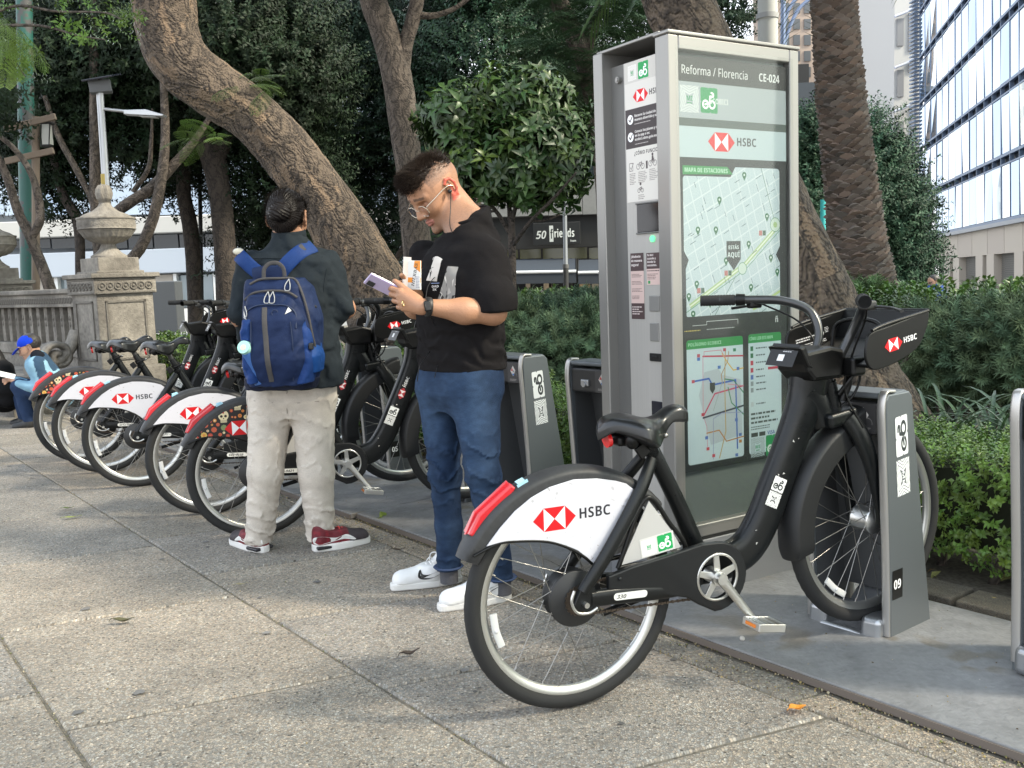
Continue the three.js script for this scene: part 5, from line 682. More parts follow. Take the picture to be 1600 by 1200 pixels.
parkTree('street_tree', 'dark green street tree with layered boughs behind the palm trunk', [[[1405, 480, 26, 14], [1402, 400, 26, 12], [1398, 300, 26, 9], [1390, 220, 26, 5]]], [[1372, 280, 26, 44, 64], [1388, 340, 26, 52, 36], [1400, 395, 26, 50, 36], [1385, 435, 26, 50, 26], [1358, 212, 26, 24, 40], [1412, 305, 26, 26, 24], [1422, 425, 26, 22, 24], [1340, 330, 26, 40, 90]], 9500, { seed: 271, col: [0.020, 0.050, 0.026], bark: barkDark, size: 1.25 });
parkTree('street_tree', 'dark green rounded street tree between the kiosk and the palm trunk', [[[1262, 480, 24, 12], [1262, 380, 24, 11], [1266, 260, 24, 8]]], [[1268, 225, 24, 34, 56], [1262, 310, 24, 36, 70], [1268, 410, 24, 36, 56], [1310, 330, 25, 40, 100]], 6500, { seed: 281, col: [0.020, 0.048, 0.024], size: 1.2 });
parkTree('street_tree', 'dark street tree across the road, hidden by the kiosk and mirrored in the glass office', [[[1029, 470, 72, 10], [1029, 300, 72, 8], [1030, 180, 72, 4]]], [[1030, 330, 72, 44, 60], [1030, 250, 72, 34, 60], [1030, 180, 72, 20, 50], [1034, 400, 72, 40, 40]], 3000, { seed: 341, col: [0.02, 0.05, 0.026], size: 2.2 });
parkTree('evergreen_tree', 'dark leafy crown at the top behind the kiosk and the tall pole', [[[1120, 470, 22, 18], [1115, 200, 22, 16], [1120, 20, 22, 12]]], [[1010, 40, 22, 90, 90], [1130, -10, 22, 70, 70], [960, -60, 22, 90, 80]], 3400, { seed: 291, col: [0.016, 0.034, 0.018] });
// unseen street trees added off to the right so their crowns shade the pavement
for (const [x, z, lab, sd] of [[8.6, -2.6, 'unseen street tree added beyond the right edge to shade the bike station', 301], [7.6, 2.6, 'unseen street tree added for shade beyond the right edge nearest the viewer', 311], [10.2, -8.2, 'unseen street tree added beyond the right edge to shade the beds', 321]]) {
const t = thing('added_shade_tree', lab, 'tree', [x, -0.06, z]); part(t, 'trunk', sweep([[0, 0, 0], [0.1, 2.5, 0.1], [-0.2, 5, 0], [0, 7.4, 0.2]], [0.3, 0.2, 0.17, 0.1], { ns: 30, nr: 14, rough: barkRough(0.1) }), barkGrey);
const cr = sub(t, 'crown'); scatter(cr, 'leaves', bigTwig, leafM([0.06, 0.10, 0.03], 0.5, 0.25), crownItems([{ c: V(-0.3, 7.7, 0), r: [2.8, 1.5, 2.8] }, { c: V(-2.4, 8.3, 0.8), r: [2.2, 1.1, 2.2] }, { c: V(1.3, 8.6, -0.8), r: [2.2, 1.3, 2.4] }], 2500, sd, { cr: 0.6, keep: p => sunHole(p.clone().add(V(x, -0.06, z))) }), vary(sd));
}
{ // palm: ringed trunk of leaf bases
const b = at(1352, 470, 11).setY(0), t = thing('palm_tree', 'thick palm trunk covered in scaly leaf bases right of the kiosk', 'palm tree', b);
const path = new THREE.CatmullRomCurve3([[1362, 560, 11, 100], [1352, 470, 11, 92], [1340, 380, 11, 80], [1325, 250, 11, 68], [1312, 130, 11, 64], [1303, 0, 11, 62], [1292, -160, 11, 60], [1280, -330, 11, 62]].map(p => at(p[0], p[1], p[2]).sub(b)));
const rad = t0 => { const w = [100, 95, 82, 72, 68, 64, 62, 62], f = t0 * 7, i = Math.min(6, f | 0); return lerp(w[i], w[i + 1], f - i) / FOC * 11 / 2; };
const trunkM = mat([0.022, 0.018, 0.015], 0.95); part(t, 'trunk', sweep(path.getPoints(40), t0 => { const r = rad(t0) * 0.92; return [r, r]; }, { ns: 60, nr: 24 }), trunkM);
const R = rng(71), sc = (() => { const P = [[-0.075, 0, 0], [0.075, 0, 0], [0.05, 0.020, 0.038], [-0.05, 0.020, 0.038], [0, 0.034, 0.05], [0, -0.02, 0.002], [-0.06, -0.012, 0.01], [0.06, -0.012, 0.01], [0, 0.05, 0.0]], I = [0, 6, 3, 6, 5, 3, 5, 4, 3, 5, 2, 4, 5, 7, 2, 7, 1, 2, 3, 4, 8, 4, 2, 8, 0, 3, 8, 2, 1, 8]; const g = new THREE.BufferGeometry(); g.setAttribute('position', new THREE.Float32BufferAttribute(P.flat(), 3)); g.setIndex(I); const n = g.toNonIndexed(); n.computeVertexNormals(); return n; })();
const it = []; const rows = 150, per = 13; for (let i = 0; i < rows; i++) { const t0 = (i + 0.5) / rows, c = path.getPoint(t0), T = path.getTangent(t0), r = rad(t0); for (let j = 0; j < per; j++) { const a = (j + (i & 1) * 0.5 + (R() - .5) * 0.2) / per * 2 * Math.PI; if (Math.sin(a) < -0.75 && t0 < 0.8) continue; const o = V(Math.cos(a), 0, Math.sin(a)); o.addScaledVector(T, -o.dot(T)).normalize(); const x = T.clone().cross(o), m = new THREE.Matrix4().makeBasis(x, T, o); it.push([c.clone().addScaledVector(o, r * 0.9), spin(new THREE.Quaternion().setFromRotationMatrix(m), 0).multiply(new THREE.Quaternion().setFromEuler(new THREE.Euler((R() - .5) * .5, (R() - .5) * .4, (R() - .5) * .35))), (0.92 + 0.3 * R()) * r / 0.25]); } }
scatter(t, 'leaf_bases', sc, mat([0.15, 0.118, 0.098], 0.85, 0, { side: THREE.DoubleSide }), it, vary(72, 0.4, 0.1));
const top = path.getPoint(1), fr = []; for (let i = 0; i < 26; i++) { const a = i * 2.4, e = 0.9 - i * 0.045, c = []; for (let k = 0; k <= 6; k++) { const q = k / 6; c.push(top.clone().add(V(Math.cos(a) * q * 2.6, Math.sin(e) * q * 2.2 - q * q * 1.9 + 0.2, Math.sin(a) * q * 2.6))); } fr.push(c); }
const blades = []; for (const c of fr) for (let k = 4; k < 60; k++) { const f = k / 60 * 6, i = Math.min(5, f | 0), p = c[i].clone().lerp(c[i + 1], f - i), d = c[i + 1].clone().sub(c[i]).normalize(), s = d.clone().cross(V(0, 1, 0)).normalize(); for (const e of [-1, 1]) blades.push({ p, d: s.clone().multiplyScalar(e).addScaledVector(d, 0.6).addScaledVector(V(0, 1, 0), -0.15).normalize(), n: V(0, 1, 0), L: 0.45, w: 0.03 }); }
const cr = sub(t, 'crown'); const m = part(cr, 'fronds', leafTris(blades), leafD([0.05, 0.09, 0.03])); m.userData.kind = 'stuff';
}
// ---- hedges, junipers and strap-leaved plants in the beds
const boxSprig = twigGeo(13, 0.075, 0.024, 0.0145, 81, 0.6), boxSprig2 = twigGeo(13, 0.10, 0.028, 0.017, 82, 0.6);
function hedge(label, s0, s1, n0, n1, y0, y1, dens, { geo = boxSprig, col = [0.085, 0.15, 0.028], seed = 1, size = 1, stems = true, tr = 0.3, wave = 0.05 } = {}) {
const c0 = onRow((s0 + s1) / 2, (n0 + n1) / 2), t = thing('clipped_hedge', label, 'hedge', c0), r = rng(seed), it = [], push = (s, n, y, d, k = 1) => { const w = wave * fbm(s * 2.3, y * 3, n * 3 + seed); const p = onRow(s, n, y).addScaledVector(d, w + (r() - .6) * 0.05).sub(c0); const e = d.clone().add(V(r() - .5, r() - .1, r() - .5).multiplyScalar(1.1)); it.push([p, spin(upTo(e), r() * 6), size * k * (0.75 + 0.6 * r())]); };
const L = s1 - s0, W = n1 - n0, H = y1 - y0; const up = V(0, 1, 0), fr = EN.clone().negate();
for (let i = 0; i < L * W * dens; i++) push(s0 + r() * L, n0 + r() * W, y1 + (r() < 0.06 ? 0.03 * r() : 0), up); for (let i = 0; i < L * H * dens; i++) push(s0 + r() * L, n0, y0 + Math.pow(r(), 1.05) * H, fr); for (let i = 0; i < L * H * dens * 0.4; i++) push(s0 + r() * L, n1, y0 + r() * H, EN);
for (let i = 0; i < W * H * dens; i++) { push(s0, n0 + r() * W, y0 + r() * H, ER.clone().negate()); push(s1, n0 + r() * W, y0 + r() * H, ER); }
scatter(t, 'foliage', geo, leafM(col, 0.42, tr), it, vary(seed + 3, 0.4, 0.15));
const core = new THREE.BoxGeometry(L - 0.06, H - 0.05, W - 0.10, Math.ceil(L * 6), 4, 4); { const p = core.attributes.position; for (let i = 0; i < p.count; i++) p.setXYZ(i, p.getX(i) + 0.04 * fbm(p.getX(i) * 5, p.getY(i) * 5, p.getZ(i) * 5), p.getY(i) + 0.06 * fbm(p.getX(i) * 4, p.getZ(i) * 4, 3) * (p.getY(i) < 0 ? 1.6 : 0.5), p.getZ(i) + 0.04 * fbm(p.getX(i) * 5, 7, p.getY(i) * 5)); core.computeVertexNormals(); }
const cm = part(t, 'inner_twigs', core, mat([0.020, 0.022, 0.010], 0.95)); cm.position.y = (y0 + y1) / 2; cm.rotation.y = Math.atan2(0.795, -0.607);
if (stems) for (let s = s0 + 0.1; s < s1; s += 0.22 + r() * 0.12) { const n = n0 + 0.06 + r() * 0.16, b = onRow(s, n, -0.05).sub(c0); part(t, 'stem', sweep([b, b.clone().add(V((r() - .5) * .06, 0.10, (r() - .5) * .06)), b.clone().add(V((r() - .5) * .14, 0.26, (r() - .5) * .1))], [0.022, 0.017, 0.012], { ns: 8, nr: 8, rough: barkRough(0.2, 20) }), barkGrey); }
return t;
}
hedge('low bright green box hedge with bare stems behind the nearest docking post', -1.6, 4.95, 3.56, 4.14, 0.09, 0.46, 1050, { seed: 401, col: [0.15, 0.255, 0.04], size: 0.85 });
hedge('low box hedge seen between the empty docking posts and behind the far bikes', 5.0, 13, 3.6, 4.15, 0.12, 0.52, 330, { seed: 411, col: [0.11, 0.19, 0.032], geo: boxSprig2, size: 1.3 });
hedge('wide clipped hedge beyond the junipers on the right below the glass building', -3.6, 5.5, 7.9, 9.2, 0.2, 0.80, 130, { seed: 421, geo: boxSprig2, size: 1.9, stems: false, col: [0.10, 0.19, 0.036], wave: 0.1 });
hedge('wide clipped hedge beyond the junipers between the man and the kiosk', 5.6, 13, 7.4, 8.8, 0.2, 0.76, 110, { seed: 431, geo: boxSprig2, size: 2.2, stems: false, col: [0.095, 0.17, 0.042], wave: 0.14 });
const juniper = (() => { const r = rng(91), q = []; for (let i = 0; i < 46; i++) { const t = i / 46, az = i * 2.4, d = dirOf(az, 0.5 + 0.5 * r()); q.push({ p: V(0, t * 0.16, 0), d, n: V(0, 1, 0).addScaledVector(d, -d.y).normalize(), L: 0.055 * (0.7 + 0.6 * r()), w: 0.0075, bend: 0.05 }); } return leafTris(q); })();
function bush(label, u, v, d, a, c, n, seed, col = [0.098, 0.150, 0.080]) {
const cc = at(u, v, d), b = V(cc.x, 0, cc.z), t = thing('juniper_bush', label, 'shrub', b); const R = [a / FOC * d, c / FOC * d, a / FOC * d * 0.8], r = rng(seed), blobs = []; for (let i = 0; i < 9; i++) blobs.push({ c: V((r() - .5) * 1.5 * R[0], cc.y + (r() - .6) * R[1], (r() - .5) * 1.2 * R[2]), r: [R[0] * (0.32 + .2 * r()), R[1] * (0.5 + .25 * r()), R[2] * 0.45] });
const it = crownItems(blobs, n, seed, { clump: 10, cr: 0.11, hollow: 0.35 }); scatter(t, 'foliage', juniper, leafD(col, 0.6), it, vary(seed + 2, 0.35));
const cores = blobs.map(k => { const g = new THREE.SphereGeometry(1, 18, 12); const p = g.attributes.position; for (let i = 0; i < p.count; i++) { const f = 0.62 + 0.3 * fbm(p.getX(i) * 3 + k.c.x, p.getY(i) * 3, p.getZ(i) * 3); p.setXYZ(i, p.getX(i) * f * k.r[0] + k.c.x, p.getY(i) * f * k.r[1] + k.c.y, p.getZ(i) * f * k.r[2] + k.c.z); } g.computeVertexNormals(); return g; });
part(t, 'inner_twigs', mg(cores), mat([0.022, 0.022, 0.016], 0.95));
part(t, 'stem', mg([0, 1, 2, 3].map(i => sweep([V((i - 1.5) * 0.1, -0.05, 0), V((i - 1.5) * 0.2 * (1 + r()), cc.y * 0.5, (r() - .5) * 0.3), V((i - 1.5) * R[0] * 0.4, cc.y, 0)], [0.03, 0.02, 0.012], { ns: 8, nr: 6 }))), barkGrey);
}
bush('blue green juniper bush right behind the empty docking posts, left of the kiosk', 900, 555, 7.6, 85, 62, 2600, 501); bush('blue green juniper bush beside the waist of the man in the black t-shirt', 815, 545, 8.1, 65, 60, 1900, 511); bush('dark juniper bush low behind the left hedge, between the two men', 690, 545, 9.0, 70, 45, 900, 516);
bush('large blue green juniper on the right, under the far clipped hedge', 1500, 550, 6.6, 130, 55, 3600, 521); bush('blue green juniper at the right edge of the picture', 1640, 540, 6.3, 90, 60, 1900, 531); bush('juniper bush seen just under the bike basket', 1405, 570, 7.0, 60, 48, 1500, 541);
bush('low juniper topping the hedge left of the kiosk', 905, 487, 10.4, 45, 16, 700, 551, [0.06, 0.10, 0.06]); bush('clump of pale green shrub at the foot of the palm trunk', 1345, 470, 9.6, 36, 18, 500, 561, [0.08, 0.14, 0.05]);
function strapPlant(label, u, v, d, n, h, seed, lean = 0) {
const cc = at(u, v, d), b = V(cc.x, 0, cc.z), t = thing('strap_leaf_plant', label, 'plant', b), r = rng(seed), mats = [leafM([0.07, 0.135, 0.055], 0.36, 0.25), leafM([0.10, 0.17, 0.07], 0.36, 0.25), leafM([0.05, 0.10, 0.045], 0.4, 0.25)];
for (let i = 0; i < n; i++) { const a = r() * 6.3 , reach = h * (0.35 + 0.9 * r()), hh = h * (0.75 + 0.4 * r()), P = [], I = [], U = [], w = 0.011 + 0.006 * r(), k = 9, ox = (r() - .5) * 0.16, oz = (r() - .5) * 0.16; for (let j = 0; j <= k; j++) { const f = j / k, rr = reach * Math.pow(f, 1.5), y = hh * (1.55 * f - 0.85 * f * f) * 1.35, ww = w * Math.pow(Math.max(0, 1 - Math.pow(f, 3)), 0.7), px = ox + Math.cos(a) * rr + lean * f, pz = oz + Math.sin(a) * rr, sx = -Math.sin(a) * ww, sz = Math.cos(a) * ww; P.push(px + sx, y, pz + sz, px, y - ww * 0.5, pz, px - sx, y, pz - sz); if (j < k) { const q = j * 3; I.push(q, q + 1, q + 3, q + 1, q + 4, q + 3, q + 1, q + 2, q + 4, q + 2, q + 5, q + 4); } } const g = new THREE.BufferGeometry(); g.setAttribute('position', new THREE.Float32BufferAttribute(P, 3)); g.setIndex(I); g.computeVertexNormals(); part(t, 'leaf', g, mats[i % 3]); }
}
strapPlant('strap-leaved plant behind the nearest docking post, arching to the right', 1455, 660, 4.9, 24, 0.50, 601); strapPlant('strap-leaved plant over the low hedge near the right edge', 1555, 655, 4.8, 28, 0.50, 611); strapPlant('strap-leaved plant cut by the right edge of the picture', 1640, 660, 4.7, 24, 0.52, 621); strapPlant('strap-leaved plant in the middle of the right hand bed', 1505, 650, 5.4, 20, 0.46, 626); strapPlant('strap-leaved plant between the two empty docking posts', 872, 640, 6.9, 16, 0.46, 631); strapPlant('small strap-leaved plant behind the bike basket', 1420, 650, 5.2, 14, 0.46, 641);
// ------------------------------------------------------------ far buildings, balustrade, poles
const pxBox = (u0, v0, u1, v1, d, th, o, bev = 0) => { const c = at((u0 + u1) / 2, (v0 + v1) / 2, d), w = Math.abs(u1 - u0) / FOC * d, h = Math.abs(v1 - v0) / FOC * d; const g = bev ? rbox(w, h, th, bev) : new THREE.BoxGeometry(w, h, th); return g.translate(c.x - o.x, c.y - o.y, c.z - th / 2 - o.z); };
const glassDark = mat([0.02, 0.026, 0.03], 0.06, 0.0), concrete = mat([0.19, 0.19, 0.185], 0.85), whitePaint = mat([0.72, 0.72, 0.70], 0.6), blackPaint = mat(0.008, 0.6);
{ const a = tnoise(40, 801), b = tnoise(7, 802); concrete.map = dataTex(256, (x, y) => { const v = 0.85 + 0.2 * b(x, y) + 0.12 * (a(x, y) - 0.5); return [v, v, v]; }, true, 2); }
{ // pale glazed block behind the park on the left
const d = 42, o = at(300, 470, d), t = thing('office_block', 'pale blue glazed office block with white bands behind the dark trees on the left', 'building', o);
const gl = [[0.30, 0.36, 0.44], [0.26, 0.33, 0.42], [0.34, 0.40, 0.47]].map(c => mat(c, 0.12, 0.35)), pane = (u0, v0, u1, v1, m) => part(t, 'pane', pxBox(u0, v0, u1, v1, d, 0.08, o), m), R = rng(811);
part(t, 'wall', pxBox(-160, 150, 660, 480, d + 0.6, 6, o), mat([0.30, 0.33, 0.36], 0.7));
for (let r = 0; r < 3; r++) for (let u = -160; u < 655; u += 55) pane(u + 1.2, 172 + r * 55, u + 53.8, 225 + r * 55, gl[R() * 3 | 0]);
part(t, 'white_band', pxBox(-165, 338, 665, 364, d - 0.7, 1.4, o, 0.05), mat([0.42, 0.41, 0.39], 0.6)); part(t, 'white_band', pxBox(-165, 389, 665, 427, d - 0.5, 1.0, o, 0.05), mat([0.36, 0.40, 0.46], 0.5));
for (let u = -160; u < 655; u += 40) pane(u + 1, 366, u + 38, 388, glassDark); for (let u = -160; u < 655; u += 62) { part(t, 'ground_floor_pane', pxBox(u + 2, 430, u + 59, 478, d, 0.08, o), (u / 62 | 0) % 3 ? mat([0.2, 0.24, 0.26], 0.1, 0.2) : mat([0.42, 0.38, 0.33], 0.5)); part(t, 'column', pxBox(u - 2, 428, u + 3, 480, d - 0.3, 0.5, o), whitePaint); }
}
{ // restaurant front
const d = 30, o = at(860, 470, d), t = thing('restaurant_building', 'concrete fronted restaurant with a black shopfront and dark awnings in the middle background', 'building', o);
part(t, 'wall', pxBox(640, 120, 1260, 490, d + 1.2, 8, o), mat([0.012, 0.012, 0.013], 0.8));
for (let u = 640; u < 1250; u += 54) part(t, 'fascia_panel', pxBox(u + 0.5, 284 - (u - 800) * 0.03, u + 53, 337 - (u - 800) * 0.03, d, 0.4, o, 0.01), concrete);
for (let r = 0; r < 3; r++) for (let u = 640; u < 1250; u += 46) part(t, 'upper_window', pxBox(u + 2, 130 + r * 52, u + 42, 172 + r * 52, d + 0.9, 0.1, o), glassDark);
part(t, 'shopfront_board', pxBox(770, 338, 1000, 386, d + 0.2, 0.2, o), blackPaint);
for (let u = 775; u < 1000; u += 36) part(t, 'shop_window', pxBox(u + 1.5, 387, u + 34, 404, d + 0.5, 0.06, o), mat([0.10, 0.10, 0.04], 0.08));  // yellow leaf reflection put into the pane colour
for (let u = 772; u < 1010; u += 30) part(t, 'shop_post', pxBox(u, 404, u + 3, 482, d + 0.4, 0.12, o), blackPaint);
for (const [u, w, c] of [[822, 7, [0.45, 0.36, 0.26]], [850, 8, [0.5, 0.42, 0.3]], [862, 5, [0.35, 0.3, 0.22]], [906, 16, [0.55, 0.36, 0.2]], [924, 12, [0.4, 0.34, 0.26]], [808, 12, [0.32, 0.37, 0.37]]]) part(t, 'interior_panel', pxBox(u, u === 808 ? 457 : 440, u + w, 480, d + 1.1, 0.1, o), mat(c, 0.8));
for (const [u, v] of [[844, 457], [866, 459], [904, 456], [861, 457], [930, 455]]) part(t, 'lit_bulb', ball(0.05, 0, 0, 0, V(1, 1, 1), 10).translate(...at(u, v, d + 0.6).sub(o).toArray()), new THREE.MeshStandardMaterial({ color: C(0.5, 0.3, 0.1), emissive: C(1, 0.5, 0.12), emissiveIntensity: 1.6 }));
const sg = canvasTex(512, 192, (x, w, h) => { x.fillStyle = '#0d1012'; x.fillRect(0, 0, w, h); x.fillStyle = '#b9bcb8'; x.font = 'italic bold 104px sans-serif'; x.textBaseline = 'middle'; x.fillText('50', 14, h * 0.54); x.fillRect(172, 20, 44, 152); x.fillStyle = '#0d1012'; x.font = 'bold 110px sans-serif'; x.save(); x.translate(180, h * 0.52); x.scale(0.7, 1.1); x.fillText('f', 0, 0); x.restore(); x.fillStyle = '#cfd2cd'; x.font = 'bold 96px sans-serif'; x.save(); x.translate(222, h * 0.5); x.scale(0.80, 1.1); x.fillText('riends', 0, 0); x.restore(); x.font = 'bold 26px sans-serif'; x.fillText('Team', 402, h * 0.88); });
const so = at(870, 365, d - 0.2), sw = 72 / FOC * d, s = thing('restaurant_sign', 'black board lettered 50 friends in pale letters above the awnings', 'sign', so); part(s, 'board', rbox(sw, 34 / FOC * d, 0.08, 0.01), blackPaint); part(s, 'lettering', place(new THREE.PlaneGeometry(sw * 0.97, 31 / FOC * d), 0, 0, 0.042), mat(1, 0.5, 0, { map: sg }));
const fabric = mat([0.030, 0.038, 0.052], 0.7), edge = mat([0.7, 0.72, 0.74], 0.5);
for (const [u0, u1, lab] of [[785, 900, 'dark awning with a white edge below the restaurant sign'], [903, 1010, 'dark awning partly hidden by the left edge of the kiosk']]) {
const a = at(u0, 406, d), b = at(u1, 404, d), c = at(u1, 424, d - 1.3), e = at(u0, 426, d - 1.3), aw = thing('awning', lab, 'awning', a); const f = p => p.clone().sub(a);
const quadG = (p, q, r, s) => { const g = new THREE.BufferGeometry(); g.setAttribute('position', new THREE.Float32BufferAttribute([p, q, r, s].flatMap(v => v.toArray()), 3)); g.setAttribute('uv', new THREE.Float32BufferAttribute([0, 0, 1, 0, 1, 1, 0, 1], 2)); g.setIndex([0, 3, 1, 1, 3, 2]); g.computeVertexNormals(); return g; };
part(aw, 'canopy', quadG(f(a), f(b), f(c), f(e)), mat([0.030, 0.038, 0.052], 0.7, 0, { side: THREE.DoubleSide })); const dy = V(0, -0.34, 0.02); part(aw, 'valance', quadG(f(e), f(c), f(c).add(dy), f(e).add(dy)), mat([0.02, 0.026, 0.036], 0.7, 0, { side: THREE.DoubleSide })); part(aw, 'edge_bar', rod(f(e), f(c), 0.045), edge); part(aw, 'awning_arm', mg(rod(f(a), f(e), 0.02), rod(f(b), f(c), 0.02)), blackPaint);
}
}
{ // glass office on the right: floors of panes over a stone ground floor
const A = v => at(1437, v, 70), Bn = v => at(1700, v, 44); // far and near corners at given photograph heights
const o = A(470), t = thing('glass_office_building', 'glass curtain wall office building with blue mullions filling the top right', 'building', o);
const levF = [372, 306, 233, 162, 91, 19, -53, -125], levN = [317, 182, 34, -112, -258, -404, -550, -696], R = rng(831);
const fr = mat([0.15, 0.20, 0.29], 0.4, 0.4), dk = mat([0.02, 0.026, 0.036], 0.4, 0.3), gl = [[0.52, 0.57, 0.62], [0.36, 0.44, 0.53], [0.58, 0.61, 0.63], [0.28, 0.37, 0.47]].map(c => mat(c, 0.03, 0.9));
const fa = A(372), fb = Bn(317), ax = fb.clone().sub(fa); const L = ax.length(); ax.normalize(); const up = V(0, 1, 0), out = up.clone().cross(ax).normalize(); if (out.x > 0) out.negate();
const P = (f, lev, off) => A(levF[lev]).lerp(Bn(levN[lev]), f).addScaledVector(out, off).sub(o);
const hexa = (p, q, r, s, th) => { const g = new THREE.BufferGeometry(), v = [p, q, r, s], w = v.map(k => k.clone().addScaledVector(out, -th)), all = [...v, ...w]; const F = [[0, 1, 2, 3], [7, 6, 5, 4], [0, 4, 5, 1], [1, 5, 6, 2], [2, 6, 7, 3], [3, 7, 4, 0]], pos = []; for (const f of F) for (const k of [0, 1, 2, 0, 2, 3]) pos.push(...all[f[k]].toArray()); g.setAttribute('position', new THREE.Float32BufferAttribute(pos, 3)); g.setAttribute('uv', new THREE.Float32BufferAttribute(new Float32Array(pos.length / 3 * 2), 2)); g.computeVertexNormals(); return g; };
const NC = 20;
for (let l = 0; l < 6; l++) for (let c = 0; c < NC; c++) { const f0 = c / NC, f1 = (c + 1) / NC, lo = (f, k) => P(f, l, 0).lerp(P(f, l + 1, 0), k), j = () => (R() - .5) * 0.05, q = [lo(f0, 0.04), lo(f1, 0.04), lo(f1, 0.86), lo(f0, 0.86)].map(v => v.addScaledVector(out, j())); part(t, 'pane', hexa(...q, 0.04), gl[R() * 4 | 0]); }
for (let l = 0; l < 6; l++) { const lo = (f, k, e) => P(f, l, e).lerp(P(f, l + 1, e), k); part(t, 'spandrel', hexa(lo(0, 0.87, -0.25), lo(1, 0.87, -0.25), lo(1, 0.985, -0.25), lo(0, 0.985, -0.25), 0.2), dk); part(t, 'floor_rail', hexa(lo(0, 0.855, 0.04), lo(1, 0.855, 0.04), lo(1, 0.88, 0.04), lo(0, 0.88, 0.04), 0.2), fr); part(t, 'floor_rail', hexa(lo(0, -0.01, 0.04), lo(1, -0.01, 0.04), lo(1, 0.03, 0.04), lo(0, 0.03, 0.04), 0.2), fr); }
for (let c = 0; c <= NC; c++) { const w = 0.03; const a = P(c / NC, 0, 0.02), b = P(c / NC, 6, 0.02); part(t, 'mullion', hexa(a.clone().addScaledVector(ax, -w), a.clone().addScaledVector(ax, w), b.clone().addScaledVector(ax, w), b.clone().addScaledVector(ax, -w), 0.24), fr); }
// louvre strip on the far corner
for (let k = 0; k < 70; k++) { const f = k / 70, p = P(0, 0, 0.1).lerp(P(0, 6, 0.1), f).addScaledVector(ax, -0.75); part(t, 'louvre', box(0.5, 0.10, 0.9, p.x, p.y, p.z), fr); }
part(t, 'core', hexa(P(0, 0, -0.3), P(1, 0, -0.3), P(1, 6, -0.3), P(0, 6, -0.3), 12), dk);
// stone ground floor
const S0 = A(374), S1 = Bn(322), G0 = A(474), G1 = Bn(500), stone = [mat([0.46, 0.40, 0.33], 0.6), mat([0.42, 0.36, 0.30], 0.55)], Q = (f, k, off) => S0.clone().lerp(S1, f).lerp(G0.clone().lerp(G1, f), k).addScaledVector(out, off - 0.15).sub(o);
for (let c = 0; c < 10; c++) part(t, 'stone_slab', hexa(Q(c / 10 + 0.001, 0.34, 0), Q((c + 1) / 10 - 0.001, 0.34, 0), Q((c + 1) / 10 - 0.001, 0.03, 0), Q(c / 10 + 0.001, 0.03, 0), 0.3), stone[c & 1]);
part(t, 'canopy_edge', hexa(Q(-0.01, 0.03, 0.25), Q(1, 0.03, 0.25), Q(1, -0.015, 0.25), Q(-0.01, -0.015, 0.25), 0.5), mat([0.25, 0.27, 0.3], 0.4, 0.4));
part(t, 'dark_recess', hexa(Q(0, 1, -1.2), Q(1, 1, -1.2), Q(1, 0.33, -1.2), Q(0, 0.33, -1.2), 0.2), mat(0.012, 0.7));
for (const f of [0.0, 0.20, 0.27, 0.43, 0.50, 0.66, 0.74, 0.92]) part(t, 'stone_pillar', hexa(Q(f, 1, 0.05), Q(f + 0.045, 1, 0.05), Q(f + 0.045, 0.335, 0.05), Q(f, 0.335, 0.05), 0.6), stone[0]);
for (const [a, b] of [[0.10, 0.20], [0.315, 0.43], [0.545, 0.66]]) { for (let k = 0; k < 14; k++) part(t, 'shutter_slat', hexa(Q(a, 0.335 + (k + 1) * 0.025, -0.4), Q(b, 0.335 + (k + 1) * 0.025, -0.4), Q(b, 0.335 + k * 0.025 + 0.002, -0.36), Q(a, 0.335 + k * 0.025 + 0.002, -0.36), 0.04), mat([0.24, 0.23, 0.21], 0.5, 0.3)); }
}
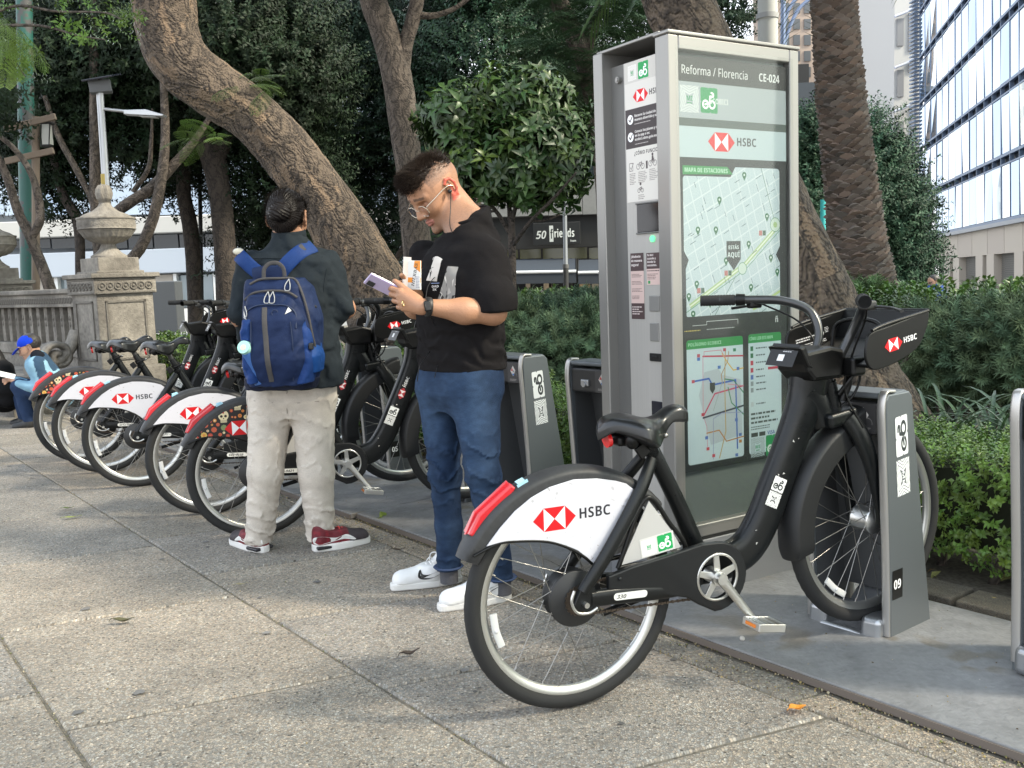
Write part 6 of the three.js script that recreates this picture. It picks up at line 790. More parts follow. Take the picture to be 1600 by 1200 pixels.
{ // street end between the trees and the glass office
const B = (name, lab, u0, v0, u1, v1, d, m, fn) => { const o = at((u0 + u1) / 2, v1, d), t = thing(name, lab, 'building', o); part(t, 'wall', pxBox(u0, v0, u1, v1, d, 9, o), m); fn && fn(t, o, d); return t; };
const W = (t, o, d, rects, m, th = 0.25) => { for (const [a, b, c, e] of rects) part(t, 'window', pxBox(a, b, c, e, d - 0.1, th, o), m); };
const gridR = (u0, v0, u1, v1, nx, ny, f = 0.7) => { const q = []; for (let i = 0; i < nx; i++) for (let j = 0; j < ny; j++) { const w = (u1 - u0) / nx, h = (v1 - v0) / ny; q.push([u0 + i * w + w * (1 - f) / 2, v0 + j * h + h * (1 - f) / 2, u0 + (i + 1) * w - w * (1 - f) / 2, v0 + (j + 1) * h - h * (1 - f) / 2]); } return q; };
const grey = mat([0.08, 0.085, 0.09], 0.3);
B('apartment_building', 'pinkish beige tower glimpsed left of the palm trunk', 1216, -60, 1272, 400, 95, mat([0.32, 0.25, 0.205], 0.8), (t, o, d) => { W(t, o, d, gridR(1220, -50, 1270, 300, 3, 14, 0.6), grey); part(t, 'ledge', pxBox(1214, 150, 1276, 158, d - 0.8, 2, o), concrete); });
B('apartment_building', 'pale concrete tower with a dark top ledge right of the palm trunk', 1310, -80, 1395, 420, 100, mat([0.27, 0.245, 0.23], 0.8), (t, o, d) => { part(t, 'ledge', pxBox(1322, 40, 1385, 52, d - 0.8, 2, o), mat([0.16, 0.15, 0.15], 0.7)); part(t, 'darker_wall', pxBox(1326, 75, 1365, 170, d - 0.3, 1, o), mat([0.15, 0.14, 0.145], 0.8)); W(t, o, d, gridR(1312, -60, 1392, 36, 5, 5, 0.55), grey); W(t, o, d, gridR(1328, 180, 1392, 400, 4, 10, 0.55), grey); W(t, o, d, gridR(1330, 80, 1362, 165, 2, 3, 0.8), mat([0.10, 0.10, 0.105], 0.6)); });  // one wall face in a darker grey than the tower
B('tan_building', 'tan brick building with rows of small openings under the slatted roof terrace', 1362, 52, 1398, 430, 85, mat([0.28, 0.215, 0.155], 0.8), (t, o, d) => W(t, o, d, gridR(1366, 80, 1394, 210, 4, 9, 0.6), mat([0.16, 0.125, 0.095], 0.7), 0.2));
{ const d = 84, o = at(1378, 58, d), t = thing('roof_pergola', 'slatted rust brown roof pergola jutting out above the tan building', 'pergola', o); for (let k = 0; k < 8; k++) part(t, 'slat', rod(at(1357 + k * 1.5, 56 - k * 5.2, d).sub(o), at(1392 + k * 1.6, 57 - k * 5.2, d - 0.5).sub(o), 0.07, 0.07, 6), mat([0.36, 0.2, 0.14], 0.7)); part(t, 'beam', mg(rod(at(1357, 58, d).sub(o), at(1372, 16, d).sub(o), 0.1), rod(at(1392, 58, d).sub(o), at(1406, 16, d).sub(o), 0.1)), mat([0.36, 0.2, 0.14], 0.7)); }
B('white_building', 'bright white building with a few narrow windows left of the glass office', 1397, -60, 1437, 440, 78, mat([0.46, 0.45, 0.435], 0.7), (t, o, d) => { for (const v of [20, 100, 168, 240, 300]) part(t, 'ledge', sweep([at(1398, v + 6, d - 0.4).sub(o), at(1418, v - 2, d - 0.4).sub(o), at(1436, v - 14, d - 0.4).sub(o)], 0.12, { ns: 10, nr: 6 }), mat([0.45, 0.47, 0.55], 0.6)); W(t, o, d, [[1420, 22, 1430, 78], [1420, 96, 1430, 112], [1424, 168, 1431, 215], [1402, 30, 1412, 70], [1402, 110, 1412, 150], [1402, 190, 1412, 225], [1420, 255, 1431, 290]], mat([0.22, 0.22, 0.23], 0.4)); });
{ const d = 30, o = at(1415, 476, d), t = thing('street_fence', 'cream gate pillar and pale fence bars at the foot of the dark street trees', 'fence', o); part(t, 'pillar', pxBox(1377, 441, 1402, 490, d, 0.6, o, 0.03), mat([0.62, 0.55, 0.45], 0.8)); for (let u = 1406; u < 1456; u += 5) part(t, 'bar', pxBox(u, 446, u + 2, 488, d + 0.2, 0.05, o), mat([0.5, 0.47, 0.42], 0.6)); part(t, 'rail', mg(pxBox(1402, 448, 1458, 450.5, d + 0.16, 0.06, o), pxBox(1402, 482, 1458, 485, d + 0.16, 0.06, o)), mat([0.5, 0.47, 0.42], 0.6)); part(t, 'low_wall', pxBox(1250, 452, 1378, 495, d + 0.5, 0.5, o), mat([0.06, 0.055, 0.055], 0.85)); }
}
{ // white tower added far beyond the park trees to brighten the glass office reflections
const o = V(-40, -4, -170), t = thing('added_white_tower', 'white tower added far beyond the park to brighten the reflections in the glass office', 'building', o), m = mat([0.55, 0.54, 0.52], 0.7), w = mat([0.22, 0.24, 0.27], 0.3); part(t, 'wall', box(64, 95, 40, 0, 47, 0), m);
for (let i = 0; i < 12; i++) for (let j = 0; j < 18; j++) part(t, 'window', box(2.6, 2.2, 0.3, -29 + i * 5.3, 6 + j * 5, 20), w); for (let i = 0; i < 8; i++) for (let j = 0; j < 18; j++) part(t, 'window', box(0.3, 2.2, 2.4, 32, 6 + j * 5, -17 + i * 4.9), w);
}
{ // tall concrete mast behind the kiosk and the curved lamp arms beside it
const d = 14, o = at(1200, 500, d), t = thing('concrete_mast', 'pale grey concrete mast above the right top corner of the kiosk', 'mast', o); part(t, 'shaft', sweep([at(1204, 480, d).sub(o), at(1200, 70, d).sub(o), at(1198, -120, d).sub(o)], [0.17, 0.14, 0.13], { ns: 10, nr: 24 }), mat([0.42, 0.42, 0.40], 0.8)); part(t, 'collar', mg(rod(at(1199, 30, d).sub(o), at(1199, 22, d).sub(o), 0.155, 0.155, 24)), mat([0.3, 0.3, 0.3], 0.6));
const e = 24, p = at(1222, 480, e), l = thing('street_lamp', 'blue grey street lamp post with two arched arms between kiosk and palm', 'street lamp', p), m = mat([0.16, 0.20, 0.30], 0.45, 0.5); part(l, 'post', rod(at(1222, 480, e).sub(p), at(1224, -60, e).sub(p), 0.09, 0.06), m); for (const [a, b] of [[72, 20], [40, 0]]) part(l, 'arm', sweep([at(1224, a + 6, e).sub(p), at(1232, a - 24, e).sub(p), at(1250, b - 8, e).sub(p), at(1285, b - 34, e).sub(p)], 0.045, { ns: 20, nr: 8 }), m); part(l, 'lamp_head', place(rbox(0.5, 0.08, 0.2, 0.03), ...at(1290, -22, e).sub(p).toArray()), m);
const s = at(1285, 470, 21), q = thing('teal_pole', 'thin teal signal pole with a short pale arm left of the palm trunk', 'pole', s); part(q, 'post', rod(V(0, -1, 0), at(1286, 312, 21).sub(s), 0.06), mat([0.02, 0.30, 0.29], 0.4)); part(q, 'arm', rod(at(1257, 346, 21).sub(s), at(1286, 348, 21).sub(s), 0.035), whitePaint);
const g = at(884, 480, 24), r = thing('lamp_post', 'thin grey lamp post with a dark foot standing before the restaurant sign', 'lamp post', g); part(r, 'post', rod(at(884, 418, 24).sub(g), at(881, 240, 24).sub(g), 0.055, 0.045), mat([0.32, 0.34, 0.36], 0.4, 0.5)); part(r, 'foot', rod(V(0, -0.6, 0), at(884, 417, 24).sub(g), 0.07), mat(0.03, 0.5)); part(r, 'lamp_head', place(rbox(0.6, 0.08, 0.2, 0.03), ...at(866, 236, 24).sub(g).toArray()), mat([0.2, 0.2, 0.2], 0.5)); part(r, 'joint', rod(at(884, 419, 24).sub(g), at(884, 413, 24).sub(g), 0.08), mat(0.1, 0.5));
}
{ // poles on the left
const f = (o, d) => (u, v) => at(u, v, d).sub(o);
{ const d = 14.5, o = at(46, 470, d), P = f(o, d), t = thing('green_pole', 'thick dark green pole with peeling paint behind the left urn', 'pole', o); const n = tnoise(9, 841), n2 = tnoise(40, 842); const pt = dataTex(256, (x, y) => { const p = sstep(0.55, 0.66, n(x, y) * 0.7 + n2(x, y) * 0.3); return [lerp(0.012, 0.06, p), lerp(0.085, 0.06, p), lerp(0.068, 0.06, p)]; }, true, 1.6); part(t, 'shaft', sweep([P(47, 520), P(42, 250), P(38, 20), P(36, -100)], [0.12, 0.115, 0.11, 0.11], { ns: 12, nr: 24 }), mat(1, 0.5, 0, { map: pt })); }
{ const d = 13.6, o = at(56, 470, d), P = f(o, d), t = thing('wooden_post', 'weathered wooden post with two crossboards and a small lantern at the far left', 'post', o), wood = mat([0.22, 0.17, 0.13], 0.85); part(t, 'shaft', rod(P(56, 520), P(56, 182), 0.055, 0.05), wood); for (const [a, b, c, e] of [[11, 203, 90, 183], [12, 253, 87, 236]]) { const p = P(a, b), q = P(c, e), m = p.clone().add(q).multiplyScalar(0.5), L = p.distanceTo(q); part(t, 'crossboard', place(rbox(L, 0.085, 0.05, 0.008), m.x, m.y, m.z + 0.06, 0, 0, Math.atan2(q.y - p.y, q.x - p.x)), wood); } const l = sub(t, 'lantern'); part(l, 'lantern_frame', mg(place(rbox(0.15, 0.03, 0.13, 0.01), ...P(74, 193).toArray()), place(rbox(0.13, 0.03, 0.12, 0.01), ...P(73, 228).toArray()), ...[-1, 1].flatMap(s => [-1, 1].map(k => rod(P(74, 193).add(V(s * 0.06, 0, k * 0.05)), P(73, 228).add(V(s * 0.055, 0, k * 0.05)), 0.008, 0.008, 6)))), blackPaint); part(l, 'lantern_glass', place(box(0.11, 0.28, 0.10), ...P(73.5, 210).toArray()), mat([0.45, 0.45, 0.42], 0.2)); }
{ const d = 14, o = at(170, 470, d), P = f(o, d), t = thing('lamp_post', 'silver solar lamp post with a flat led arm rising behind the stone urn', 'lamp post', o), sv = mat([0.52, 0.53, 0.54], 0.35, 0.6), dg = mat([0.13, 0.135, 0.14], 0.5, 0.2); part(t, 'post', rod(P(173, 400), P(156, 145), 0.055, 0.05, 20), sv); part(t, 'foot', rod(P(177, 480), P(173, 400), 0.07, 0.06, 20), mat(0.03, 0.5)); part(t, 'battery_box', place(rbox(0.29, 0.17, 0.2, 0.01), ...P(157, 136).toArray(), 0, 0.3, 0.1), dg); part(t, 'solar_panel', place(rbox(0.42, 0.025, 0.5, 0.006), ...P(159, 121).toArray(), 0.25, 0.1, 0.12), mat([0.03, 0.032, 0.045], 0.2)); part(t, 'solar_bracket', rod(P(157, 136), P(159, 122), 0.03), dg); part(t, 'arm', rod(P(160, 170), P(215, 176), 0.022), sv); part(t, 'lamp_head', place(poly([[-0.26, 0.03], [0.05, 0.045], [0.30, -0.02], [0.29, -0.045], [-0.26, -0.03]], 0.16, -0.08, 0.008), ...P(225, 177).toArray(), 0, 0, -0.06), sv); part(t, 'lamp_lens', place(rbox(0.24, 0.012, 0.12, 0.004), ...P(233, 183).toArray(), 0, 0, -0.1), mat([0.5, 0.5, 0.48], 0.3)); part(t, 'yellow_sticker', rod(P(163.5, 272), P(165.8, 306), 0.0553, 0.0556, 20), mat([0.55, 0.4, 0.1], 0.6)); }
{ const d = 19, o = at(315, 490, d), P = f(o, d), t = thing('black_pole', 'thin black pole between the two dark tree trunks left of the backpack man', 'pole', o); part(t, 'shaft', rod(P(316, 520), P(312, 270), 0.04), blackPaint); part(t, 'pole_cap', ball(0.06, ...P(312, 268).toArray()), blackPaint); }
{ const d = 26, o = at(265, 500, d), t = thing('notice_board', 'white sheet on a dark street cabinet seen above the far handlebars', 'cabinet', o); part(t, 'cabinet', pxBox(238, 440, 276, 520, d, 0.6, o, 0.03), mat([0.07, 0.075, 0.08], 0.5)); part(t, 'white_sheet', pxBox(254, 463, 269, 481, d + 0.02, 0.02, o), whitePaint); }
}
// stone balustrade with urns and a bench
const stoneC = (() => { const a = tnoise(50, 851), b = tnoise(9, 852), c = tnoise(4, 853); return [dataTex(512, (x, y) => { const s = sstep(0.5, 0.8, c(x, y) * 0.6 + b(x, y) * 0.4), v = 0.205 + 0.08 * (a(x, y) - .5) + 0.10 * (b(x, y) - .5); return [v * (1.05 - 0.45 * s), v * (0.96 - 0.42 * s), v * (0.82 - 0.36 * s)]; }, true, 1.3), dataTex(256, (x, y) => [a(x, y) * .6 + b(x, y) * .4], false, 0.5)]; })();
const stoneM = mat(1, 0.9, 0, { map: stoneC[0], bumpMap: stoneC[1], bumpScale: 0.006 }), stoneD = mat([0.22, 0.2, 0.185], 0.92, 0, { map: stoneC[0], bumpMap: stoneC[1], bumpScale: 0.008 });
const uvm = g => { const p = g.attributes.position, n = g.attributes.normal, u = new Float32Array(p.count * 2); for (let i = 0; i < p.count; i++) { const X = Math.abs(n.getX(i)), Y = Math.abs(n.getY(i)); u[2 * i] = Y > 0.7 ? p.getX(i) : X > 0.7 ? p.getZ(i) + 3 : p.getX(i); u[2 * i + 1] = Y > 0.7 ? p.getZ(i) : p.getY(i); } g.setAttribute('uv', new THREE.BufferAttribute(u, 2)); return g; };
function flutedLathe(prof, n = 72, flute) { // flute(t, angle) changes the radius
const P = [], I = [], U = [], m = prof.length - 1; for (let i = 0; i <= m; i++) for (let j = 0; j <= n; j++) { const a = j / n * 2 * Math.PI, r = prof[i][0] * (flute ? flute(prof[i][1], a) : 1); P.push(Math.cos(a) * r, prof[i][1], Math.sin(a) * r); U.push(j / n * 1.5, prof[i][1]); }
for (let i = 0; i < m; i++) for (let j = 0; j < n; j++) { const a = i * (n + 1) + j, b = a + n + 1; I.push(a, b, a + 1, b, b + 1, a + 1); } const g = new THREE.BufferGeometry(); g.setAttribute('position', new THREE.Float32BufferAttribute(P, 3)); g.setAttribute('uv', new THREE.Float32BufferAttribute(U, 2)); g.setIndex(I); g.computeVertexNormals(); return g;
}
function urn(parent) {
const S = 0.92, dens = q => { const o = []; for (let i = 0; i < q.length - 1; i++) for (let k = 0; k < 4; k++) o.push([lerp(q[i][0], q[i + 1][0], k / 4) * S, lerp(q[i][1], q[i + 1][1], k / 4) * S]); o.push([q[q.length - 1][0] * S, q[q.length - 1][1] * S]); return o; };
part(parent, 'urn_foot', flutedLathe(dens([[0.0, 0], [0.20, 0], [0.20, 0.03], [0.15, 0.06], [0.10, 0.11], [0.08, 0.16], [0.12, 0.18]])), stoneM);
part(parent, 'urn_bowl', flutedLathe(dens([[0.10, 0.175], [0.17, 0.19], [0.25, 0.24], [0.29, 0.30], [0.31, 0.325]]), 112, (y, a) => 1 + 0.045 * Math.abs(Math.cos(a * 14)) - 0.02), stoneM);
part(parent, 'urn_band', flutedLathe(dens([[0.30, 0.325], [0.325, 0.335], [0.318, 0.35], [0.318, 0.44], [0.33, 0.452], [0.325, 0.47], [0.28, 0.475]]), 128, (y, a) => 1 + (y > 0.325 && y < 0.40 ? 0.022 * Math.cos(a * 26) * Math.cos((y - 0.36) * 70 + Math.sin(a * 13) * 2) : 0)), stoneM);
part(parent, 'urn_lid', flutedLathe(dens([[0.30, 0.47], [0.24, 0.51], [0.15, 0.545], [0.08, 0.60], [0.062, 0.64], [0.075, 0.655]])), stoneM);
part(parent, 'urn_finial', flutedLathe(dens([[0.05, 0.65], [0.085, 0.69], [0.098, 0.75], [0.09, 0.80], [0.06, 0.845], [0.0, 0.86]]), 64, (y, a) => 1 + 0.05 * Math.cos(a * 8)), stoneM);
}
{
const P1 = at(190, 634, 10.5), P2 = at(12, 634, 12.9); P1.y = P2.y = -0.03; const yTop = 1.30, ax = P1.clone().sub(P2), ang = Math.atan2(-ax.z, ax.x);
const pier = (lab, p, ulab) => {
const t = thing('stone_pier', lab, 'pillar', p, ang), b = (n, w, h, y, r = 0.012, m = stoneM) => part(t, n, uvm(rbox(w, h, w, r, 0, y, 0)), m);
b('plinth', 0.74, 0.5, 0.22, 0.02); b('shaft', 0.62, 0.84, 0.86); const fr = part(t, 'frieze', uvm(rbox(0.68, 0.17, 0.68, 0.008, 0, 1.335, 0)), stoneM); b('cornice', 0.75, 0.05, 1.445); b('cap_block', 0.45, 0.17, 1.553); b('cap_step', 0.52, 0.03, 1.482);
for (const [x, z, ry] of [[0, 1, 0], [-1, 0, -Math.PI / 2], [1, 0, Math.PI / 2], [0, -1, Math.PI]]) { const q = []; for (let k = -3; k <= 3; k++) { q.push(place(new THREE.TorusGeometry(0.036, 0.010, 8, 16), k * 0.085, 1.335, 0.342)); q.push(ball(0.016, k * 0.085, 1.335, 0.345, V(1, 1, 0.7), 8)); } q.push(box(0.64, 0.014, 0.012, 0, 1.405, 0.342), box(0.64, 0.014, 0.012, 0, 1.265, 0.342)); part(fr, 'carving', mg(q).rotateY(ry), stoneM); part(t, 'panel_moulding', mg(box(0.44, 0.022, 0.022, 0, 1.17, 0.311), box(0.44, 0.022, 0.022, 0, 0.56, 0.311), box(0.022, 0.632, 0.022, -0.209, 0.865, 0.311), box(0.022, 0.632, 0.022, 0.209, 0.865, 0.311)).rotateY(ry), stoneM); }
const u = thing('stone_urn', ulab, 'urn', p.clone().setY(1.605), ang); urn(u);
};
pier('carved stone pier topped by the nearer urn behind the far bikes', P1, 'carved lidded stone urn on the pier behind the far bikes'); pier('carved stone pier at the left edge topped by the farther urn', P2, 'lidded stone urn at the left edge of the picture');
const L = P1.distanceTo(P2), t = thing('stone_balustrade', 'weathered stone balustrade with square balusters running left from the urn pier', 'balustrade', P2, ang);
part(t, 'top_rail', uvm(mg(rbox(L, 0.06, 0.44, 0.02, L / 2, 1.30, 0), rbox(L, 0.15, 0.36, 0.01, L / 2, 1.195, 0))), stoneM); const bl = []; for (let x = 0.4; x < L; x += 0.075) bl.push(place(new THREE.TorusGeometry(0.028, 0.009, 6, 12), x, 1.195, 0.183)); part(t, 'rail_carving', mg(bl), stoneM);
part(t, 'bottom_rail', uvm(mg(rbox(L, 0.14, 0.42, 0.015, L / 2, 0.62, 0), rbox(L, 0.60, 0.36, 0.02, L / 2, 0.26, 0))), stoneM); part(t, 'back_wall', uvm(box(L, 0.5, 0.06, L / 2, 0.9, -0.12)), stoneD);
for (let x = 0.46; x < L - 0.3; x += 0.235) { const b = part(t, 'baluster', uvm(rbox(0.095, 0.44, 0.18, 0.008, x, 0.905, 0.02)), stoneM); part(b, 'baluster_carving', mg(ball(0.02, x, 0.99, 0.112, V(1, 1.5, 0.6), 10), ball(0.016, x, 0.92, 0.112, V(1, 2, 0.6), 10)), stoneM); }
// bench along its foot
const b = thing('stone_bench', 'low moulded stone bench under the balustrade where the man in the blue cap sits', 'bench', P2, ang), prof = [[0, 0], [0.72, 0], [0.72, 0.10], [0.66, 0.13], [0.62, 0.22], [0.66, 0.30], [0.74, 0.33], [0.74, 0.41], [0.70, 0.43], [0, 0.43]];
const bg = poly(prof, L + 1.6, 0, 0.012).rotateY(-Math.PI / 2).translate(L - 0.1, 0, 0.36); part(b, 'seat', uvm(bg), stoneM);
const sc = []; for (let k = 0; k <= 40; k++) { const a = k / 40 * 8.2, r = 0.16 - k * 0.0032; sc.push([L - 0.30, 0.60 + Math.sin(a) * r, 0.52 + Math.cos(a) * r]); } part(b, 'scroll_end', mg(sweep(sc, () => [0.035, 0.09], { ns: 90, nr: 10, ref: [1, 0, 0], p: 4 }), sweep([[L - 0.30, 0.86, 0.30], [L - 0.30, 0.66, 0.40], [L - 0.30, 0.50, 0.62], [L - 0.30, 0.46, 0.85]], () => [0.05, 0.09], { ns: 24, nr: 10, ref: [1, 0, 0], p: 4 })), stoneM);
}
// ------------------------------------------------------------ smooth bodies from distance fields
const smin = (a, b, k) => { const h = Math.max(k - Math.abs(a - b), 0) / k; return Math.min(a, b) - h * h * k * 0.25; };
const smax = (a, b, k) => -smin(-a, -b, k);
function capD(a, b, ra, rb) { const dx = b.x - a.x, dy = b.y - a.y, dz = b.z - a.z, L = dx * dx + dy * dy + dz * dz || 1e-9; return (x, y, z) => { const px = x - a.x, py = y - a.y, pz = z - a.z; let t = (px * dx + py * dy + pz * dz) / L; t = t < 0 ? 0 : t > 1 ? 1 : t; const ex = px - dx * t, ey = py - dy * t, ez = pz - dz * t; return Math.sqrt(ex * ex + ey * ey + ez * ez) - (ra + (rb - ra) * t); }; }
function ellD(c, r, ax = [V(1, 0, 0), V(0, 1, 0), V(0, 0, 1)]) { const [A, B, D] = ax, m = Math.min(r[0], r[1], r[2]); return (x, y, z) => { const px = x - c.x, py = y - c.y, pz = z - c.z; const a = (px * A.x + py * A.y + pz * A.z) / r[0], b = (px * B.x + py * B.y + pz * B.z) / r[1], d = (px * D.x + py * D.y + pz * D.z) / r[2]; const k0 = Math.sqrt(a * a + b * b + d * d), k1 = Math.sqrt(a * a / r[0] / r[0] + b * b / r[1] / r[1] + d * d / r[2] / r[2]); return k1 < 1e-6 ? -m : k0 * (k0 - 1) / k1; }; }
function boxD(c, h, r, ax = [V(1, 0, 0), V(0, 1, 0), V(0, 0, 1)]) { const [A, B, D] = ax; return (x, y, z) => { const px = x - c.x, py = y - c.y, pz = z - c.z; const a = Math.abs(px * A.x + py * A.y + pz * A.z) - h[0] + r, b = Math.abs(px * B.x + py * B.y + pz * B.z) - h[1] + r, d = Math.abs(px * D.x + py * D.y + pz * D.z) - h[2] + r; return Math.hypot(Math.max(a, 0), Math.max(b, 0), Math.max(d, 0)) + Math.min(Math.max(a, b, d), 0) - r; }; }
// a trunk of oval sections: [{c, a, b}] from the bottom up; a along L (sideways), b along F (front)
function ovalD(sec, Lx, Fx, p = 2.3) { const n = sec.length, y0 = sec[0].c.y, y1 = sec[n - 1].c.y; return (x, y, z) => { const yy = y < y0 ? y0 : y > y1 ? y1 : y; let i = 0; while (i < n - 2 && yy > sec[i + 1].c.y) i++; const s = sec[i], q = sec[i + 1]; let t = (yy - s.c.y) / (q.c.y - s.c.y); t = t * t * (3 - 2 * t) * 0.5 + t * 0.5; const px = x - lerp(s.c.x, q.c.x, t), pz = z - lerp(s.c.z, q.c.z, t), a = lerp(s.a, q.a, t), b = lerp(s.b, q.b, t); const u = Math.abs(px * Lx.x + pz * Lx.z) / a, v = Math.abs(px * Fx.x + pz * Fx.z) / b; const k = Math.pow(Math.pow(u, p) + Math.pow(v, p), 1 / p); let d = (k - 1) * Math.min(a, b); const o = y < y0 ? y0 - y : y > y1 ? y - y1 : -Math.min(y - y0, y1 - y); return o > 0 ? (d > 0 ? Math.hypot(d, o) : Math.max(d, o)) : Math.max(d, o * 0.9); }; }
const uni = (list, k) => (x, y, z) => { let d = list[0](x, y, z); for (let i = 1; i < list.length; i++) d = smin(d, list[i](x, y, z), k); return d; };
function mesh3(f, lo, hi, h, color) { // surface nets with far blocks skipped
const n = [0, 1, 2].map(i => Math.ceil((hi[i] - lo[i]) / h / 4) * 4 + 1), [nx, ny, nz] = n, F = new Float32Array(nx * ny * nz).fill(9), id = (i, j, k) => (k * ny + j) * nx + i, B = 4, lim = B * h * 0.5 * 1.75 * 1.5;
for (let k = 0; k < nz; k += B) for (let j = 0; j < ny; j += B) for (let i = 0; i < nx; i += B) {
const c = f(lo[0] + (i + B / 2) * h, lo[1] + (j + B / 2) * h, lo[2] + (k + B / 2) * h), near = Math.abs(c) < lim;
for (let c2 = k; c2 < Math.min(k + B, nz); c2++) for (let b2 = j; b2 < Math.min(j + B, ny); b2++) for (let a2 = i; a2 < Math.min(i + B, nx); a2++) F[id(a2, b2, c2)] = near ? f(lo[0] + a2 * h, lo[1] + b2 * h, lo[2] + c2 * h) : c;
}
const vi = new Int32Array(nx * ny * nz).fill(-1), P = [], I = [], N = [], U = [], Cc = [];
for (let k = 0; k < nz - 1; k++) for (let j = 0; j < ny - 1; j++) for (let i = 0; i < nx - 1; i++) {
let m = 0; const v = []; for (let q = 0; q < 8; q++) { const w = F[id(i + (q & 1), j + (q >> 1 & 1), k + (q >> 2))]; v.push(w); if (w < 0) m |= 1 << q; } if (m === 0 || m === 255) continue;
let sx = 0, sy = 0, sz = 0, c = 0; for (let q = 0; q < 8; q++) for (const e of [1, 2, 4]) if (!(q & e)) { const r = q | e; if ((v[q] < 0) !== (v[r] < 0)) { const t = v[q] / (v[q] - v[r]); sx += (q & 1) + (e === 1 ? t : 0); sy += (q >> 1 & 1) + (e === 2 ? t : 0); sz += (q >> 2) + (e === 4 ? t : 0); c++; } }
vi[id(i, j, k)] = P.length / 3; const x = lo[0] + (i + sx / c) * h, y = lo[1] + (j + sy / c) * h, z = lo[2] + (k + sz / c) * h; P.push(x, y, z); const e = h * 0.6, gx = f(x + e, y, z) - f(x - e, y, z), gy = f(x, y + e, z) - f(x, y - e, z), gz = f(x, y, z + e) - f(x, y, z - e), g = Math.hypot(gx, gy, gz) || 1; N.push(gx / g, gy / g, gz / g); U.push(x * 0.75 - z * 0.66, y); if (color) { const w = color(x, y, z, gx / g, gy / g, gz / g); Cc.push(w[0], w[1], w[2]); }
}
const quad = (a, b, c, d, s) => { if (a < 0 || b < 0 || c < 0 || d < 0) return; s ? I.push(a, b, c, a, c, d) : I.push(a, c, b, a, d, c); };
for (let k = 1; k < nz - 1; k++) for (let j = 1; j < ny - 1; j++) for (let i = 1; i < nx - 1; i++) { const s = F[id(i, j, k)] < 0; if (s !== F[id(i + 1, j, k)] < 0) quad(vi[id(i, j - 1, k - 1)], vi[id(i, j, k - 1)], vi[id(i, j, k)], vi[id(i, j - 1, k)], s); if (s !== F[id(i, j + 1, k)] < 0) quad(vi[id(i - 1, j, k - 1)], vi[id(i - 1, j, k)], vi[id(i, j, k)], vi[id(i, j, k - 1)], s); if (s !== F[id(i, j, k + 1)] < 0) quad(vi[id(i - 1, j - 1, k)], vi[id(i, j - 1, k)], vi[id(i, j, k)], vi[id(i - 1, j, k)], s); }
const g = new THREE.BufferGeometry(); g.setAttribute('position', new THREE.Float32BufferAttribute(P, 3)); g.setAttribute('normal', new THREE.Float32BufferAttribute(N, 3)); g.setAttribute('uv', new THREE.Float32BufferAttribute(U, 2)); if (color) g.setAttribute('color', new THREE.Float32BufferAttribute(Cc, 3)); g.setIndex(I); return g;
}
const boundsOf = (pts, pad) => { const lo = [1e9, 1e9, 1e9], hi = [-1e9, -1e9, -1e9]; for (const p of pts) { ['x', 'y', 'z'].forEach((k, i) => { lo[i] = Math.min(lo[i], p[k] - pad); hi[i] = Math.max(hi[i], p[k] + pad); }); } return [lo, hi]; };
const join = list => mergeGeometries(list.map(g => g.index ? g.toNonIndexed() : g), false);
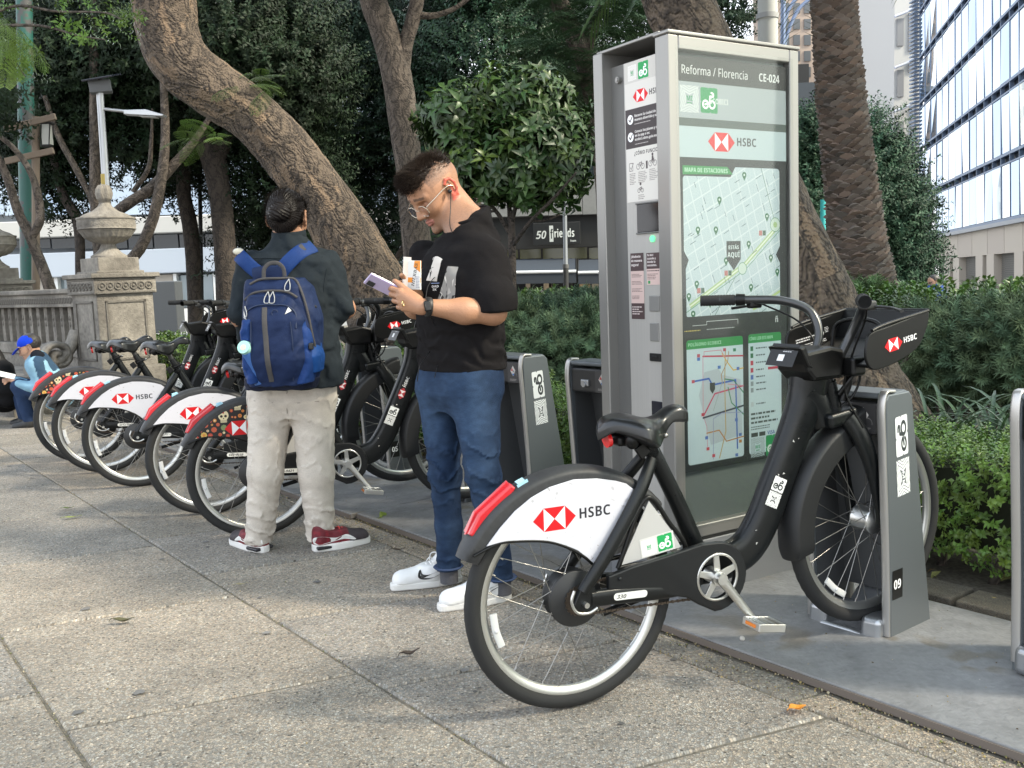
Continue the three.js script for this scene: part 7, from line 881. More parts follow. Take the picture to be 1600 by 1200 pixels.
// a hand: frame X towards the fingers, Y out of the back, Z to the thumb side; curls per finger in radians at the three joints
function handField(o, X, Y, Z, curls, spread = 0.06, thumb = [0.5, 0.35, 0.3, 0.2], s = 1) {
const L = (a, b, c) => o.clone().addScaledVector(X, a * s).addScaledVector(Y, b * s).addScaledVector(Z, c * s), pr = [], tips = [];
const kn = [[0.088, 0.002, 0.028], [0.092, 0.004, 0.009], [0.088, 0.003, -0.010], [0.080, 0.0, -0.028]], len = [[0.042, 0.026, 0.022], [0.046, 0.029, 0.023], [0.043, 0.027, 0.022], [0.034, 0.021, 0.020]], r0 = [0.0098, 0.0100, 0.0095, 0.0085];
const palm = uni([capD(L(0.004, 0, 0.004), L(0.085, 0.001, 0.024), 0.020 * s, 0.0145 * s), capD(L(0.004, 0, -0.004), L(0.085, 0.001, 0.004), 0.020 * s, 0.0155 * s), capD(L(0.004, 0, -0.006), L(0.08, 0, -0.014), 0.020 * s, 0.0145 * s), capD(L(0.01, -0.004, -0.012), L(0.074, -0.002, -0.026), 0.018 * s, 0.013 * s), capD(L(0.015, -0.010, 0.018), L(0.05, -0.012, 0.030), 0.017 * s, 0.014 * s)], 0.014);
kn.forEach((k, i) => { let a = 0, p = L(...k), q = []; const sp = (1.5 - i) * spread; for (let j = 0; j < 3; j++) { a += curls[i][j]; const d = X.clone().multiplyScalar(Math.cos(a) * Math.cos(sp)).addScaledVector(Y, -Math.sin(a)).addScaledVector(Z, Math.cos(a) * Math.sin(sp)).normalize(), e = p.clone().addScaledVector(d, len[i][j] * s); q.push(capD(p, e, r0[i] * s * (1.0 - 0.10 * j), r0[i] * s * (0.92 - 0.10 * j))); p = e; } tips.push(p); pr.push(uni(q, 0.004)); });
{ let p = L(0.022, -0.008, 0.024), q = []; const [az, el, b1, b2] = thumb; let d = X.clone().multiplyScalar(Math.cos(az)).addScaledVector(Z, Math.sin(az)).addScaledVector(Y, -Math.sin(el)).normalize(); [[0.044, 0.0135, 0.0112], [0.034, 0.0112, 0.0105], [0.028, 0.0105, 0.0085]].forEach(([l, ra, rb], j) => { if (j) d = d.clone().addScaledVector(X, j === 1 ? b1 : b2).normalize(); const e = p.clone().addScaledVector(d, l * s); q.push(capD(p, e, ra * s, rb * s)); p = e; }); tips.push(p); pr.push(uni(q, 0.005)); }
return { f: (x, y, z) => { let d = palm(x, y, z); let m = 9; for (const g of pr) m = Math.min(m, g(x, y, z)); return smin(d, m, 0.009); }, pts: [o, L(0.1, 0.02, 0.05), L(0.1, -0.05, -0.05), ...tips], tips };
}
function headFrame(C, yawV, pitch, roll = 0) { const F0 = yawV.clone().setY(0).normalize(), Lf = V(0, 1, 0).cross(F0).normalize(); const f = F0.clone().multiplyScalar(Math.cos(pitch)).addScaledVector(V(0, 1, 0), -Math.sin(pitch)), u = F0.clone().multiplyScalar(Math.sin(pitch)).addScaledVector(V(0, 1, 0), Math.cos(pitch)); return { C, f, u, l: Lf, P: (a, b, c) => C.clone().addScaledVector(f, a).addScaledVector(u, b).addScaledVector(Lf, c) }; }
// head with face: f forward, u up, l to the person's left
function headField(h, s = 1, o = {}) {
const P = (a, b, c) => h.P(a * s, b * s, c * s), ax = [h.f, h.u, h.l], e = (a, b, c, r) => ellD(P(a, b, c), r.map(q => q * s), ax);
const skull = uni([e(-0.012, 0.035, 0, [0.098, 0.088, 0.077]), e(0.035, 0.028, 0, [0.062, 0.075, 0.066])], 0.03);
const face = uni([e(0.040, -0.028, 0, [0.052, 0.075, 0.058]), e(0.052, -0.085, 0, [0.036, 0.032, 0.036]), capD(P(-0.01, -0.055, 0.048), P(0.06, -0.092, 0.018), 0.020 * s, 0.017 * s), capD(P(-0.01, -0.055, -0.048), P(0.06, -0.092, -0.018), 0.020 * s, 0.017 * s), e(0.062, -0.022, 0.036, [0.026, 0.022, 0.024]), e(0.062, -0.022, -0.036, [0.026, 0.022, 0.024])], 0.026);
const brow = uni([capD(P(0.086, 0.026, 0.012), P(0.074, 0.028, 0.046), 0.011 * s, 0.009 * s), capD(P(0.086, 0.026, -0.012), P(0.074, 0.028, -0.046), 0.011 * s, 0.009 * s)], 0.01);
const nose = uni([capD(P(0.088, 0.016, 0), P(0.112, -0.030, 0), 0.0075 * s, 0.0115 * s), e(0.101, -0.033, 0.0125, [0.012, 0.009, 0.0095]), e(0.101, -0.033, -0.0125, [0.012, 0.009, 0.0095])], 0.010);
const lips = uni([capD(P(0.090, -0.0625, 0.017), P(0.0985, -0.060, 0), 0.0048 * s, 0.0066 * s), capD(P(0.090, -0.0625, -0.017), P(0.0985, -0.060, 0), 0.0048 * s, 0.0066 * s), capD(P(0.088, -0.068, 0.014), P(0.0955, -0.0715, 0), 0.0052 * s, 0.0072 * s), capD(P(0.088, -0.068, -0.014), P(0.0955, -0.0715, 0), 0.0052 * s, 0.0072 * s)], 0.0025);
const eyes = uni([e(0.074, 0.0, 0.031, [0.0125, 0.0115, 0.0135]), e(0.074, 0.0, -0.031, [0.0125, 0.0115, 0.0135])], 0.001), sock = uni([e(0.092, 0.004, 0.031, [0.017, 0.013, 0.021]), e(0.092, 0.004, -0.031, [0.017, 0.013, 0.021])], 0.001);
const chin = e(0.083, -0.103, 0, [0.018, 0.016, 0.020]);
const ear = k => { const R = V(-0.30, 0.16, k).normalize(); const base = uni([0, 1, 2, 3, 4, 5].map(i => { const a0 = -1.9 + i * 0.72, a1 = a0 + 0.72, q = a => P(-0.012 - 0.018 * Math.cos(a) * (1 + 0.12 * Math.sin(a)), 0.002 + 0.031 * Math.sin(a), k * (0.079 + 0.010 * (0.5 - 0.5 * Math.cos(a + 3.14)))); return capD(q(a0), q(a1), 0.0052 * s, 0.0052 * s); }), 0.004), pl = e(-0.010, -0.002, k * 0.077, [0.014, 0.024, 0.006]), lobe = e(-0.004, -0.030, k * 0.078, [0.008, 0.010, 0.006]), hole = e(-0.002, -0.003, k * 0.086, [0.009, 0.013, 0.009]); return (x, y, z) => smax(smin(smin(base(x, y, z), pl(x, y, z), 0.006), lobe(x, y, z), 0.006), -hole(x, y, z), 0.004); };
const eL = ear(1), eR = ear(-1);
const f = (x, y, z) => { let d = smin(skull(x, y, z), face(x, y, z), 0.03); d = smin(d, chin(x, y, z), 0.014); d = smin(d, brow(x, y, z), 0.014); d = smax(d, -sock(x, y, z), 0.010); d = Math.min(d, eyes(x, y, z)); d = smin(d, nose(x, y, z), 0.012); d = smin(d, lips(x, y, z), 0.005); d = smin(d, eL(x, y, z), 0.005); return smin(d, eR(x, y, z), 0.005); };
const loc = (x, y, z) => { const a = x - h.C.x, b = y - h.C.y, c = z - h.C.z; return [(a * h.f.x + b * h.f.y + c * h.f.z) / s, (a * h.u.x + b * h.u.y + c * h.u.z) / s, (a * h.l.x + b * h.l.y + c * h.l.z) / s]; };
return { f, loc, P, eyes, lips, skull };
}
// ------------------------------------------------------------ people
const skinBump = (() => { const a = tnoise(96, 905), b = tnoise(30, 906); return dataTex(256, (x, y) => [0.6 * a(x, y) + 0.4 * b(x, y)], false, 0.12); })();
const skinM = () => new THREE.MeshPhysicalMaterial({ color: C(1), vertexColors: true, roughness: 0.5, bumpMap: skinBump, bumpScale: 0.0009 });
const weave = (() => { const a = tnoise(128, 901), b = tnoise(10, 902); return [dataTex(256, (x, y) => { const v = 0.80 + 0.16 * (a(x, y)) + 0.14 * b(x, y); return [v, v, v]; }, true, 0.22), dataTex(256, (x, y) => [0.5 * a(x, y) + 0.5 * (Math.sin((x + y) * 400) * .5 + .5)], false, 0.22)]; })();
const cloth = (c, rough = 0.9, x = {}) => pmat(c, rough, { specularIntensity: 0.3, map: weave[0], bumpMap: weave[1], bumpScale: 0.0008, ...x });
const clothV = (rough = 0.9) => pmat(1, rough, { specularIntensity: 0.3, vertexColors: true, map: weave[0], bumpMap: weave[1], bumpScale: 0.001 });
const mix3 = (a, b, t) => [0, 1, 2].map(i => lerp(a[i], b[i], clamp(t, 0, 1)));
function personRoot(label, base, group) { return thing('person', label, 'person', base, 0, group); }
const local = (g, b) => g.translate(-b.x, -b.y, -b.z);
function strands(field, h, s, test, n, len, seed, r = 0.0011, bias = [0.5, 0.6, 0]) { // short hairs standing on the head
const R = rng(seed), out = []; let guard = 0; while (out.length < n && guard++ < n * 30) { const d = V(R() * 2 - 1, R() * 1.4 - 0.4, R() * 2 - 1).normalize(), w = h.f.clone().multiplyScalar(d.x).addScaledVector(h.u, d.y).addScaledVector(h.l, d.z); let t = 0.02, p; for (let k = 0; k < 24; k++) { p = h.C.clone().addScaledVector(w, t); const q = field(p.x, p.y, p.z); t -= q * 0.9; if (Math.abs(q) < 0.0005) break; } const a = p.clone().sub(h.C), L = [a.dot(h.f) / s, a.dot(h.u) / s, a.dot(h.l) / s]; if (!test(L)) continue; const v = w.clone().addScaledVector(h.f, bias[0] + (R() - .5) * .7).addScaledVector(h.u, bias[1] + (R() - .5) * .7).addScaledVector(h.l, (R() - .5) * .7).normalize(), l = len * (0.6 + 0.7 * R()); out.push(rod(p.clone().addScaledVector(w, -0.002), p.clone().addScaledVector(v, l), r, r * 0.25, 4)); } return mg(out);
}
// a shoe along +x from the heel at 0: sole, upper and trims in local space
function shoe(parent, heel, toe, y, M, opt = {}) {
const L = opt.L || 0.295, d = toe.clone().sub(heel); const g = sub(parent, 'shoe'); g.position.set(heel.x, y, heel.z).sub(parent.position); g.rotation.y = Math.atan2(-d.z, d.x); const S = L / 0.295;
const out = []; const W = t => 0.036 + 0.014 * Math.sin(Math.min(1, t * 1.25) * Math.PI * 0.9 + 0.15) * (t > 0.3 ? 1 : 0.7) ; for (let k = 0; k <= 36; k++) { const a = k / 36 * 2 * Math.PI, c = Math.cos(a), s = Math.sin(a), t = 0.5 + 0.5 * Math.sign(c) * Math.pow(Math.abs(c), 0.72); out.push([L * t, -(opt.flip || 1) * (Math.abs(s) < 1e-9 ? 0 : Math.sign(s) * Math.pow(Math.abs(s), 0.55) * (W(t) * S) + 0.008 * Math.sin(t * 3.1))]); }
const soleT = opt.sole || 0.030, sole = poly(out.slice(0, -1), soleT, 0, 0.007).rotateX(-Math.PI / 2); part(g, 'sole', sole, M.sole);
const up = uni([capD(V(0.05 * S, 0.052, 0), V(0.12 * S, 0.055, 0), 0.036, 0.040), capD(V(0.12 * S, 0.055, 0), V(0.245 * S, 0.036, 0.004), 0.041, 0.035), capD(V(0.045 * S, 0.05, 0), V(0.05 * S, 0.12, 0), 0.036, 0.041), capD(V(0.06 * S, 0.105, 0), V(0.14 * S, 0.082, 0), 0.035, 0.029), capD(V(0.20 * S, 0.034, 0.012), V(0.245 * S, 0.034, 0.008), 0.032, 0.030)], 0.035);
const fU = (x, yy, z) => smax(smax(up(x, yy, z), soleT - 0.004 - yy, 0.004), yy - (0.112 - 0.018 * sstep(0.02, 0.1, x) + 0.012 * sstep(0.06, 0.02, x)), 0.008) + 0.0012 * noise(x * 60, yy * 60, z * 60);
part(g, 'upper', mesh3(fU, [-0.01, 0, -0.075], [L + 0.02, 0.13, 0.075], 0.005, M.col), M.upper);
g.userData.drape = undefined; delete g.userData.drape; shoe.field = fU; return g;
}
function drape(geo, f, side, off) { const p = geo.attributes.position; for (let i = 0; i < p.count; i++) { const x = p.getX(i), y = p.getY(i), k = p.getZ(i); let z = 0.09 * side; for (let n = 0; n < 40; n++) { const d = f(x, y, z); if (d < 0.0003) break; z -= side * Math.max(0.0004, d * 0.8); if (z * side < 0.02) { z = 0.02 * side; break; } } p.setZ(i, z + side * (off + Math.abs(k) * 0.3)); } geo.computeVertexNormals(); return geo; }
// =============================================================== the man with the phone
const manBase = V(-0.17, 0, -3.64), man = personRoot('man in black t-shirt and jeans standing with head bowed over a phone', manBase);
{
const A = at, F = V(-0.75, 0, 0.66), Lf = V(0.66, 0, 0.75), b = manBase;
const h = headFrame(A(681, 299, 3.72), V(-0.80, 0, 0.60), 38 * RAD), hs = 1.08, H = headField(h, hs);
const nb = A(738, 352, 3.68), shN = A(758, 408, 3.56), elN = A(771, 487, 3.47), wrN = A(664, 479, 3.40), shF = A(676, 416, 3.82), elF = A(650, 478, 3.80), wrF = A(650, 462, 3.62);
const handL = handField(A(660, 479, 3.40), A(612, 463, 3.44).sub(A(660, 479, 3.40)).normalize(), V(0.10, 0.12, 0.985).normalize(), V(0, 1, 0), [[0.35, 0.9, 0.6], [0.55, 0.95, 0.6], [0.7, 0.95, 0.6], [0.8, 0.9, 0.55]], 0.03, [0.42, 0.15, 0.02, -0.02]);
{ const X = handL.X; }
const Xr = A(607, 450, 3.52).sub(wrF).normalize(), Yr = V(-0.35, 0.1, -0.93).addScaledVector(Xr, -V(-0.35, 0.1, -0.93).dot(Xr)).normalize(), Zr = V(0, 1, 0).addScaledVector(Xr, -Xr.y).addScaledVector(Yr, -Yr.y).normalize();
const handR = handField(wrF, Xr, Yr, Zr, [[0.3, 0.7, 0.5], [0.4, 0.8, 0.5], [0.5, 0.8, 0.5], [0.6, 0.8, 0.5]], 0.03, [0.35, 0.2, 0.05, 0]);
const skin = [0.37, 0.190, 0.108], col = (x, y, z, nx, ny, nz) => {
let c = skin; const v = 1 + 0.10 * fbm(x * 30, y * 30, z * 30); const q = H.loc(x, y, z); if (Math.hypot(...q) > 0.2) return c.map(k => k * v);
const [a, u, l] = q, al = Math.abs(l); if (H.lips(x, y, z) < 0.0025) c = mix3(c, [0.42, 0.17, 0.14], 0.85);
if (u < -0.035 && a > -0.02 && H.lips(x, y, z) > 0.003) c = mix3(c, [0.17, 0.105, 0.075], (0.35 + 0.35 * sstep(-0.05, -0.09, u)) * sstep(-0.03, 0.01, a) * (0.75 + 0.6 * noise(x * 400, y * 400, z * 400)) * (a > 0.075 && u > -0.055 ? 0.5 : 1));
if (a > 0.05 && al > 0.010 && al < 0.052 && Math.abs(u - 0.031 + (al - 0.03) * 0.16) < 0.0048) c = mix3(c, [0.05, 0.03, 0.022], 0.75);
if (H.eyes(x, y, z) < 0.0012) c = u < -0.004 ? [0.10, 0.06, 0.045] : mix3(skin, [0.40, 0.2, 0.14], 0.5);
if (u > 0.0 + (a > -0.01 ? 0.012 : -0.03 - a * 0.2) && a < 0.052 && !(al > 0.072 && a > -0.055 && u < 0.04)) c = mix3(c, [0.06, 0.042, 0.034], sstep(-0.005, 0.085, u) * (0.62 + 0.5 * noise(x * 500, y * 500, z * 500)));
if (al > 0.0815 && a < 0.010 && a > -0.045 && u < 0.042 && u > -0.042) c = [0.58, 0.12, 0.075];  // sun glow through the ears painted as red skin colour
return c.map(k => k * v); };
const neck = uni([capD(h.P(-0.035, -0.03, 0), nb, 0.058, 0.060), capD(h.P(0.0, -0.07, 0), A(722, 372, 3.62), 0.048, 0.052), capD(nb, A(722, 430, 3.66), 0.055, 0.09)], 0.04);
const arms = uni([capD(shN, elN, 0.054, 0.044), capD(elN, A(725, 486, 3.435), 0.045, 0.043), capD(A(725, 486, 3.435), wrN, 0.043, 0.0265), capD(A(768, 400, 3.56), A(725, 430, 3.66), 0.05, 0.1)], 0.03), armF = uni([capD(shF, elF, 0.055, 0.047), capD(elF, wrF, 0.046, 0.028), capD(shF, A(725, 430, 3.66), 0.05, 0.1)], 0.03);
const body = uni([neck, arms, armF, (x, y, z) => H.f(x, y, z)], 0.012);
const [bl, bh] = boundsOf([shN, elN, wrN, shF, elF, wrF, nb, A(722, 440, 3.66)], 0.11), cut = h.P(-0.02, -0.115, 0);
const noHead = (x, y, z) => smax(uni([neck, arms, armF], 0.012)(x, y, z), 0.075 - Math.hypot(x - h.C.x, y - h.C.y, z - h.C.z), 0.004);
const hf = (x, y, z) => smax(smin(H.f(x, y, z), neck(x, y, z), 0.02), Math.hypot(x - h.C.x, y - h.C.y, z - h.C.z) - 0.185, 0.004);
const wl = (w, f) => (x, y, z) => smin(f(x, y, z), (w === 0 ? arms : armF)(x, y, z) + 0.0005, 0.010);
const hg = (hd, w) => { const [lo, hi] = boundsOf(hd.pts, 0.03); return mesh3((x, y, z) => smax(wl(w, hd.f)(x, y, z), Math.hypot(x - hd.pts[0].x, y - hd.pts[0].y, z - hd.pts[0].z) - 0.21, 0.003), lo, hi, 0.003, col); };
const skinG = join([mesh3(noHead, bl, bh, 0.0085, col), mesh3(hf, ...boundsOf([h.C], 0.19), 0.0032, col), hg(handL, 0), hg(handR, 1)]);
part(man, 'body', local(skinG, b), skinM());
// hair: a dark cropped top, faded sides are in the skin
const hp = (a, u, c) => h.P(a * hs, u * hs, c * hs), hax = [h.f, h.u, h.l], he = (a, u, c, r) => ellD(hp(a, u, c), r.map(q => q * hs), hax);
const hairF0 = uni([he(-0.010, 0.072, 0, [0.090, 0.050, 0.064]), he(0.040, 0.088, 0, [0.054, 0.036, 0.054]), he(-0.06, 0.05, 0, [0.044, 0.045, 0.056])], 0.03), hairF = (x, y, z) => hairF0(x, y, z) + 0.006 * fbm(x * 70, y * 70, z * 70, 3);
const hairM = pmat([0.026, 0.018, 0.014], 0.45, { specularIntensity: 0.35 }), hair = part(man, 'hair', local(mesh3(hairF, ...boundsOf([hp(0, 0.08, 0)], 0.15), 0.005), b), hairM);
part(hair, 'hair_strands', local(mg(strands(hairF0, { ...h, C: hp(0, 0.075, 0) }, hs, L => L[1] > -0.02, 3600, 0.017, 911, 0.0009, [0.6, 0.6]), strands(hairF0, { ...h, C: hp(0.03, 0.085, 0) }, hs, L => L[0] > 0.02, 1500, 0.026, 912, 0.0009, [1.0, 0.4])), b), hairM);
// glasses
const gl = sub(man, 'glasses'), gm = mat([0.62, 0.56, 0.46], 0.25, 1), gpts = s => [0, 1, 2, 3, 4, 5, 6, 7].map(k => { const a = k * Math.PI / 4 + 0.39; return hp(0.104 - 0.06 * Math.max(0, 0.025 * Math.cos(a)), -0.012 + 0.021 * Math.sin(a) * 1.05, s * (0.034 + 0.027 * Math.cos(a))); });
for (const s of [1, -1]) { const q = gpts(s); part(gl, 'rim', local(mg(q.map((p, i) => rod(p, q[(i + 1) % 8], 0.0017, 0.0017, 6))), b), gm); const g = new THREE.BufferGeometry(), c = hp(0.104, -0.012, s * 0.034); g.setAttribute('position', new THREE.Float32BufferAttribute(q.flatMap((p, i) => [...c.toArray(), ...p.toArray(), ...q[(i + 1) % 8].toArray()]), 3)); g.computeVertexNormals(); part(gl, 'lens', local(g, b), new THREE.MeshPhysicalMaterial({ color: C(0.95), transmission: 1, thickness: 0, roughness: 0.02, ior: 1.5, side: THREE.DoubleSide })); part(gl, 'temple', local(mg(sweep([hp(0.102, 0.002, s * 0.062), hp(0.07, 0.008, s * 0.076), hp(0.0, 0.012, s * 0.086), hp(-0.02, 0.0, s * 0.086)], 0.002, { ns: 16, nr: 6 })), b), s > 0 ? gm : gm); }
part(gl, 'bridge', local(sweep([hp(0.105, -0.008, 0.008), hp(0.110, -0.003, 0), hp(0.105, -0.008, -0.008)], 0.0016, { ns: 8, nr: 6 }), b), gm);
// t-shirt
const S = (u, v, a, bb, d = 3.66) => ({ c: A(u, v, d), a, b: bb });
const torso = ovalD([S(722, 577, 0.192, 0.135), S(720, 530, 0.192, 0.132), S(719, 480, 0.194, 0.134), S(720, 430, 0.196, 0.132), S(724, 398, 0.180, 0.116), S(730, 376, 0.135, 0.098), S(735, 352, 0.090, 0.082), S(736, 322, 0.070, 0.070)], Lf, F, 2.4);
const torsoHem = A(722, 577, 3.66).y; const slN = uni([capD(A(762, 404, 3.55), A(774, 470, 3.475), 0.072, 0.076), capD(A(774, 470, 3.475), A(772, 515, 3.46), 0.076, 0.079)], 0.03), slF = uni([capD(A(668, 404, 3.82), A(652, 462, 3.80), 0.074, 0.080), capD(A(650, 462, 3.80), A(648, 500, 3.80), 0.084, 0.086)], 0.03);
const hemN = A(773, 488, 3.47), hdN = V(0.06, -1, 0.02).normalize(), hemF = A(650, 466, 3.8), ncut = A(731, 333, 3.67), nUp = V(-0.40, 0.84, 0.34).normalize();
const shirt = (x, y, z) => { const sl = Math.min(smax(slN(x, y, z), (x - hemN.x) * hdN.x + (y - hemN.y) * hdN.y + (z - hemN.z) * hdN.z, 0.006), smax(slF(x, y, z), hemF.y - y, 0.006)); let d = smin(torso(x, y, z), sl, 0.035); d = smax(d, (x - ncut.x) * nUp.x + (y - ncut.y) * nUp.y + (z - ncut.z) * nUp.z, 0.008); const k = 0.0045 * Math.sin(y * 60 + 22 * fbm(x * 4, y * 3, z * 4) + x * 18) * sstep(1.25, 0.95, y) + 0.007 * fbm(x * 9, y * 7, z * 9, 3) + 0.004 * Math.sin((x * 30 + y * 42 - z * 20) + 9 * fbm(x * 5, y * 5, z * 5)) * sstep(1.1, 1.35, y); return d + k * sstep(0.0, 0.06, y - torsoHem); };
const shirtM = cloth([0.0085, 0.0075, 0.008], 0.9), shirtG = mesh3(shirt, ...boundsOf([A(722, 580, 3.66), hemN, A(735, 345, 3.66), shF, elF], 0.2), 0.0085), tsh = part(man, 't_shirt', local(shirtG, b), shirtM);
part(tsh, 'collar', local(sweep([0, 1, 2, 3, 4, 5, 6, 7, 8].map(k => { const a = k / 8 * 2 * Math.PI; return ncut.clone().addScaledVector(F, Math.cos(a) * 0.072).addScaledVector(Lf, Math.sin(a) * 0.082).addScaledVector(V(0, 1, 0), -0.012 + Math.cos(a) * -0.035); }), 0.009, { ns: 50, nr: 8, caps: false }), b), shirtM);
// prints on the chest
const printT = (fn) => canvasTex(128, 192, fn), put = (p, n, up, w, hh, tex, name) => { const m = new THREE.Mesh(tsh.geometry.clone().translate(b.x, b.y, b.z)); m.updateMatrixWorld(); const z = n.clone().normalize(), x = up.clone().cross(z).normalize(), y = z.clone().cross(x), e = new THREE.Euler().setFromRotationMatrix(new THREE.Matrix4().makeBasis(x, y, z)); const g = new DecalGeometry(m, p, e, V(w, hh, 0.16)); const q = g.attributes.position, nn = g.attributes.normal; if (!q || !q.count) return; for (let i = 0; i < q.count; i++) q.setXYZ(i, q.getX(i) + nn.getX(i) * 0.0016, q.getY(i) + nn.getY(i) * 0.0016, q.getZ(i) + nn.getZ(i) * 0.0016); const keep = []; for (let i = 0; i < q.count; i += 3) if (V(nn.getX(i), nn.getY(i), nn.getZ(i)).dot(z) > 0.1) keep.push(i, i + 1, i + 2); const G = new THREE.BufferGeometry(); for (const [k, s] of [['position', 3], ['normal', 3], ['uv', 2]]) G.setAttribute(k, new THREE.Float32BufferAttribute(keep.flatMap(i => Array.from({ length: s }, (_, j) => g.attributes[k].array[i * s + j])), s)); part(tsh, name, local(G, b), mat(1, 0.8, 0, { map: tex, alphaTest: 0.5 })); };
const collage = (seed, sk) => printT((x, w, hh) => { x.clearRect(0, 0, w, hh); const r = rng(seed); x.beginPath(); x.moveTo(w * sk, 4); x.lineTo(w - 4, 4); x.lineTo(w - 4 - (seed === 3 ? 26 : 0), hh - 6); x.lineTo(4, hh - 6); x.closePath(); x.save(); x.clip(); x.fillStyle = seed === 3 ? '#cfc9c0' : '#8a8782'; x.fillRect(0, 0, w, hh); for (let k = 0; k < 26; k++) { const v = r() < 0.5 ? 30 + r() * 50 : 170 + r() * 60; x.fillStyle = `rgb(${v},${v * 0.97},${v * 0.93})`; x.beginPath(); const a = r() * w, c = r() * hh; x.moveTo(a, c); x.lineTo(a + (r() - .3) * 40, c + (r() - .5) * 60); x.lineTo(a + (r() - .5) * 40, c + r() * 44); x.fill(); } x.restore(); x.strokeStyle = '#d6d0c8'; x.lineWidth = 5; x.stroke(); });
const n0 = V(-0.55, 0.05, 0.83); put(A(656, 415, 3.53), V(-0.75, 0, 0.66), V(0.12, 1, 0), 0.085, 0.125, collage(3, 0.42), 'chest_print'); put(A(699, 443, 3.52), n0, V(0.10, 1, 0), 0.085, 0.13, collage(7, 0.45), 'chest_print'); put(A(660, 448, 3.52), V(-0.75, 0, 0.66), V(0, 1, 0), 0.06, 0.05, printT((x, w, hh) => { x.clearRect(0, 0, w, hh); x.fillStyle = '#8fa0c8'; x.fillRect(8, 50, 100, 10); x.fillStyle = '#e0dcd8'; x.font = 'bold 44px sans-serif'; x.fillText('DAD', 14, 116); x.fillText('SK', 30, 160); }), 'chest_print');
// jeans
const legN = uni([capD(A(741, 600, 3.58), A(754, 738, 3.50), 0.097, 0.066), capD(A(754, 738, 3.50), A(771, 820, 3.53), 0.066, 0.053), capD(A(771, 820, 3.53), A(784, 906, 3.60), 0.053, 0.049)], 0.02), legF = uni([capD(A(688, 605, 3.74), A(695, 740, 3.68), 0.090, 0.063), capD(A(695, 740, 3.68), A(701, 820, 3.71), 0.062, 0.053), capD(A(701, 820, 3.71), A(701, 892, 3.74), 0.053, 0.049)], 0.02);
const hips = ovalD([S(719, 640, 0.125, 0.095), S(719, 610, 0.185, 0.132), S(720, 560, 0.182, 0.125)], Lf, F, 2.2), hemY1 = A(786, 906, 3.6).y, hemY2 = A(701, 889, 3.74).y;
const jeans = (x, y, z) => { const kn = sstep(0.30, 0.50, y) * (1 - sstep(0.56, 0.75, y)), ank = 1 - sstep(0.10, 0.22, y), fd = fbm(x * 7, y * 5, z * 7); const cr = 1 - Math.abs(Math.sin(y * 36 + 7 * fd + (x + z) * 9)), w = (0.0035 - 0.009 * cr * cr) * (0.12 + kn + 0.8 * ank) + 0.004 * fd; let d = smin(legN(x, y, z), legF(x, y, z), 0.02); d = smin(d, hips(x, y, z), 0.05) + w; return smax(d, Math.min(hemY1, hemY2) - y + (x < -0.2 ? hemY2 - Math.min(hemY1, hemY2) : 0), 0.004); };
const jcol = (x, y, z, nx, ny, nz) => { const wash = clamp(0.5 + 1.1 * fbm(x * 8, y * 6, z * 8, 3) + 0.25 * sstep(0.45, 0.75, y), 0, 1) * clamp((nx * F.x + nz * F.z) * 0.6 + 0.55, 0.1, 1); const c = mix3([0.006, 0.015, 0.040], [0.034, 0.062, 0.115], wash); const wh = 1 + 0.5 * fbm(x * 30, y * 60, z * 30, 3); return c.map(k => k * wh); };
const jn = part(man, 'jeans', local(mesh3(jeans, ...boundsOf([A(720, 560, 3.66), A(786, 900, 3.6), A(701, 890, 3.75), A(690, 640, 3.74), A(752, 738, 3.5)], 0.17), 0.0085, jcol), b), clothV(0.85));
const snap = (p, n, fld) => { const q = p.clone().addScaledVector(n, 0.3); for (let k = 0; k < 60; k++) q.addScaledVector(n, -Math.max(0.0008, fld(q.x, q.y, q.z) * 0.7)); return q; };
const seam = pts => sweep(pts.map(([u, v, d]) => snap(A(u, v, d), V(0.25, 0, 0.97).normalize(), jeans).add(V(0, 0, 0.0015))), 0.0022, { ns: 40, nr: 6 });
part(jn, 'seam', local(seam([[757, 590, 3.55], [760, 640, 3.5], [765, 700, 3.47], [772, 760, 3.47], [782, 830, 3.5], [789, 885, 3.58]]), b), mat([0.02, 0.035, 0.08], 0.9)); part(jn, 'seam', local(seam([[688, 650, 3.6], [692, 700, 3.6], [700, 750, 3.62], [704, 810, 3.65], [704, 870, 3.7]]), b), mat([0.11, 0.10, 0.10], 0.9));
for (const [u, v, d, r] of [[701, 887, 3.74, 0.050], [784, 904, 3.6, 0.050]]) { const c = A(u, v, d); part(jn, 'cuff', local(sweep([0, 1, 2, 3, 4, 5, 6, 7, 8].map(k => c.clone().add(V(Math.cos(k * Math.PI / 4) * r, 0.006, Math.sin(k * Math.PI / 4) * r))), () => [0.012, 0.005], { ns: 40, nr: 8, ref: [0, 1, 0] }), b), mat([0.025, 0.045, 0.10], 0.9)); part(man, 'sock', local(rod(c.clone().add(V(0, 0.02, 0)), c.clone().add(V(0, -0.06, 0)), 0.037, 0.036, 16), b), cloth([0.10, 0.10, 0.11])); }
// white trainers with a black curved tick on the side
const wM = { sole: mat([0.70, 0.69, 0.66], 0.6), upper: pmat([0.74, 0.74, 0.73], 0.45) }, tick = [[0.055, 0.072], [0.05, 0.050], [0.075, 0.036], [0.12, 0.040], [0.185, 0.058], [0.215, 0.070], [0.15, 0.058], [0.105, 0.052], [0.085, 0.056], [0.072, 0.070]].map(([a, c]) => [0.22 - a * 0.8 + 0.0, c]);
const swoosh = smoothPts([[0.018, 0.090], [0.080, 0.066], [0.145, 0.042], [0.176, 0.042], [0.190, 0.052], [0.186, 0.072], [0.178, 0.080], [0.172, 0.064], [0.155, 0.060], [0.10, 0.072]], 60);
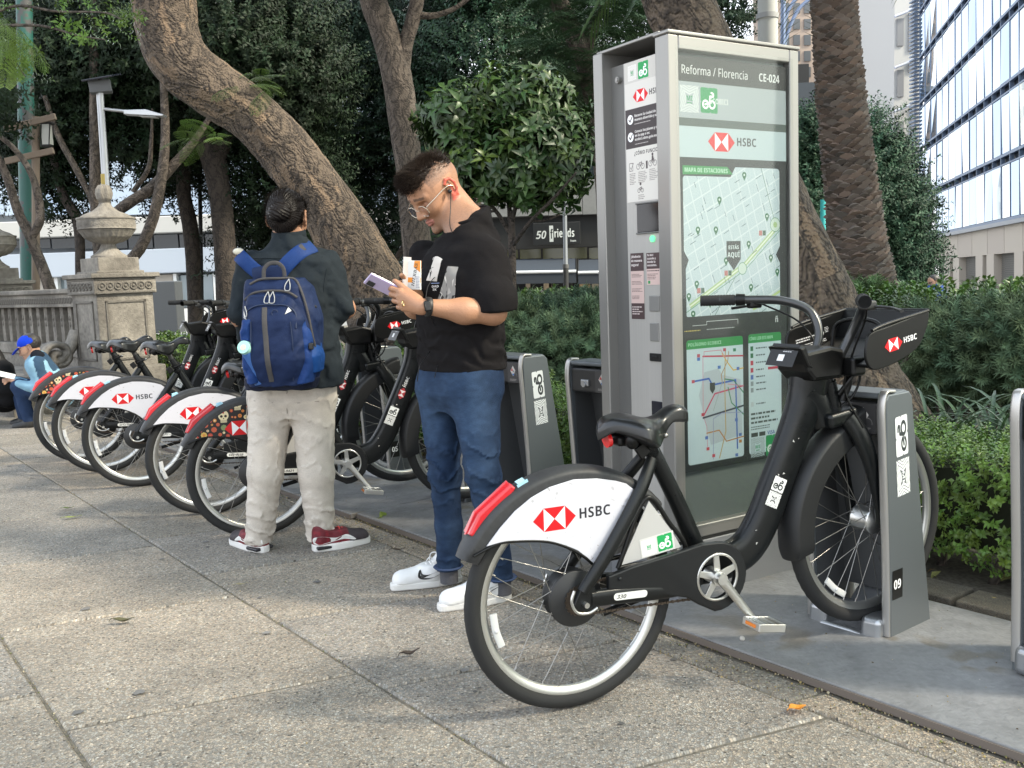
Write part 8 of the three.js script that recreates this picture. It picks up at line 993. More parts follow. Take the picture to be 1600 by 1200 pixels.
for (const [hl, to, sd] of [[gr(722, 908), gr(614, 922), 1], [gr(798, 935), gr(703, 952), 1]]) { const s = shoe(man, hl, to, 0, wM, { L: 0.30 }); for (const k of [1, -1]) part(s, 'tick_mark', drape(poly(swoosh, 0.004, 0, 0), shoe.field, k, 0.001), mat(0.012, 0.4, 0, { side: THREE.DoubleSide })); const lc = []; for (let k = 0; k < 6; k++) lc.push(sweep([[0.13 + k * 0.014, 0.094 - k * 0.005, -0.022], [0.135 + k * 0.014, 0.102 - k * 0.0055, 0], [0.13 + k * 0.014, 0.094 - k * 0.005, 0.022]], 0.003, { ns: 8, nr: 6 })); lc.push(sweep([[0.115, 0.105, 0], [0.10, 0.13, 0.02], [0.12, 0.125, 0.03], [0.13, 0.105, 0.01]], 0.0025, { ns: 12, nr: 6 }), sweep([[0.12, 0.105, 0], [0.135, 0.125, -0.02], [0.15, 0.11, -0.02]], 0.0025, { ns: 12, nr: 6 })); part(s, 'laces', mg(lc), wM.upper); part(s, 'tongue', rbox(0.05, 0.02, 0.045, 0.008, 0.105, 0.108, 0, 0, 0, -0.7), wM.upper); }
// watch and ring
const wd = wrN.clone().sub(elN).normalize(), wc = wrN.clone().addScaledVector(wd, -0.012); _q.setFromUnitVectors(V(0, 0, 1), wd); const tor = new THREE.TorusGeometry(0.031, 0.0045, 8, 28).scale(1, 1, 2.6).applyQuaternion(_q).translate(wc.x, wc.y, wc.z);
const wt = part(man, 'wristwatch', local(tor, b), mat(0.012, 0.5)); part(wt, 'watch_case', local(place(rbox(0.024, 0.036, 0.014, 0.005), wc.x, wc.y + 0.004, wc.z + 0.033, 0, 0.1, 0.1), b), mat(0.012, 0.2));
{ const p = handL.f, k = A(633, 474, 3.40); part(man, 'ring', local(place(new THREE.TorusGeometry(0.0105, 0.0016, 8, 20), k.x - 0.006, k.y, k.z + 0.012, 0.2, 1.35, 0), b), mat([0.8, 0.6, 0.28], 0.2, 1)); }
// phone and packet in the hands, earphone wire
const ph = A(604, 449, 3.47), phone = thing('phone', 'pale lilac phone held up in both hands by the man in black', 'phone', ph); phone.quaternion.setFromRotationMatrix((() => { const X = A(640, 469, 3.49).sub(A(575, 437, 3.44)).normalize(), n = V(-0.30, -0.72, 0.62), Z = n.addScaledVector(X, -n.dot(X)).normalize(); return new THREE.Matrix4().makeBasis(X, Z.clone().cross(X), Z); })());
part(phone, 'case', rbox(0.155, 0.074, 0.009, 0.004), pmat([0.52, 0.44, 0.66], 0.3)); part(phone, 'camera_bump', rbox(0.028, 0.028, 0.004, 0.003, -0.055, -0.015, 0.006), mat(0.03, 0.2)); part(phone, 'screen', box(0.148, 0.068, 0.0006, 0, 0, -0.0048), mat(0.02, 0.08));
const pk = thing('packet', 'small white and orange packet held behind the phone against the black t-shirt', 'packet', A(646, 430, 3.50), -0.5); const pkT = canvasTex(128, 224, (x, w, hh) => { x.fillStyle = '#d9d8d2'; x.fillRect(0, 0, w, hh); x.fillStyle = '#e08a28'; x.beginPath(); x.moveTo(w, 0); x.lineTo(w, 90); x.lineTo(60, 50); x.lineTo(70, 0); x.fill(); x.fillRect(0, 130, 50, 40); x.save(); x.translate(64, 200); x.rotate(-1.35); x.fillStyle = '#23252c'; x.font = 'bold 40px serif'; x.fillText('HIERBAS', 0, 0); x.restore(); scribble(x, 84, 120, 40, 90, 8, '#7a7f90', 5); }); part(pk, 'packet_front', place(rbox(0.055, 0.105, 0.008, 0.002), 0.005, 0, 0, 0, 0, -0.06), mat(1, 0.5, 0, { map: pkT })); part(pk, 'packet_flap', place(rbox(0.03, 0.11, 0.003, 0.001), -0.037, 0.012, -0.012, 0, 0.9, -0.1), mat([0.5, 0.46, 0.44], 0.5));
const wire = thing('earphones', 'thin black earphone wire running from the ear of the man in black to his waist', 'earphones', b), em = mat(0.01, 0.5), sn = (u, v, d) => snap(A(u, v, d), V(-0.2, 0, 0.98).normalize(), shirt).add(V(-0.001, 0, 0.004));
part(wire, 'earbud', local(ball(0.008, ...hp(0.004, -0.006, 0.087).toArray()), b), em); part(wire, 'wire', local(sweep([hp(0.006, -0.014, 0.088), A(704, 325, 3.56), A(703, 352, 3.55), sn(698, 375, 3.5), sn(684, 400, 3.5), sn(672, 425, 3.5), A(668, 450, 3.44), A(665, 482, 3.36), sn(664, 510, 3.5), sn(659, 545, 3.5), A(655, 575, 3.47), A(652, 596, 3.50)], 0.0016, { ns: 120, nr: 6 }), b), em); part(wire, 'wire', local(sweep([A(666, 484, 3.36), sn(670, 520, 3.5), sn(676, 555, 3.5), A(679, 590, 3.5)], 0.0013, { ns: 40, nr: 6 }), b), em); part(wire, 'remote', local(rod(sn(695, 378, 3.5), sn(690, 388, 3.5), 0.004), b), em);
}
// =============================================================== the man with the backpack, seen from behind
const man2Base = V(-1.05, 0, -4.46), man2 = personRoot('man seen from behind in dark grey shirt and pale beige trousers with a blue backpack', man2Base);
{
const A = at, b = man2Base, F = V(0.16, 0, -0.99), Lf = V(-0.99, 0, -0.16), d0 = 4.45;
const h = headFrame(A(450, 343, 4.48), V(0.10, 0, -1), 6 * RAD), hs = 1.03, H = headField(h, hs), nb = A(452, 392, 4.46);
const shL = A(396, 424, 4.45), elL = A(376, 492, 4.40), wrL = A(384, 528, 4.55), shR = A(508, 422, 4.48), elR = A(538, 482, 4.48), wrR = A(520, 470, 4.75);
const skin = [0.37, 0.19, 0.11], col = (x, y, z) => skin.map(k => k * (1 + 0.1 * fbm(x * 30, y * 30, z * 30)));
const arms = uni([capD(shL, elL, 0.055, 0.045), capD(elL, wrL, 0.044, 0.027), capD(shR, elR, 0.055, 0.045), capD(elR, wrR, 0.044, 0.027), capD(A(410, 430, 4.46), A(494, 430, 4.47), 0.05, 0.05), capD(h.P(-0.03, -0.05, 0), nb, 0.052, 0.048), capD(nb, A(452, 440, 4.46), 0.05, 0.08)], 0.04);
const nh = (x, y, z) => smax(arms(x, y, z), 0.075 - Math.hypot(x - h.C.x, y - h.C.y, z - h.C.z), 0.004), hf = (x, y, z) => smax(smin(H.f(x, y, z), arms(x, y, z), 0.02), Math.hypot(x - h.C.x, y - h.C.y, z - h.C.z) - 0.175, 0.004);
const hand = (w, dir, Y, fa) => { const X = dir.normalize(), Yp = Y.addScaledVector(X, -Y.dot(X)).normalize(), Z = X.clone().cross(Yp), hd = handField(w, X, Yp, Z, [[0.3, 0.6, 0.4], [0.35, 0.65, 0.4], [0.4, 0.7, 0.4], [0.5, 0.7, 0.4]], 0.04); return mesh3((x, y, z) => smax(smin(hd.f(x, y, z), arms(x, y, z), 0.012), Math.hypot(x - w.x, y - w.y, z - w.z) - 0.2, 0.003), ...boundsOf(hd.pts, 0.03), 0.0045, col); };
part(man2, 'body', local(join([mesh3(nh, ...boundsOf([shL, elL, wrL, shR, elR, wrR, nb, A(452, 440, 4.46)], 0.1), 0.011, col), mesh3(hf, ...boundsOf([h.C], 0.18), 0.0045, col), hand(wrL, V(0.15, -0.45, -0.9), V(-0.9, 0.1, -0.2)), hand(wrR, V(-0.3, 0.15, -0.9), V(0.8, 0.4, -0.2))]), b), skinM());
// hair pulled back into a bun
const P = (a, u, c) => h.P(a * hs, u * hs, c * hs), ax = [h.f, h.u, h.l], e = (a, u, c, r) => ellD(P(a, u, c), r.map(q => q * hs), ax);
const hair0 = uni([e(-0.018, 0.040, 0, [0.104, 0.094, 0.083]), e(-0.065, 0.0, 0, [0.048, 0.075, 0.070])], 0.03), bun = e(-0.125, 0.012, -0.004, [0.040, 0.040, 0.050]);
const hairS = (x, y, z) => { const q = H.loc(x, y, z), an = Math.atan2(q[1] - 0.01, q[2]), r = Math.hypot(q[1] - 0.01, q[2]); let d = hair0(x, y, z); d = smax(d, -(e(0.07, -0.02, 0, [0.09, 0.085, 0.09])(x, y, z)), 0.006); d += 0.0016 * Math.sin(an * 46 + 3 * noise(an * 3, r * 20, 1)); const bq = bun(x, y, z) + 0.0028 * Math.sin((q[1] - q[2] * 0.6) * 420 + 5 * noise(q[1] * 30, q[2] * 30, 4)); return smin(d, bq, 0.010); };
const hm = pmat([0.013, 0.010, 0.009], 0.42, { specularIntensity: 0.4 }), hr = part(man2, 'hair', local(mesh3(hairS, ...boundsOf([P(-0.03, 0.03, 0)], 0.18), 0.0045), b), hm); part(hr, 'hair_strands', local(strands(hair0, h, hs, L => L[1] > -0.07 && L[0] < 0.04, 2600, 0.022, 931, 0.0006, [-0.9, -0.2]), b), hm);
// shirt, worn loose
const S = (u, v, a, bb, d = d0) => ({ c: A(u, v, d), a, b: bb });
const torso = ovalD([S(464, 602, 0.232, 0.150), S(460, 560, 0.222, 0.142), S(456, 500, 0.208, 0.132), S(454, 440, 0.215, 0.126), S(452, 412, 0.200, 0.108), S(452, 392, 0.120, 0.085), S(452, 366, 0.068, 0.070)], Lf, F, 2.3);
const slv = uni([capD(A(392, 416, 4.44), A(380, 488, 4.40), 0.072, 0.064), capD(A(380, 488, 4.40), A(386, 524, 4.5), 0.060, 0.045)], 0.03), srv = uni([capD(A(510, 414, 4.48), A(530, 480, 4.47), 0.074, 0.068), capD(A(530, 480, 4.47), A(515, 472, 4.72), 0.062, 0.05)], 0.03);
const shirt = (x, y, z) => { let d = smin(smin(torso(x, y, z), slv(x, y, z), 0.04), srv(x, y, z), 0.04); return d + 0.008 * fbm(x * 8, y * 5, z * 8, 3) + 0.004 * Math.sin(x * 40 + y * 30 + 10 * fbm(x * 5, y * 5, z * 5)) + 0.004 * Math.sin(x * 55 + 6 * fbm(x * 6, y * 3, z * 6)) * sstep(0.95, 0.8, y); };
const sm = cloth([0.017, 0.023, 0.028], 0.85), sh = part(man2, 'shirt', local(mesh3(shirt, ...boundsOf([A(450, 362, d0), A(464, 604, d0), A(376, 450, d0), A(545, 470, d0), wrR], 0.14), 0.009), b), sm);
part(sh, 'collar', local(mg(sweep([0, 1, 2, 3, 4, 5, 6].map(k => { const a = (k / 6 - 0.5) * 4.4; return A(452, 372, 4.46).addScaledVector(F, -Math.cos(a) * 0.074).addScaledVector(Lf, Math.sin(a) * 0.074).addScaledVector(V(0, 1, 0), 0.012 - 0.012 * Math.cos(a)); }), () => [0.006, 0.022], { ns: 30, nr: 10, ref: [0, 1, 0] })), b), sm);
const snap = (p, fld, n = V(0, 0, 1), off = 0.002) => { const q = p.clone().addScaledVector(n, 0.35); for (let k = 0; k < 80; k++) { const d = fld(q.x, q.y, q.z); if (d < 0.0004) break; q.addScaledVector(n, -Math.max(0.0008, d * 0.7)); } return q.addScaledVector(n, off); };
const ln = (q, f, r, o) => sweep(q.map(([u, v]) => snap(A(u, v, d0), f, V(0, 0, 1), o)), r, { ns: 40, nr: 6 });
part(sh, 'yoke_seam', local(mg(ln([[398, 404], [430, 404], [470, 404], [508, 402]], shirt, 0.0022, 0.0005), ln([[516, 420], [512, 450], [514, 480]], shirt, 0.0022, 0.0005)), b), sm);
// trousers
const legL = uni([capD(A(424, 612, d0), A(415, 738, d0 - 0.03), 0.105, 0.084), capD(A(415, 738, d0 - 0.03), A(404, 850, d0), 0.082, 0.066)], 0.02), legR = uni([capD(A(488, 612, d0), A(494, 738, d0 - 0.02), 0.108, 0.084), capD(A(494, 738, d0 - 0.02), A(502, 848, d0 + 0.02), 0.082, 0.068)], 0.02), hips = ovalD([S(456, 650, 0.135, 0.095), S(456, 625, 0.188, 0.130), S(458, 585, 0.185, 0.122)], Lf, F, 2.3);
const hemY = A(404, 848, d0).y, trs = (x, y, z) => { const ank = 1 - sstep(0.10, 0.30, y), fd = fbm(x * 6, y * 5, z * 6); let d = smin(smin(legL(x, y, z), legR(x, y, z), 0.02), hips(x, y, z), 0.05); const cr = 1 - Math.abs(Math.sin(y * 46 + 6 * fd + x * 9)), c2 = 1 - Math.abs(Math.sin(y * 15 + x * 20 + 7 * fd)); d += (0.004 - 0.010 * cr * cr) * (ank + 0.1) + 0.002 - 0.006 * c2 * c2 * c2 + 0.005 * fd; return smax(d, hemY - y, 0.006); };
const tc = (x, y, z) => { const n = fbm(x * 9, y * 9, z * 9, 4), g = sstep(0.08, 0.5, n) * 0.35 + 0.25 * sstep(0.2, 0.6, fbm(x * 30, y * 22, z * 30, 3)); return mix3([0.57, 0.52, 0.455], [0.31, 0.27, 0.23], g); };
const tr = part(man2, 'trousers', local(mesh3(trs, ...boundsOf([A(400, 590, d0), A(515, 590, d0), A(404, 850, d0), A(502, 850, d0)], 0.13), 0.009, tc), b), clothV(0.92));
part(tr, 'seam', local(mg(ln([[458, 606], [457, 640], [454, 668]], trs, 0.0025, 0.0005), ln([[392, 620], [390, 680], [388, 740]], trs, 0.002, 0), ln([[405, 622], [436, 624]], trs, 0.002, 0.0005), ln([[474, 624], [506, 622]], trs, 0.002, 0.0005)), b), cloth([0.32, 0.29, 0.25]));
// maroon trainers on thick white soles
const um = { sole: mat([0.72, 0.71, 0.68], 0.55), upper: pmat(1, 0.6, { vertexColors: true }), col: (x, y, z) => x > 0.17 && y > 0.03 ? [0.030, 0.022, 0.026] : noise(x * 40, y * 40, z * 40) > 0.25 || y < 0.045 ? [0.20, 0.012, 0.022] : [0.13, 0.010, 0.018] };
for (const [hl, to] of [[gr(417, 864), gr(417, 864).add(V(-0.20, 0, -0.17))], [gr(488, 862), gr(488, 862).add(V(0.24, 0, -0.13))]]) { const s = shoe(man2, hl, to, 0, um, { L: 0.285, sole: 0.036 }); part(s, 'sole_air_unit', mg(rbox(0.085, 0.016, 0.098, 0.006, 0.055, 0.020, 0)), mat([0.03, 0.03, 0.035], 0.2)); part(s, 'white_overlay', mg(...[1, -1].map(k => drape(poly(smoothPts([[0.005, 0.040], [0.06, 0.040], [0.13, 0.050], [0.20, 0.040], [0.16, 0.068], [0.10, 0.062], [0.03, 0.075], [0.0, 0.065]], 50), 0.003, 0, 0), shoe.field, k, 0.001))), mat([0.7, 0.69, 0.66], 0.6, 0, { side: THREE.DoubleSide })); part(s, 'laces', mg([0, 1, 2, 3].map(k => sweep([[0.13 + k * 0.015, 0.09 - k * 0.005, -0.024], [0.135 + k * 0.015, 0.10 - k * 0.006, 0], [0.13 + k * 0.015, 0.09 - k * 0.005, 0.024]], 0.003, { ns: 8, nr: 6 }))), mat([0.75, 0.09, 0.08], 0.6)); }
// ---- backpack
const bb = A(445, 500, 4.26), bp = thing('backpack', 'navy and blue backpack with grey webbing worn by the man in the grey shirt', 'backpack', bb), navy = cloth([0.011, 0.022, 0.066], 0.6), blue = cloth([0.012, 0.040, 0.155], 0.55), greyW = cloth([0.075, 0.072, 0.072], 0.8), trim = mat([0.010, 0.022, 0.06], 0.6);
const Q = (u, v, d = 4.24) => A(u, v, d), L2 = g => local(g, bb);
const main = ovalD([{ c: Q(440, 606, 4.26), a: 0.150, b: 0.085 }, { c: Q(442, 570, 4.25), a: 0.172, b: 0.118 }, { c: Q(443, 500, 4.25), a: 0.170, b: 0.120 }, { c: Q(436, 450, 4.26), a: 0.150, b: 0.108 }, { c: Q(430, 436, 4.27), a: 0.128, b: 0.09 }], Lf, F, 3.2), mainF = (x, y, z) => main(x, y, z) + 0.006 * fbm(x * 9, y * 7, z * 9) + 0.002 * Math.sin(x * 70 + y * 40 + 8 * fbm(x * 8, y * 8, z * 8));
part(bp, 'main_pack', L2(mesh3(mainF, ...boundsOf([Q(395, 430), Q(500, 610), Q(440, 520, 4.4), Q(440, 520, 4.1)], 0.06), 0.008)), navy);
const pocket = (sec, p = 3) => { const o = ovalD(sec, Lf, F, p); return (x, y, z) => smin(9, o(x, y, z) + 0.006 * fbm(x * 10, y * 8, z * 10, 3) + 0.002 * Math.sin(x * 60 - y * 50 + 7 * fbm(x * 9, y * 9, z * 9)), 0.001); };
const p1 = pocket([{ c: Q(436, 602, 4.20), a: 0.125, b: 0.075 }, { c: Q(437, 560, 4.18), a: 0.140, b: 0.098 }, { c: Q(434, 500, 4.185), a: 0.136, b: 0.092 }, { c: Q(428, 474, 4.20), a: 0.126, b: 0.075 }]);
const fp = part(bp, 'front_pocket', L2(mesh3(p1, ...boundsOf([Q(390, 470), Q(486, 606), Q(440, 520, 4.3), Q(440, 520, 4.06)], 0.05), 0.007)), navy);
const p2 = pocket([{ c: Q(428, 478, 4.19), a: 0.118, b: 0.07 }, { c: Q(427, 462, 4.2), a: 0.108, b: 0.062 }, { c: Q(426, 456, 4.21), a: 0.10, b: 0.045 }]); part(bp, 'top_pocket', L2(mesh3(p2, ...boundsOf([Q(390, 455), Q(466, 480), Q(430, 470, 4.08), Q(430, 470, 4.3)], 0.03), 0.006)), navy);
for (const [s, us, un] of [[1, [[400, 598], [394, 560], [391, 520], [392, 498]], 'side_panel'], [-1, [[478, 598], [482, 560], [478, 520], [470, 498]], 'side_panel']]) part(bp, un, L2(mesh3(pocket(us.map(([u, v]) => ({ c: Q(u, v, 4.175), a: 0.034, b: 0.062 })), 2.4), ...boundsOf([Q(us[0][0], 600), Q(us[3][0], 495), Q(us[1][0], 550, 4.08), Q(us[1][0], 550, 4.28)], 0.06), 0.006)), blue);
part(bp, 'bottle_pocket', L2(mesh3(pocket([{ c: Q(486, 580, 4.22), a: 0.050, b: 0.075 }, { c: Q(487, 555, 4.21), a: 0.052, b: 0.080 }, { c: Q(483, 534, 4.22), a: 0.046, b: 0.072 }], 2.6), ...boundsOf([Q(480, 530), Q(490, 585), Q(486, 550, 4.1), Q(486, 550, 4.32)], 0.08), 0.006)), cloth([0.010, 0.055, 0.21], 0.5)); part(bp, 'bottle_pocket', L2(mesh3(pocket([{ c: Q(402, 592, 4.24), a: 0.04, b: 0.07 }, { c: Q(397, 565, 4.23), a: 0.042, b: 0.07 }, { c: Q(393, 545, 4.24), a: 0.036, b: 0.06 }], 2.6), ...boundsOf([Q(398, 540), Q(402, 596), Q(398, 560, 4.12), Q(398, 560, 4.34)], 0.07), 0.006)), cloth([0.010, 0.052, 0.20], 0.5));
part(bp, 'base_panel', L2(mesh3((x, y, z) => { const yy = y - Q(438, 588).y; return smax(mainF(x, y, z) - 0.004, yy + 0.02 * noise(x * 6, 0, z * 6), 0.004); }, ...boundsOf([Q(395, 580), Q(490, 612), Q(440, 595, 4.38), Q(440, 595, 4.1)], 0.05), 0.008)), cloth([0.012, 0.016, 0.034], 0.6));
const all = (x, y, z) => Math.min(mainF(x, y, z), p1(x, y, z), p2(x, y, z)), on = (q, o = 0.003) => q.map(([u, v]) => snap(Q(u, v), all, V(0, 0, 1), o)), tube = (q, r, n = 40) => sweep(on(q), r, { ns: n, nr: 8 }), strip = (q, w, n = 60) => sweep(on(q, 0.001), () => [0.0022, w], { ns: n, nr: 8, ref: [1, 0, 0], p: 5 });
part(bp, 'webbing', L2(strip([[424, 479], [426, 500], [429, 530], [432, 560], [435, 592]], 0.0115)), greyW);
part(bp, 'zip', L2(mg(tube([[396, 444], [410, 437], [440, 435], [464, 436], [475, 450], [486, 480], [494, 520], [497, 540]], 0.0055, 60), tube([[388, 468], [402, 458], [430, 454], [458, 456], [472, 464]], 0.0055, 50))), greyW);
part(bp, 'piping', L2(mg(tube([[393, 486], [410, 477], [436, 475], [460, 477], [472, 488], [474, 510]], 0.0032, 50), tube([[404, 500], [405, 540], [408, 590]], 0.002), tube([[466, 500], [470, 540], [468, 590]], 0.002))), trim);
const loopAt = (u, v, w, hh) => sweep([[u, v], [u - w, v + hh * 0.6], [u - w * 0.8, v + hh], [u + w * 0.8, v + hh], [u + w, v + hh * 0.6], [u, v]].map(([a, c]) => snap(Q(a, c), all, V(0, 0, 1), 0.006)), 0.0022, { ns: 30, nr: 6 }); part(bp, 'zip_pull', L2(mg(loopAt(427, 455, 4, 17), loopAt(435, 455, 4, 17), loopAt(457, 436, 4, 17), loopAt(391, 478, 4, 16))), mat([0.32, 0.33, 0.34], 0.6));
part(bp, 'reflector_tab', L2(mg([[[386, 496], [388, 484], [395, 498]], [[457, 489], [461, 478], [466, 484]]].map(q => { const g = new THREE.BufferGeometry(); g.setAttribute('position', new THREE.Float32BufferAttribute(on(q, 0.004).flatMap(p => p.toArray()), 3)); g.computeVertexNormals(); return g; }))), mat([0.6, 0.6, 0.58], 0.5, 0, { side: THREE.DoubleSide }));
part(bp, 'round_badge', L2(place(new THREE.TorusGeometry(0.013, 0.0018, 8, 24), ...snap(Q(441, 487), all, V(0, 0, 1), 0.001).toArray())), trim);
part(bp, 'carry_handle', L2(sweep([[412, 434], [413, 420], [421, 412], [433, 411], [442, 418], [445, 432]].map(([u, v]) => Q(u, v, 4.27)), () => [0.009, 0.004], { ns: 30, nr: 8, ref: [0, 0, 1], p: 4 })), greyW);
const sf = (q, w) => sweep(q.map(([u, v]) => snap(A(u, v, d0), shirt, V(0, 0.25, 0.97).normalize(), 0.008)), () => [0.007, w], { ns: 30, nr: 10, ref: [0.75, 0.66, 0], p: 4 }), sf2 = (q, w) => sweep(q.map(([u, v]) => snap(A(u, v, d0), shirt, V(0, 0.25, 0.97).normalize(), 0.008)), () => [0.007, w], { ns: 30, nr: 10, ref: [-0.75, 0.66, 0], p: 4 });
part(bp, 'shoulder_strap', L2(sf([[379, 404], [390, 415], [404, 428], [420, 440]], 0.032)), blue); part(bp, 'shoulder_strap', L2(sf2([[492, 388], [478, 402], [462, 420], [448, 438]], 0.034)), blue); part(bp, 'strap_patch', L2(sf2([[481, 394], [472, 403]], 0.02)), greyW); part(bp, 'yoke_pad', L2(sweep([[408, 436], [430, 432], [455, 434]].map(([u, v]) => snap(A(u, v, d0), shirt, V(0, 0, 1), 0.02)), () => [0.016, 0.05], { ns: 16, nr: 12, ref: [0, 1, 0] })), navy); part(bp, 'side_strap', L2(sweep([Q(498, 512, 4.3), Q(501, 540, 4.3), Q(496, 572, 4.3)], () => [0.004, 0.008], { ns: 12, nr: 8, ref: [1, 0, 0] })), greyW); part(bp, 'buckle', L2(mg(place(rbox(0.02, 0.045, 0.015, 0.005), ...Q(489, 484, 4.2).toArray(), 0, 0, -0.5), place(rbox(0.022, 0.03, 0.02, 0.006), ...Q(486, 541, 4.13).toArray()))), mat(0.012, 0.4));
const bt = thing('water_bottle', 'bottle with a round mint green lid tucked in the side of the blue backpack', 'bottle', Q(382, 543, 4.11)); part(bt, 'lid', place(new THREE.CylinderGeometry(0.028, 0.031, 0.022, 32), 0, 0, 0, 1.25, 0, 0.25), pmat([0.36, 0.66, 0.58], 0.35)); part(bt, 'lid_mark', place(new THREE.CylinderGeometry(0.013, 0.013, 0.024, 24), 0, -0.002, 0.0015, 1.25, 0, 0.25), mat([0.62, 0.5, 0.44], 0.4)); part(bt, 'bottle_body', rod([0.008, -0.02, -0.02], [0.045, -0.16, -0.05], 0.028, 0.028, 20), mat([0.03, 0.1, 0.3], 0.4));
const pin = thing('pin_badge', 'round cream pin badge on the left strap of the blue backpack', 'badge', snap(A(383, 402, d0), shirt, V(-0.2, 0.4, 0.9).normalize(), 0.018)); part(pin, 'badge_face', place(new THREE.SphereGeometry(0.021, 24, 12), 0, 0, 0, 0, 0, 0, V(1.1, 0.7, 0.5)), pmat([0.62, 0.58, 0.46], 0.35)); part(pin, 'badge_rim', place(new THREE.TorusGeometry(0.021, 0.003, 8, 24), 0, 0, 0, 0, 0, 0, V(1.1, 0.7, 0.8)), steel);
}
// =============================================================== seated and distant people, coarser bodies from joints
function figure(label, d, J, K, opt = {}) { // J: joints as photograph points [u, v, depth offset]; K: colours
const p = Object.fromEntries(Object.entries(J).map(([k, q]) => [k, at(q[0], q[1], d + (q[2] || 0))])), base = V(p.hipL.x, Math.min(p.ankL?.y ?? p.hipL.y - 0.9, p.ankR?.y ?? 9), p.hipL.z), t = personRoot(label, base), s = opt.s || 1, cell = opt.cell || 0.016;
const h = headFrame(p.head, V(...(opt.face || [0, 0, 1])), (opt.pitch || 0) * RAD), H = headField(h, 0.98 * s), body = uni([capD(p.neck, p.hipL.clone().lerp(p.hipR, 0.5), 0.06 * s, 0.1 * s), capD(h.P(-0.02, -0.06, 0), p.neck, 0.05 * s, 0.055 * s), capD(p.elL, p.wrL, 0.04 * s, 0.026 * s), capD(p.elR, p.wrR, 0.04 * s, 0.026 * s), capD(p.wrL, p.haL, 0.026 * s, 0.02 * s), capD(p.wrR, p.haR, 0.026 * s, 0.02 * s)], 0.03), sk = K.skin || [0.42, 0.24, 0.16];
const col = (x, y, z) => { const q = H.loc(x, y, z); return H.eyes(x, y, z) < 0.002 || (Math.abs(q[1] - 0.03) < 0.006 && q[0] > 0.06 && Math.abs(q[2]) > 0.012) ? [0.05, 0.035, 0.03] : H.lips(x, y, z) < 0.003 ? [0.3, 0.13, 0.11] : sk; };
const fingers = hd => uni([0, 1, 2, 3].map(i => capD(hd, hd.clone().add(V(-0.05, -0.01 - 0.012 * i, 0.02)), 0.010, 0.008)), 0.004), fl = fingers(p.haL), frr = fingers(p.haR);
part(t, 'body', local(join([mesh3((x, y, z) => smax(smin(body(x, y, z), Math.min(fl(x, y, z), frr(x, y, z)), 0.008), 0.07 * s - Math.hypot(x - h.C.x, y - h.C.y, z - h.C.z), 0.004), ...boundsOf(Object.values(p), 0.12), cell, col), mesh3((x, y, z) => smax(smin(H.f(x, y, z), body(x, y, z), 0.02), Math.hypot(x - h.C.x, y - h.C.y, z - h.C.z) - 0.17 * s, 0.004), ...boundsOf([h.C], 0.18 * s), Math.min(cell, 0.008), col)]), base), skinM());
const wr = (f, a) => (x, y, z) => f(x, y, z) + a * fbm(x * 9, y * 8, z * 9, 3), mid = p.hipL.clone().lerp(p.hipR, 0.5);
const top = wr(uni([capD(p.shL, p.shR, 0.075 * s, 0.075 * s), capD(p.shL.clone().lerp(p.shR, 0.5), mid, 0.125 * s, 0.150 * s), capD(p.shL, p.hipL, 0.085 * s, 0.1 * s), capD(p.shR, p.hipR, 0.085 * s, 0.1 * s), capD(p.shL, p.elL, 0.068 * s, 0.058 * s), capD(p.elL, p.wrL, 0.056 * s, 0.04 * s), capD(p.shR, p.elR, 0.068 * s, 0.058 * s), capD(p.elR, p.wrR, 0.056 * s, 0.04 * s), capD(p.neck.clone().add(V(0, 0.02, 0)), p.neck, 0.07 * s, 0.08 * s)], 0.05), 0.012);
const tp = part(t, K.topName || 'jacket', local(mesh3(top, ...boundsOf([p.shL, p.shR, p.elL, p.elR, p.wrL, p.wrR, p.hipL, p.hipR, p.neck], 0.2), cell, K.topCol), base), K.topCol ? clothV() : cloth(K.top));
if (p.kneeL) { const leg = wr(uni(['L', 'R'].flatMap(k => [capD(p['hip' + k], p['knee' + k], 0.095 * s, 0.072 * s), capD(p['knee' + k], p['ank' + k], 0.07 * s, 0.054 * s)]), 0.02), 0.012); part(t, 'trousers', local(mesh3(leg, ...boundsOf([p.hipL, p.hipR, p.kneeL, p.kneeR, p.ankL, p.ankR], 0.14), cell), base), cloth(K.leg)); for (const k of ['L', 'R']) part(t, 'shoe', local(mesh3(uni([capD(p['ank' + k].clone().add(V(0, -0.04, 0)), p['toe' + k], 0.05 * s, 0.042 * s), capD(p['ank' + k], p['ank' + k].clone().add(V(0, -0.05, 0)), 0.05 * s, 0.05 * s)], 0.02), ...boundsOf([p['ank' + k], p['toe' + k]], 0.09), Math.min(cell, 0.012)), base), mat(K.shoe || 0.012, 0.5)); }
const P = (a, u, c) => h.P(a * s, u * s, c * s), e = (a, u, c, r) => ellD(P(a, u, c), r.map(q => q * s), [h.f, h.u, h.l]);
if (K.hair) part(t, 'hair', local(mesh3((x, y, z) => smax(uni([e(-0.02, 0.042, 0, [0.1, 0.09, 0.081]), ...(opt.long ? [e(-0.07, -0.06, 0, [0.06, 0.16, 0.085])] : [])], 0.03)(x, y, z), -e(0.08, -0.03, 0, [0.09, 0.1, 0.1])(x, y, z), 0.01) + 0.004 * noise(x * 60, y * 60, z * 60), ...boundsOf([h.C, P(-0.05, -0.2, 0)], 0.15 * s), Math.min(cell, 0.01)), base), mat(K.hair, 0.5));
return { t, h, P, e, p, base, tp };
}
